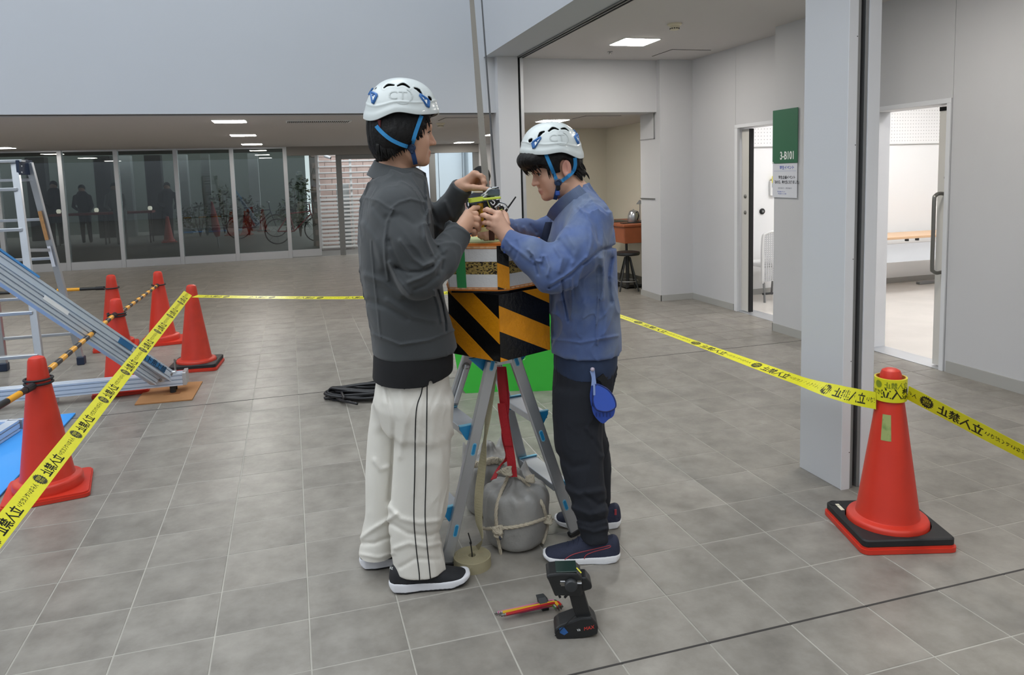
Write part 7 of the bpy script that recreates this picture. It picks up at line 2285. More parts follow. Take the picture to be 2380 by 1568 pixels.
plate([(1088, 472), (1127, 466)], DD - 0.030, 0.075, 0.016, 'upper_ring', m_lime)
MB().bar(W(1122, 463, DD - 0.025), W(1162, 459, DD - 0.005), 0.03, 0.0085, ch=0.002).build('upper_arm', m_lime, dv_)
MB().bar(W(1118, 461, DD - 0.02), W(1136, 447, DD - 0.0), 0.012, 0.006, ch=0.001).build('guide_fork', m_silver, dv_)
plate([(1103, 541), (1136, 537)], DD - 0.030, 0.070, 0.016, 'lower_ring', m_cream_p)
cells = [((1098, 474), (1104, 533), 0.012, m_cell), ((1106, 475), (1111, 532), 0.0125, m_cell), ((1116, 472), (1119, 530), 0.0125, m_gold), ((1126, 470), (1128, 528), 0.012, m_cell)]
for k, (a, b, r, mm) in enumerate(cells):
    o = MB().cyl(W(*a, DD - 0.006 + 0.008 * (k % 2)), W(*b, DD - 0.006 + 0.008 * (k % 2)), r, n=18).build('battery_cell', mm, dv_, auto=True)
    if k in (1, 2):
        for t in (0.25, 0.55):
            c = lerp(W(*a, DD - 0.006), W(*b, DD - 0.006), t) - FH * (r + 0.002)
            V, Ft = text_mesh('Pro', 0.016, 0.0002, 'CENTER'); fr = np.array([-UP, RH, -FH])
            link_mesh('cell_print', V @ fr + c - RH * 0.005, Ft, m_gold if k == 1 else m_cell, o)
MB().bar(W(1090, 478, DD), W(1097, 520, DD), 0.004, 0.03, up=FH).build('side_plate', m_smoke, dv_)
MB().bar(W(1134, 468, DD + 0.005), W(1138, 530, DD + 0.005), 0.035, 0.006, up=FH).build('side_plate', m_smoke, dv_)
MB().bar(W(1152, 465, DD + 0.02), W(1160, 505, DD + 0.02), 0.03, 0.006, up=FH).build('side_plate', m_smoke, dv_)
MB().box((-0.028, -0.02, -0.012), (0.022, 0.02, 0.014), 0.003, np.array([RH, FH, UP]), W(1148, 448, DD + 0.01)).build('motor_block', M('motor_grey', '#59636b', 0.4, metal=0.3), dv_)
MB().tube(spline([W(1118, 455, DD - 0.01), W(1130, 446, DD - 0.012), W(1138, 438, DD - 0.012), W(1158, 435, DD - 0.005)], 20), 0.003, 8).build('wire_bail', m_silver, dv_, smooth=True)
for px in (1142, 1157): MB().lathe([(0.004, 0), (0.004, 0.005)], 10, W(px, 438, DD - 0.01), UP).build('screw', m_dark, dv_)
MB().box((-0.022, -0.012, 0), (0.020, 0.012, 0.004), 0.001, np.array([RH, FH, UP]), W(1110, 447, DD)).build('top_board', M('beige_board', '#b9b4a4', 0.5), dv_)
wc_ = W(1166, 484, DD - 0.01)
q = [wc_ + RH * 0.020 * math.cos(t) + UP * 0.020 * math.sin(t) for t in np.linspace(0, 6.283, 24, endpoint=False)]
whl = MB().tube(q, 0.0035, 8, closed=True).build('pulley_wheel', m_silver, dv_, smooth=True)
MB().lathe([(0.010, -0.006), (0.010, 0.006), (0.004, 0.009)], 16, wc_, -FH).build('hub', m_dark, whl, auto=True)
for t in (0.4, 2.5, 4.6): MB().tube([wc_, wc_ + RH * 0.019 * math.cos(t) + UP * 0.019 * math.sin(t)], 0.002, 6).build('spoke', m_silver, whl)
for nm, hx, pts in (('green_wire', '#a8ad4a', [(1132, 464), (1137, 478), (1146, 488), (1156, 490), (1168, 486)]), ('white_wire', '#e6e6e4', [(1140, 470), (1146, 476), (1150, 470), (1144, 465)]), ('white_wire', '#e6e6e4', [(1150, 482), (1162, 474), (1174, 476), (1180, 486)]), ('black_wire', '#161617', [(1160, 470), (1172, 474), (1180, 484), (1176, 494)]), ('black_wire', '#161617', [(1088, 462), (1084, 476), (1092, 486)]), ('white_wire', '#e6e6e4', [(1126, 452), (1134, 442), (1144, 437)])):
    MB().tube(spline(WW([(x, y, DD - 0.025) for x, y in pts]), 24), 0.0022, 6).build(nm, M('wire_' + hx[1:], hx, 0.5), dv_, smooth=True)
MB().tube([W(1169, 497, DD - 0.015), W(1184, 478, DD - 0.018), W(1199, 457, DD - 0.02)], [0.0034, 0.0032, 0.0026], 8).build('antenna', m_dark, dv_)
MB().box((-0.013, -0.012, -0.03), (0.009, 0.012, 0.03), 0.002, np.array([RH, FH, UP]), W(1144, 540, DD + 0.03)).build('brown_block', M('brown_leather', '#4a3024', 0.6), dv_)
MB().tube([W(1082, 472, DD), W(1086, 500, DD - 0.01)], 0.0035, 6).build('pink_lead', M('pink_lead', '#d8b0a8', 0.5), dv_)

# ---- blue goggles hanging at the second person's hip
gg = empty('safety_goggles', tuple(W(1390, 860, 2.74)), 'translucent blue safety goggles hanging at the hip of the dark trousers', 'goggles')
m_gb = M('blue_frame', '#27459a', 0.3)
m_gl = M('blue_lens', '#3f68d8', 0.12, trans=0.25, coat=0.4)
DG = 2.735
def gw(pts, dep=DG): return [W(x, y, dep) for x, y in pts]
lens = [(1385, 893), (1398, 896), (1414, 906), (1426, 922), (1431, 938), (1428, 948), (1412, 955), (1396, 954), (1384, 948), (1378, 930), (1380, 908)]
q = spline([(W(x, y, DG) @ RH, W(x, y, DG)[2], 0) for x, y in lens], 44, True)[:, :2]
MB().prism(q.tolist(), PF, np.zeros(3), DG - 0.004, DG + 0.0).build('lens', m_gl, gg, auto=True)
MB().tube([RH * a + UP * b + FH * (DG - 0.002) for a, b in q], 0.0032, 8, closed=True).build('rim', M('dark_blue_rim', '#1c2f6e', 0.35), gg, smooth=True)
low = [(1376, 935), (1390, 954), (1412, 957), (1429, 948), (1426, 966), (1414, 975), (1402, 984), (1388, 974), (1378, 958)]
q2 = spline([(W(x, y, DG) @ RH, W(x, y, DG)[2], 0) for x, y in low], 36, True)[:, :2]
MB().prism(q2.tolist(), PF, np.zeros(3), DG + 0.001, DG + 0.022).build('skirt', m_gb, gg, auto=True)
for k in range(5): MB().box((-0.0016, -0.003, -0.008), (0.0016, 0.001, 0.008), 0.0005, np.array([RH, FH, UP]), W(1386 + 8 * k, 963, DG)).build('vent_slot', M('dark_blue_rim', '#1c2f6e', 0.35), gg)
MB().strip(spline(gw([(1374, 896), (1371, 920), (1374, 942)], DG + 0.004), 14), spline(gw([(1384, 890), (1382, 920), (1386, 950)], DG + 0.004), 14), 0.006).build('side_frame', m_gb, gg)
MB().strip(spline(gw([(1371, 862), (1375, 878), (1374, 896)]), 10), spline(gw([(1382, 858), (1384, 876), (1386, 892)]), 10), 0.004).build('clear_strap', M('pale_blue_strap', '#8fa4d4', 0.3), gg)
MB().lathe([(0.0001, 0.008), (0.006, 0.006), (0.0085, 0), (0.006, -0.006), (0.0001, -0.008)], 14, W(1377, 858, DG - 0.004), -FH).build('clip', M('pale_clip', '#c5b9c8', 0.4), gg, smooth=True)
MB().strip(spline(gw([(1386, 880), (1394, 884), (1402, 896)], DG + 0.010), 10), spline(gw([(1402, 868), (1412, 882), (1408, 896)], DG + 0.010), 10), 0.008).build('elastic_strap', m_dark, gg)
MB().box((-0.004, -0.003, -0.020), (0.004, 0.001, 0.020), 0.001, np.array([RH, FH, UP]), W(1381, 906, DG - 0.005)).build('buckle', M('pale_blue_strap', '#8fa4d4', 0.3), gg)

# ---- third person far behind, mostly hidden
D3 = 7.0
p3 = empty('person', tuple(W(1118, 782, D3) * np.array([1, 1, 0])), 'black-haired person in navy vest and white sleeves standing behind, mostly hidden by arms', 'person')
hd3 = Head(1118, 418, D3, frame(-1.25, 0.25, -1), 0.95)
m_navy3 = M('navy_vest', '#20232e', 0.85); m_white3 = M('white_shirt', '#e3e6ea', 0.85)
S3 = [(447, 1098, 1136, 0.08, D3), (458, 1078, 1152, 0.11, D3), (476, 1070, 1160, 0.12, D3), (520, 1074, 1158, 0.12, D3), (565, 1078, 1154, 0.115, D3), (600, 1076, 1156, 0.12, D3)]
vest3 = lambda P: loft_sdf(P, S3, 0.0, 2.3, 0.03, 0.01)
lo_, hi_ = box_of([W(1062, 606, D3), W(1168, 440, D3)], 0.16)
v3_ = net_obj('vest', vest3, lo_, hi_, 0.012, m_navy3, p3)
arm3 = lambda P: smin(sleeve(P, WW([(1080, 474, D3 - 0.02), (1056, 510, D3 - 0.14), (1040, 545, D3 - 0.18)]), [0.075, 0.085, 0.08]), sleeve(P, WW([(1040, 545, D3 - 0.18), (1080, 560, D3 - 0.26)]), [0.08, 0.05]), 0.03) + 0.01 * vnoise(P, 11)
arm3b = lambda P: smin(sleeve(P, WW([(1152, 474, D3), (1164, 520, D3 - 0.05), (1150, 555, D3 - 0.2)]), [0.055, 0.05, 0.045]), sleeve(P, WW([(1150, 555, D3 - 0.2), (1110, 560, D3 - 0.27)]), [0.045, 0.04]), 0.03)
net_obj('sleeve', arm3, *box_of(WW([(1018, 590, D3 - 0.36), (1100, 450, D3 + 0.1)]), 0.1), 0.012, m_white3, p3)
net_obj('sleeve', arm3b, *box_of(WW([(1090, 590, D3 - 0.36), (1180, 450, D3 + 0.1)]), 0.1), 0.012, m_white3, p3)
MB().tube([W(1088, 470, D3 - 0.14), W(1092, 500, D3 - 0.15)], 0.004, 6).build('drawstring', m_white3, v3_)
for pts in ([(1030, 520), (1052, 505), (1070, 500)], [(1024, 545), (1048, 535), (1070, 528)]):
    tubes_on(arm3, [pts], 0.003, 'seam_line', M('grey_line', '#8d9096', 0.8), p3, 0.0, 20, 5.5)
parts = []
hf3 = lambda P: smin(head_local(hd3.loc(P)) * hd3.s, chain(P, WW([(1117, 425, D3), (1117, 460, D3)]), [0.055, 0.06], 0.02), 0.02)
lo_, hi_ = box_of([hd3.wld((x, y, z)) for x in (-0.11, 0.12) for y in (-0.1, 0.1) for z in (-0.2, 0.12)], 0.01)
add_part(parts, hf3, lo_, hi_, 0.006, tint2, hd3)
hand3 = lambda P: smin(cap(P, W(1080, 560, D3 - 0.26), W(1094, 562, D3 - 0.29), 0.035, 0.03), cap(P, W(1110, 560, D3 - 0.27), W(1098, 563, D3 - 0.29), 0.035, 0.03), 0.01)
core3 = lambda P: smin(loft_sdf(P, [(a, b + 3, c - 3, e * 0.85, g) for a, b, c, e, g in S3], 0.0, 2.3, 0.03, 0.01), smin(smin(cap(P, W(1100, 610, D3), W(1098, 765, D3), 0.08, 0.04), cap(P, W(1134, 610, D3), W(1136, 765, D3), 0.08, 0.04), 0.02), hand3(P), 0.01), 0.02)
lo_, hi_ = box_of([W(1060, 790, D3), W(1170, 440, D3)], 0.2)
add_part(parts, core3, lo_ - FH * 0.2, hi_, 0.02, flat_tint('#c69a80'), None)
joined('body', parts, m_skin, p3, hd3)
hair3 = lambda P: (smax(smin(ell(hd3.loc(P), (-0.012, 0, 0.034), (0.112, 0.092, 0.102)), ell(hd3.loc(P), (0.06, 0, 0.06), (0.06, 0.08, 0.05)), 0.02), np.maximum(hd3.loc(P)[:, 0] - 0.085, -0.06 - hd3.loc(P)[:, 2]) * np.where(hd3.loc(P)[:, 2] > 0.03, 0.2, 1), 0.01) + 0.006 * vnoise(hd3.loc(P), 60)) * 0.9
lo_, hi_ = box_of([hd3.wld((x, y, z)) for x in (-0.13, 0.14) for y in (-0.11, 0.11) for z in (-0.1, 0.15)], 0.005)
net_obj('hair', hair3, lo_, hi_, 0.006, m_hair, p3)
leg3 = lambda P: np.minimum(loft_sdf(P, [(590, 1086, 1119, 0.10, D3), (690, 1090, 1114, 0.08, D3), (772, 1092, 1112, 0.06, D3)], 0.0), loft_sdf(P, [(590, 1116, 1150, 0.10, D3), (690, 1121, 1146, 0.08, D3), (772, 1125, 1145, 0.06, D3)], 0.0))
net_obj('trousers', leg3, *box_of(WW([(1080, 785, D3), (1156, 580, D3)]), 0.12), 0.014, M('dark_trousers', '#23252c', 0.9), p3)
for px in (1102, 1135):
    h3 = W(px, 782, D3 + 0.06) * np.array([1, 1, 0]); t3 = W(px - 4, 782, D3 - 0.20) * np.array([1, 1, 0])
    shoe(p3, h3, t3, 0.047, 0.03, 0.09, m_k2, m_s2, m_o2, False)
# ================================================================== SIDE SPACE, ROOM BEHIND THE DOORS, OUTSIDE
m_wood = M('brown_wood_panel', '#9a5433', 0.45, noise=(9, 0.1))
m_lwood = M('light_wood_top', '#d9b48e', 0.4)
m_lampr = M('added_room_panel', '#ffffff', 0.5, emit=('#fdfdff', LAMP_ROOM))
# desk against the side wall
ds = empty('wooden_desk', (4.4, 9.2, 0), 'brown wooden desk against the cream wall behind the blue jacket', 'desk')
MB().box((4.12, 8.75, 0.815), (4.74, 9.95, 0.845), 0.004).build('desk_top', m_wood, ds)
MB().box((4.14, 8.78, 0.60), (4.165, 9.92, 0.815), 0.002).build('front_panel', m_wood, ds)
MB().box((4.14, 8.77, 0.60), (4.72, 8.79, 0.815), 0.002).build('side_panel', m_wood, ds)
for x, y in ((4.17, 8.80), (4.70, 8.80), (4.17, 9.90), (4.70, 9.90)): MB().cyl((x, y, 0), (x, y, 0.60), 0.014, n=10).build('leg', m_bk, ds)
MB().box((4.15, 8.80, 0.02), (4.70, 9.90, 0.05), 0.002).build('foot_rail', m_bk, ds)
kt_ = empty('electric_kettle', (4.45, 9.15, 0.845), 'shiny steel kettle on the brown desk', 'kettle')
MB().lathe([(0.075, 0), (0.082, 0.02), (0.078, 0.09), (0.060, 0.135), (0.045, 0.15), (0.012, 0.155), (0.012, 0.17), (0.004, 0.172)], 28, (4.45, 9.15, 0.852)).build('body', m_silver, kt_, auto=True)
MB().tube(spline([(4.45, 9.07, 0.98), (4.45, 9.02, 0.99), (4.45, 9.00, 0.94), (4.45, 9.04, 0.88)], 16), 0.009, 8).build('handle', m_bk, kt_, smooth=True)
MB().tube([(4.45, 9.225, 0.93), (4.45, 9.26, 0.985)], [0.018, 0.010], 10).build('spout', m_silver, kt_)
MB().lathe([(0.085, 0), (0.085, 0.008), (0.07, 0.010)], 24, (4.45, 9.15, 0.845)).build('base', m_bk, kt_, auto=True)
lm = empty('small_desk_lamp', (4.62, 9.30, 0.845), 'small grey lamp with cone shade above the kettle', 'lamp')
MB().cyl((4.62, 9.30, 0.85), (4.62, 9.30, 1.10), 0.006, n=8).build('stem', m_rail, lm)
MB().lathe([(0.05, 0), (0.05, 0.012), (0.01, 0.014)], 18, (4.62, 9.30, 0.845)).build('base', m_rail, lm, auto=True)
MB().lathe([(0.050, 0), (0.014, 0.05), (0.010, 0.055)], 20, (4.62, 9.30, 1.08)).build('shade', M('grey_shade', '#77787a', 0.5), lm, auto=True)
tr_y = empty('serving_tray', (4.35, 9.45, 0.845), 'dark flat tray lying on the brown desk', 'tray')
MB().box((4.20, 8.95, 0.846), (4.52, 9.05, 0.856), 0.003).box((4.18, 9.28, 0.846), (4.50, 9.72, 0.852), 0.003).build('tray_base', m_bk, tr_y)
MB().box((4.18, 9.28, 0.852), (4.195, 9.72, 0.872), 0.002).build('tray_rim', m_bk, tr_y)
sto = empty('stool', (4.05, 8.95, 0), 'dark stool with pedestal in front of the brown desk', 'stool')
cx_, cy_ = 4.10, 8.62
MB().lathe([(0.15, 0.47), (0.16, 0.485), (0.155, 0.51), (0.10, 0.52), (0.004, 0.52)], 28, (cx_, cy_, 0)).build('seat', m_bk, sto, auto=True)
MB().cyl((cx_, cy_, 0.05), (cx_, cy_, 0.47), 0.022, n=12).build('pedestal', m_bk, sto)
for k in range(4):
    a = k * math.pi / 2 + 0.5
    MB().tube([(cx_ + 0.04 * math.cos(a), cy_ + 0.04 * math.sin(a), 0.44), (cx_ + 0.17 * math.cos(a), cy_ + 0.17 * math.sin(a), 0.012)], 0.011, 8).build('leg', m_bk, sto)
q = [(cx_ + 0.13 * math.cos(a), cy_ + 0.13 * math.sin(a), 0.14) for a in np.linspace(0, 6.283, 24, endpoint=False)]
MB().tube(q, 0.007, 6, closed=True).build('foot_ring', m_rail, sto, smooth=True)

# room: unseen ceiling panels added to light it, table, chair, thermostat
for x, y in ((5.6, 6.4), (7.2, 6.4), (5.6, 4.0), (7.2, 4.0), (8.6, 5.2)):
    t = empty('ceiling_light', (x, y, 2.7), f'added room ceiling panel above the {"mesh chair" if (x, y) == (5.6, 6.4) else "long table" if (x, y) == (7.2, 6.4) else "door with the handle" if (x, y) == (5.6, 4.0) else "right rear corner" if (x, y) == (8.6, 5.2) else "room middle"}', 'ceiling light')
    MB().box((x - 0.32, y - 0.32, 2.69), (x + 0.32, y + 0.32, 2.705), 0.002).build('frame', m_lampframe, t)
    MB().box((x - 0.30, y - 0.30, 2.686), (x + 0.30, y + 0.30, 2.692), 0.001).build('diffuser', m_lampr, t)
tb = empty('long_table', (7.3, 7.2, 0), 'long table with wooden top and white front panel in the room behind the right door', 'table')
MB().box((6.35, 6.95, 0.655), (8.35, 7.45, 0.685), 0.004).build('table_top', m_lwood, tb)
MB().box((6.40, 7.00, 0.38), (8.30, 7.02, 0.600), 0.002).build('modesty_panel', M('pale_panel', '#dfe3e8', 0.5), tb)
for x in (6.9, 7.05, 7.5, 7.62): MB().box((x, 6.97, 0.625), (x + 0.03, 7.0, 0.655)).build('bracket', m_bk, tb)
for x in (6.45, 8.20):
    MB().box((x, 7.16, 0.05), (x + 0.05, 7.24, 0.655), 0.004).build('leg', m_rail, tb)
    MB().box((x - 0.01, 6.92, 0.0), (x + 0.06, 7.48, 0.05), 0.006).build('foot', m_rail, tb)
ft_ = atz(2140, 660)
MB().box((ft_[0] - 0.05, ft_[1] - 0.03, 0.0), (ft_[0] + 0.6, ft_[1] + 0.03, 0.035), 0.006).build('foot', m_rail, tb)
chx = empty('mesh_back_chair', (5.32, 7.2, 0), 'white chair with a woven mesh back in the room behind the left door', 'chair')
m_ch = M('white_plastic', '#e6e6e4', 0.5)
x0, x1 = 5.10, 5.55
fr_ = spline([(x0, 7.2, 0.22), (x0, 7.2, 0.70), (x0 + 0.05, 7.2, 0.79), (x0 + 0.22, 7.2, 0.81), (x1 - 0.05, 7.2, 0.79), (x1, 7.2, 0.70), (x1, 7.2, 0.22)], 50)
MB().tube(fr_, 0.016, 8).build('back_frame', m_ch, chx, smooth=True)
mb = MB()
for k in range(22): mb.box((x0 + 0.01, 7.195, 0.24 + k * 0.025), (x1 - 0.01, 7.205, 0.252 + k * 0.025))
for k in range(16): mb.box((x0 + 0.012 + k * 0.028, 7.192, 0.24), (x0 + 0.026 + k * 0.028, 7.196, 0.79))
o = mb.build('mesh_back', M('mesh_grey', '#c9cacb', 0.7), chx); o['kind'] = 'stuff'
MB().box((x0 - 0.01, 7.2, 0.40), (x1 + 0.01, 7.62, 0.44), 0.012).build('seat', m_ch, chx)
for x in (x0 + 0.02, x1 - 0.02):
    MB().tube([(x, 7.2, 0.23), (x, 7.18, 0.0)], 0.013, 8).build('leg', m_rail, chx)
    MB().tube([(x, 7.58, 0.41), (x, 7.62, 0.0)], 0.013, 8).build('leg', m_rail, chx)
MB().tube([(x0, 7.19, 0.10), (x1, 7.19, 0.10)], 0.012, 8).build('stretcher', m_bk, chx)
th_ = empty('wall_thermostat', (5.62, YR, 1.30), 'white wall control panel with yellow sticky note behind the left door', 'control panel')
pc_ = aty(1803, 437, YR - 0.03)
MB().box((pc_[0] - 0.075, YR - 0.035, pc_[2] - 0.09), (pc_[0] + 0.06, YR - 0.001, pc_[2] + 0.09), 0.006).build('housing', m_ch, th_)
MB().box((pc_[0] - 0.055, YR - 0.037, pc_[2] + 0.01), (pc_[0] + 0.04, YR - 0.034, pc_[2] + 0.06)).build('screen', M('lcd_grey', '#8e9691', 0.3), th_)
MB().box((pc_[0] - 0.06, YR - 0.039, pc_[2] + 0.062), (pc_[0] + 0.05, YR - 0.036, pc_[2] + 0.145)).build('sticky_note', M('note_yellow', '#eadc4a', 0.7), th_)
dl = aty(1772, 491, YR - 0.01)
dd_ = empty('door_stop', tuple(dl), 'round dark door stop on the white wall behind the left door', 'door stop')
MB().lathe([(0.036, 0), (0.036, 0.010), (0.026, 0.014), (0.022, 0.010), (0.004, 0.010)], 24, (dl[0], YR - 0.001, dl[2]), (0, -1, 0)).build('rose', m_bk, dd_, auto=True)
MB().lathe([(0.014, 0.010), (0.014, 0.022), (0.004, 0.024)], 16, (dl[0], YR - 0.001, dl[2]), (0, -1, 0)).build('buffer', m_rail, dd_, auto=True)

# ---- louvre screen and brick wall outside the door
lv = empty('louvre_fence', (1.6, 17.0, 0), 'white horizontal louvre fence outside the glass door', 'fence')
m_slat = M('white_slat', '#e2e2e0', 0.5)
zz = 0.02; k = 0
while zz < 2.35:
    th = 0.045 if zz < 1.15 else 0.028
    MB().box((0.62, 16.98, zz), (2.95, 17.03, zz + th), 0.003).build('slat', m_slat, lv)
    zz += 0.088 if zz < 1.15 else 0.118 + 0.02 * (k % 2); k += 1
for x in (0.62, 1.32, 2.0, 2.9):
    MB().box((x, 17.03, -0.02), (x + 0.05, 17.08, 2.4), 0.003).build('post', m_slat, lv)
MB().box((1.02, 17.10, 0.0), (1.30, 17.2, 1.45), 0.003).build('backing_panel', M('pale_panel2', '#cfd3d4', 0.6), lv)
bwall = struct(MB().box((0.5, 18.3, -0.05), (3.0, 18.45, 3.2)).build('wall_outside_brick', M('brick_joint', '#9d938c', 0.9)))
m_brick = M('pale_brick', '#c3aca2', 0.85, noise=(6, 0.12))
pb = None
for r in range(24):
    for c in range(9):
        x = 0.55 + c * 0.30 + (0.15 if r % 2 else 0)
        if x > 2.75: continue
        if pb is None: pb = MB().box((0, 0, 0), (0.29, 0.02, 0.12), 0.003).build('brick', m_brick, bwall); o = pb; pb_loc = True
        else: o = pb.copy(); COL.objects.link(o)
        o.location = (x, 18.285, -0.03 + r * 0.132)
cv = empty('security_camera', tuple(aty(758, 366, 16.9)), 'small white security camera under the porch by the louvre fence', 'camera')
c_ = aty(757, 364, 16.9)
MB().tube([c_ + np.array([0, 0.16, 0.05]), c_ + np.array([0, 0.02, 0.05]), c_ + UP * 0.01], 0.02, 12).build('bracket', m_white_metal, cv)
MB().tube([c_ + UP * 0.02 - RH * 0.03, c_ - UP * 0.03 + RH * 0.10], [0.035, 0.03], 14).build('body', m_white_metal, cv)
MB().tube([c_ - UP * 0.03 + RH * 0.10, c_ - UP * 0.036 + RH * 0.115], 0.022, 12).build('lens', m_dark, cv)
# pale wall panels and pole right of the door opening
pn = struct(MB().box((3.02, 18.55, 0), (8.0, 18.6, 5)).build('wall_outside_panels', M('panel_joint', '#a8adb3', 0.8)))
for k in range(6): MB().box((3.03 + k * 0.62, 18.53, -0.03), (3.63 + k * 0.62, 18.56, 5), 0.004).build('panel', M('outdoor_panel2', '#dde3ea', 0.6), pn)
dp = empty('drain_pipe', (4.1, 18.4, 0), 'grey vertical drain pipe in front of the pale outside wall', 'pipe')
xd = aty(1086, 450, 18.4)[0]
MB().cyl((xd, 18.4, -0.03), (xd, 18.4, 4.5), 0.055, n=16).build('pipe', M('pipe_grey', '#8f979e', 0.4), dp, auto=True)
for z in (0.4, 1.5): MB().lathe([(0.062, z), (0.062, z + 0.03)], 16, (xd, 18.4, 0)).build('clamp', m_rail, dp)
# railing seen left of the striped device
rl = empty('outdoor_railing', (3.0, 17.4, 0), 'pale outdoor hand railing outside the glass door', 'railing')
xr = aty(990, 500, 17.4)[0]
for z in (0.35, 0.62, 0.9): MB().tube([(xr - 0.1, 17.4, z), (xr + 0.35, 17.4, z)], 0.018, 8).build('rail', m_alu, rl)
for x in (xr - 0.08, xr + 0.33): MB().cyl((x, 17.4, -0.03), (x, 17.4, 0.95), 0.02, n=10).build('post', m_alu, rl)

# ---- dim covered yard seen through the dark glass
m_back = M('yard_wall', '#6f7570', 0.9)
sbox('wall_outside_back', (-16, 27.5, -0.1), (0.6, 27.7, 3.0), m_back)
for k, (x, w, hx) in enumerate(((-7.4, 0.5, '#3c3d3f'), (-5.6, 0.45, '#3c3d3f'), (-4.9, 0.3, '#b9bcbc'), (-4.2, 0.45, '#3c3d3f'), (-3.3, 0.3, '#b9bcbc'), (-2.6, 0.25, '#8a8f8c'), (-1.2, 0.3, '#b5b8b8'))):
    sbox(f'wall_yard_column_{k}', (x, 25.2, -0.05), (x + w, 25.6, 2.45), M('yard_col_' + hx[1:], hx, 0.8))
tbx = empty('red_table', (-4.7, 22.5, 0), 'red trestle table seen through the dark glass', 'table')
MB().box((-6.1, 22.2, 0.78), (-3.6, 22.7, 0.84), 0.004).build('table_top', M('dull_red', '#a03a2e', 0.6), tbx)
for x in (-6.0, -4.8, -3.7):
    for y in (22.25, 22.65): MB().cyl((x, y, -0.03), (x, y, 0.78), 0.02, n=8).build('leg', m_bk, tbx)
for k, x in enumerate((-5.9, -5.0, -4.35, -3.68)):
    t = empty('round_lantern', (x, 22.4, 0.84), f'small round lantern on the red table, number {["leftmost", "left of the middle", "right of the middle", "rightmost"][k]} seen through glass'.replace('number ', ''), 'lantern')
    MB().lathe([(0.0001, 0), (0.045, 0.01), (0.06, 0.06), (0.045, 0.11), (0.0001, 0.12)], 14, (x, 22.4, 0.845)).build('globe', M('globe_white', '#f2f2ee', 0.4, emit=('#fff7e6', 1.2)), t, smooth=True)
    MB().lathe([(0.03, 0), (0.03, 0.012)], 12, (x, 22.4, 0.84)).build('base', m_bk, t)
cone((-3.15, 21.6), 0.2, 'orange cone seen through the dark glass right of the red table')
fl = empty('folded_red_parasol', (-1.72, 19.2, 0), 'folded red parasol seen through the dark glass', 'parasol')
MB().cyl((-1.70, 19.2, -0.03), (-1.80, 19.2, 1.12), 0.014, n=8).build('pole', m_rail, fl)
MB().tube([(-1.795, 19.2, 1.10), (-1.77, 19.2, 0.8), (-1.735, 19.2, 0.42), (-1.71, 19.2, 0.25)], [0.02, 0.07, 0.10, 0.05], 10).build('canopy', M('parasol_red', '#a8342c', 0.7), fl, smooth=True)
m_d1 = M('dark_coat', '#2b2f36', 0.9); m_d2 = M('grey_coat', '#8d9090', 0.9)


def far_person(x, y, h_, mc, label, lean=0.0, face=1):
    t = empty('person', (x, y, -0.03), label, 'person')
    s = h_ / 1.7; b = np.array([x, y, -0.03])
    pt = lambda a, c, z: b + np.array([a * s, c * s, z * s])
    body = lambda P: smin(smin(chain(P, [pt(lean, 0, 1.42), pt(lean * 0.5, 0, 1.15), pt(0, 0, 0.92)], [0.15 * s, 0.15 * s, 0.15 * s], 0.05), np.minimum(chain(P, [pt(-0.08, 0, 0.9), pt(-0.09, 0.02, 0.48), pt(-0.09, 0, 0.06)], [0.095 * s, 0.065 * s, 0.05 * s], 0.03), chain(P, [pt(0.08, 0, 0.9), pt(0.09, -0.02, 0.48), pt(0.10, 0, 0.06)], [0.095 * s, 0.065 * s, 0.05 * s], 0.03)), 0.05),
                          np.minimum(chain(P, [pt(lean - 0.19, 0, 1.38), pt(lean - 0.24, -0.05, 1.1), pt(lean - 0.10, -0.22, 1.0)], [0.06 * s, 0.05 * s, 0.04 * s], 0.02), chain(P, [pt(lean + 0.19, 0, 1.38), pt(lean + 0.25, -0.03, 1.1), pt(lean + 0.2, -0.2, 0.95)], [0.06 * s, 0.05 * s, 0.04 * s], 0.02)), 0.04)
    net_obj('clothes', body, pt(-0.4, -0.35, 0), pt(0.4, 0.3, 1.62), 0.03, mc, t)
    hdf = lambda P: smin(ell(P, pt(lean, 0, 1.60), (0.085 * s, 0.10 * s, 0.115 * s)), cap(P, pt(lean, 0, 1.5), pt(lean, 0, 1.40), 0.055 * s), 0.02)
    net_obj('body', hdf, pt(lean - 0.2, -0.2, 1.35), pt(lean + 0.2, 0.2, 1.75), 0.018, M('far_skin', '#b98f78', 0.6), t)
    hrf = lambda P: smax(ell(P, pt(lean, 0.02, 1.63), (0.098 * s, 0.112 * s, 0.112 * s)), -(P[:, 2] - pt(0, 0, 1.58)[2]) - 0.5 * (P[:, 1] - y), 0.01)
    net_obj('hair', hrf, pt(lean - 0.2, -0.2, 1.4), pt(lean + 0.2, 0.2, 1.8), 0.018, m_hair, t)


far_person(-6.15, 23.0, 1.72, m_d1, 'dark-clothed person standing at the left end of the red table behind glass', 0.02)
far_person(-5.45, 23.1, 1.60, m_d1, 'shorter dark-clothed person beside another at the left of the red table behind glass', -0.03)
far_person(-4.30, 21.75, 1.62, m_d2, 'person in pale grey coat in front of the red table behind glass', -0.10)
far_person(-3.35, 23.0, 1.60, m_d1, 'dark-clothed person at the right end of the red table behind glass', 0.05)
# planting and bicycles at the right end of the yard
m_leaf = M('yard_leaf', '#3c4a34', 0.8, second=('#5d6b4d', 3, 0.4, 0.6)); rng = random.Random(17)


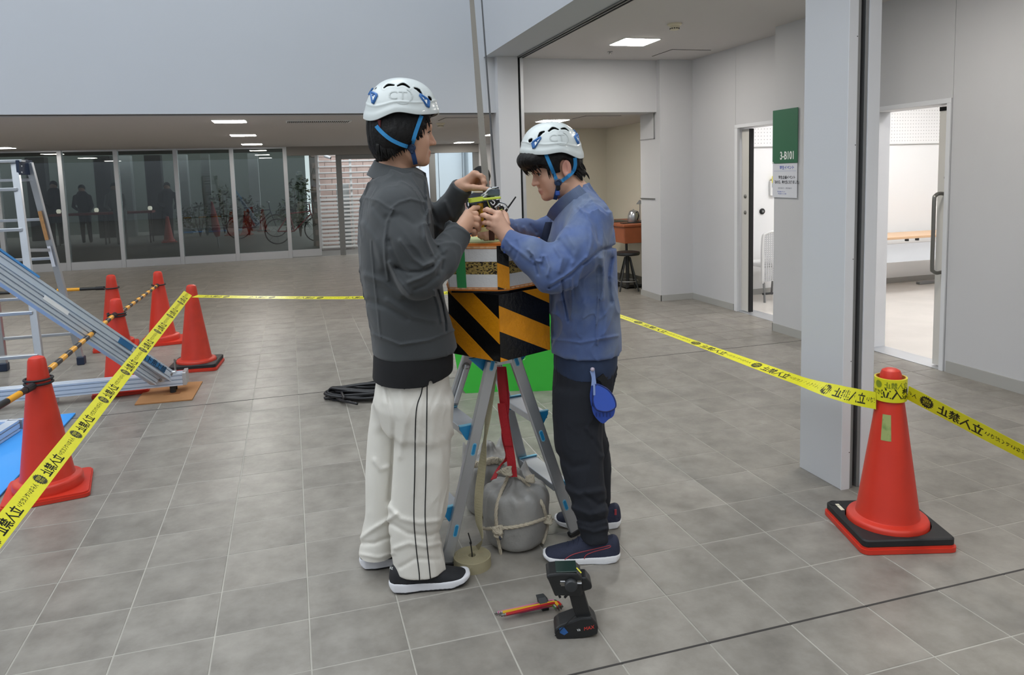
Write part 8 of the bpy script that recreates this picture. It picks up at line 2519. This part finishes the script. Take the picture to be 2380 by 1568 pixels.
def shrub(x, y, w, h_, label, n=260):
    t = empty('shrub', (x, y, -0.03), label, 'shrub', 'shrubs in the covered yard')
    mb = MB(); r2 = random.Random(int(x * 100) + 7)
    for k in range(n):
        u, v = r2.uniform(0, 6.283), r2.uniform(-1, 1); rr = r2.uniform(0.5, 1.0)
        c = np.array([x + w * rr * math.cos(u) * math.sqrt(1 - v * v), y + w * 0.7 * rr * math.sin(u) * math.sqrt(1 - v * v), h_ * 0.55 + h_ * 0.45 * rr * v])
        a = np.array([r2.gauss(0, 1), r2.gauss(0, 1), r2.gauss(0, 0.6)]); a /= np.linalg.norm(a); b_ = np.cross(a, [r2.gauss(0, 1), r2.gauss(0, 1), 1.0]); b_ /= np.linalg.norm(b_)
        s = r2.uniform(0.05, 0.09)
        mb.add([c - a * s, c + b_ * s * 0.45, c + a * s, c - b_ * s * 0.45], [(0, 1, 2, 3)])
    o = mb.build('foliage', m_leaf, t); o['kind'] = 'stuff'
    for k in range(3): MB().tube([(x, y, -0.03), (x + 0.1 * (k - 1), y, h_ * 0.4), (x + 0.22 * (k - 1) * w, y, h_ * 0.8)], [0.02, 0.014, 0.006], 6).build('stem', M('stem_brown', '#4a3d30', 0.9), t)


for k, (x, y, w, h_) in enumerate(((-2.6, 23.8, 0.7, 1.0), (-1.2, 23.4, 0.5, 1.15), (0.0, 23.6, 0.5, 1.0), (0.25, 21.8, 0.45, 1.7), (-2.0, 24.9, 0.5, 1.5))):
    shrub(x, y, w, h_, f'{["wide low", "low rounded", "broad", "tall narrow", "rear upright"][k]} shrub seen through the dark glass {["behind the cone", "behind the parasol", "by the bicycle", "beside the glass door", "at the yard wall"][k]}')


def bicycle(x, y, ang, hx, label):
    t = empty('bicycle', (x, y, -0.03), label, 'bicycle', 'bicycles in the yard')
    fr = np.array([math.cos(ang), math.sin(ang), 0]); P = lambda a, z: np.array([x, y, -0.03]) + fr * a + UP * z
    for a in (-0.5, 0.5):
        q = [P(a + 0.31 * math.cos(u), 0.32 + 0.31 * math.sin(u)) for u in np.linspace(0, 6.283, 28, endpoint=False)]
        w = MB().tube(q, 0.016, 6, closed=True).build('wheel', m_rubber, t, smooth=True)
        for k in range(8): u = k * 0.785; MB().tube([P(a, 0.32), P(a + 0.3 * math.cos(u), 0.32 + 0.3 * math.sin(u))], 0.003, 4).build('spoke', m_rail, w)
    mb = MB()
    for a, b in (((-0.5, 0.32), (-0.18, 0.75)), ((-0.18, 0.75), (0.36, 0.78)), ((0.36, 0.78), (0.5, 0.32)), ((-0.08, 0.3), (0.38, 0.72)), ((-0.08, 0.3), (-0.2, 0.82)), ((-0.5, 0.32), (-0.08, 0.3)), ((0.36, 0.78), (0.34, 0.98))): mb.tube([P(*a), P(*b)], 0.017, 8)
    mb.build('frame', M('bike_' + hx[1:], hx, 0.4), t)
    MB().box((-0.13, -0.06, 0.0), (0.12, 0.06, 0.05), 0.015, np.array([fr, np.cross(UP, fr), UP]), P(-0.2, 0.83)).build('saddle', m_bk, t)
    sd = np.cross(UP, fr)
    MB().tube([P(0.30, 1.0) + sd * 0.26, P(0.36, 1.0), P(0.30, 1.0) - sd * 0.26], 0.013, 8).build('handlebar', m_rail, t)
    for sg in (-1, 1): MB().tube([P(0.36, 0.32) + sd * 0.06 * sg, P(0.2, 0.62) + sd * 0.05 * sg], 0.006, 5).build('fender_stay', m_rail, t)


bicycle(0.15, 19.6, 0.3, '#a5343a', 'red bicycle seen through the glass beside the louvre fence')
bicycle(-0.9, 22.0, 0.1, '#4a5560', 'dark bicycle seen through the dark glass before the shrubs')
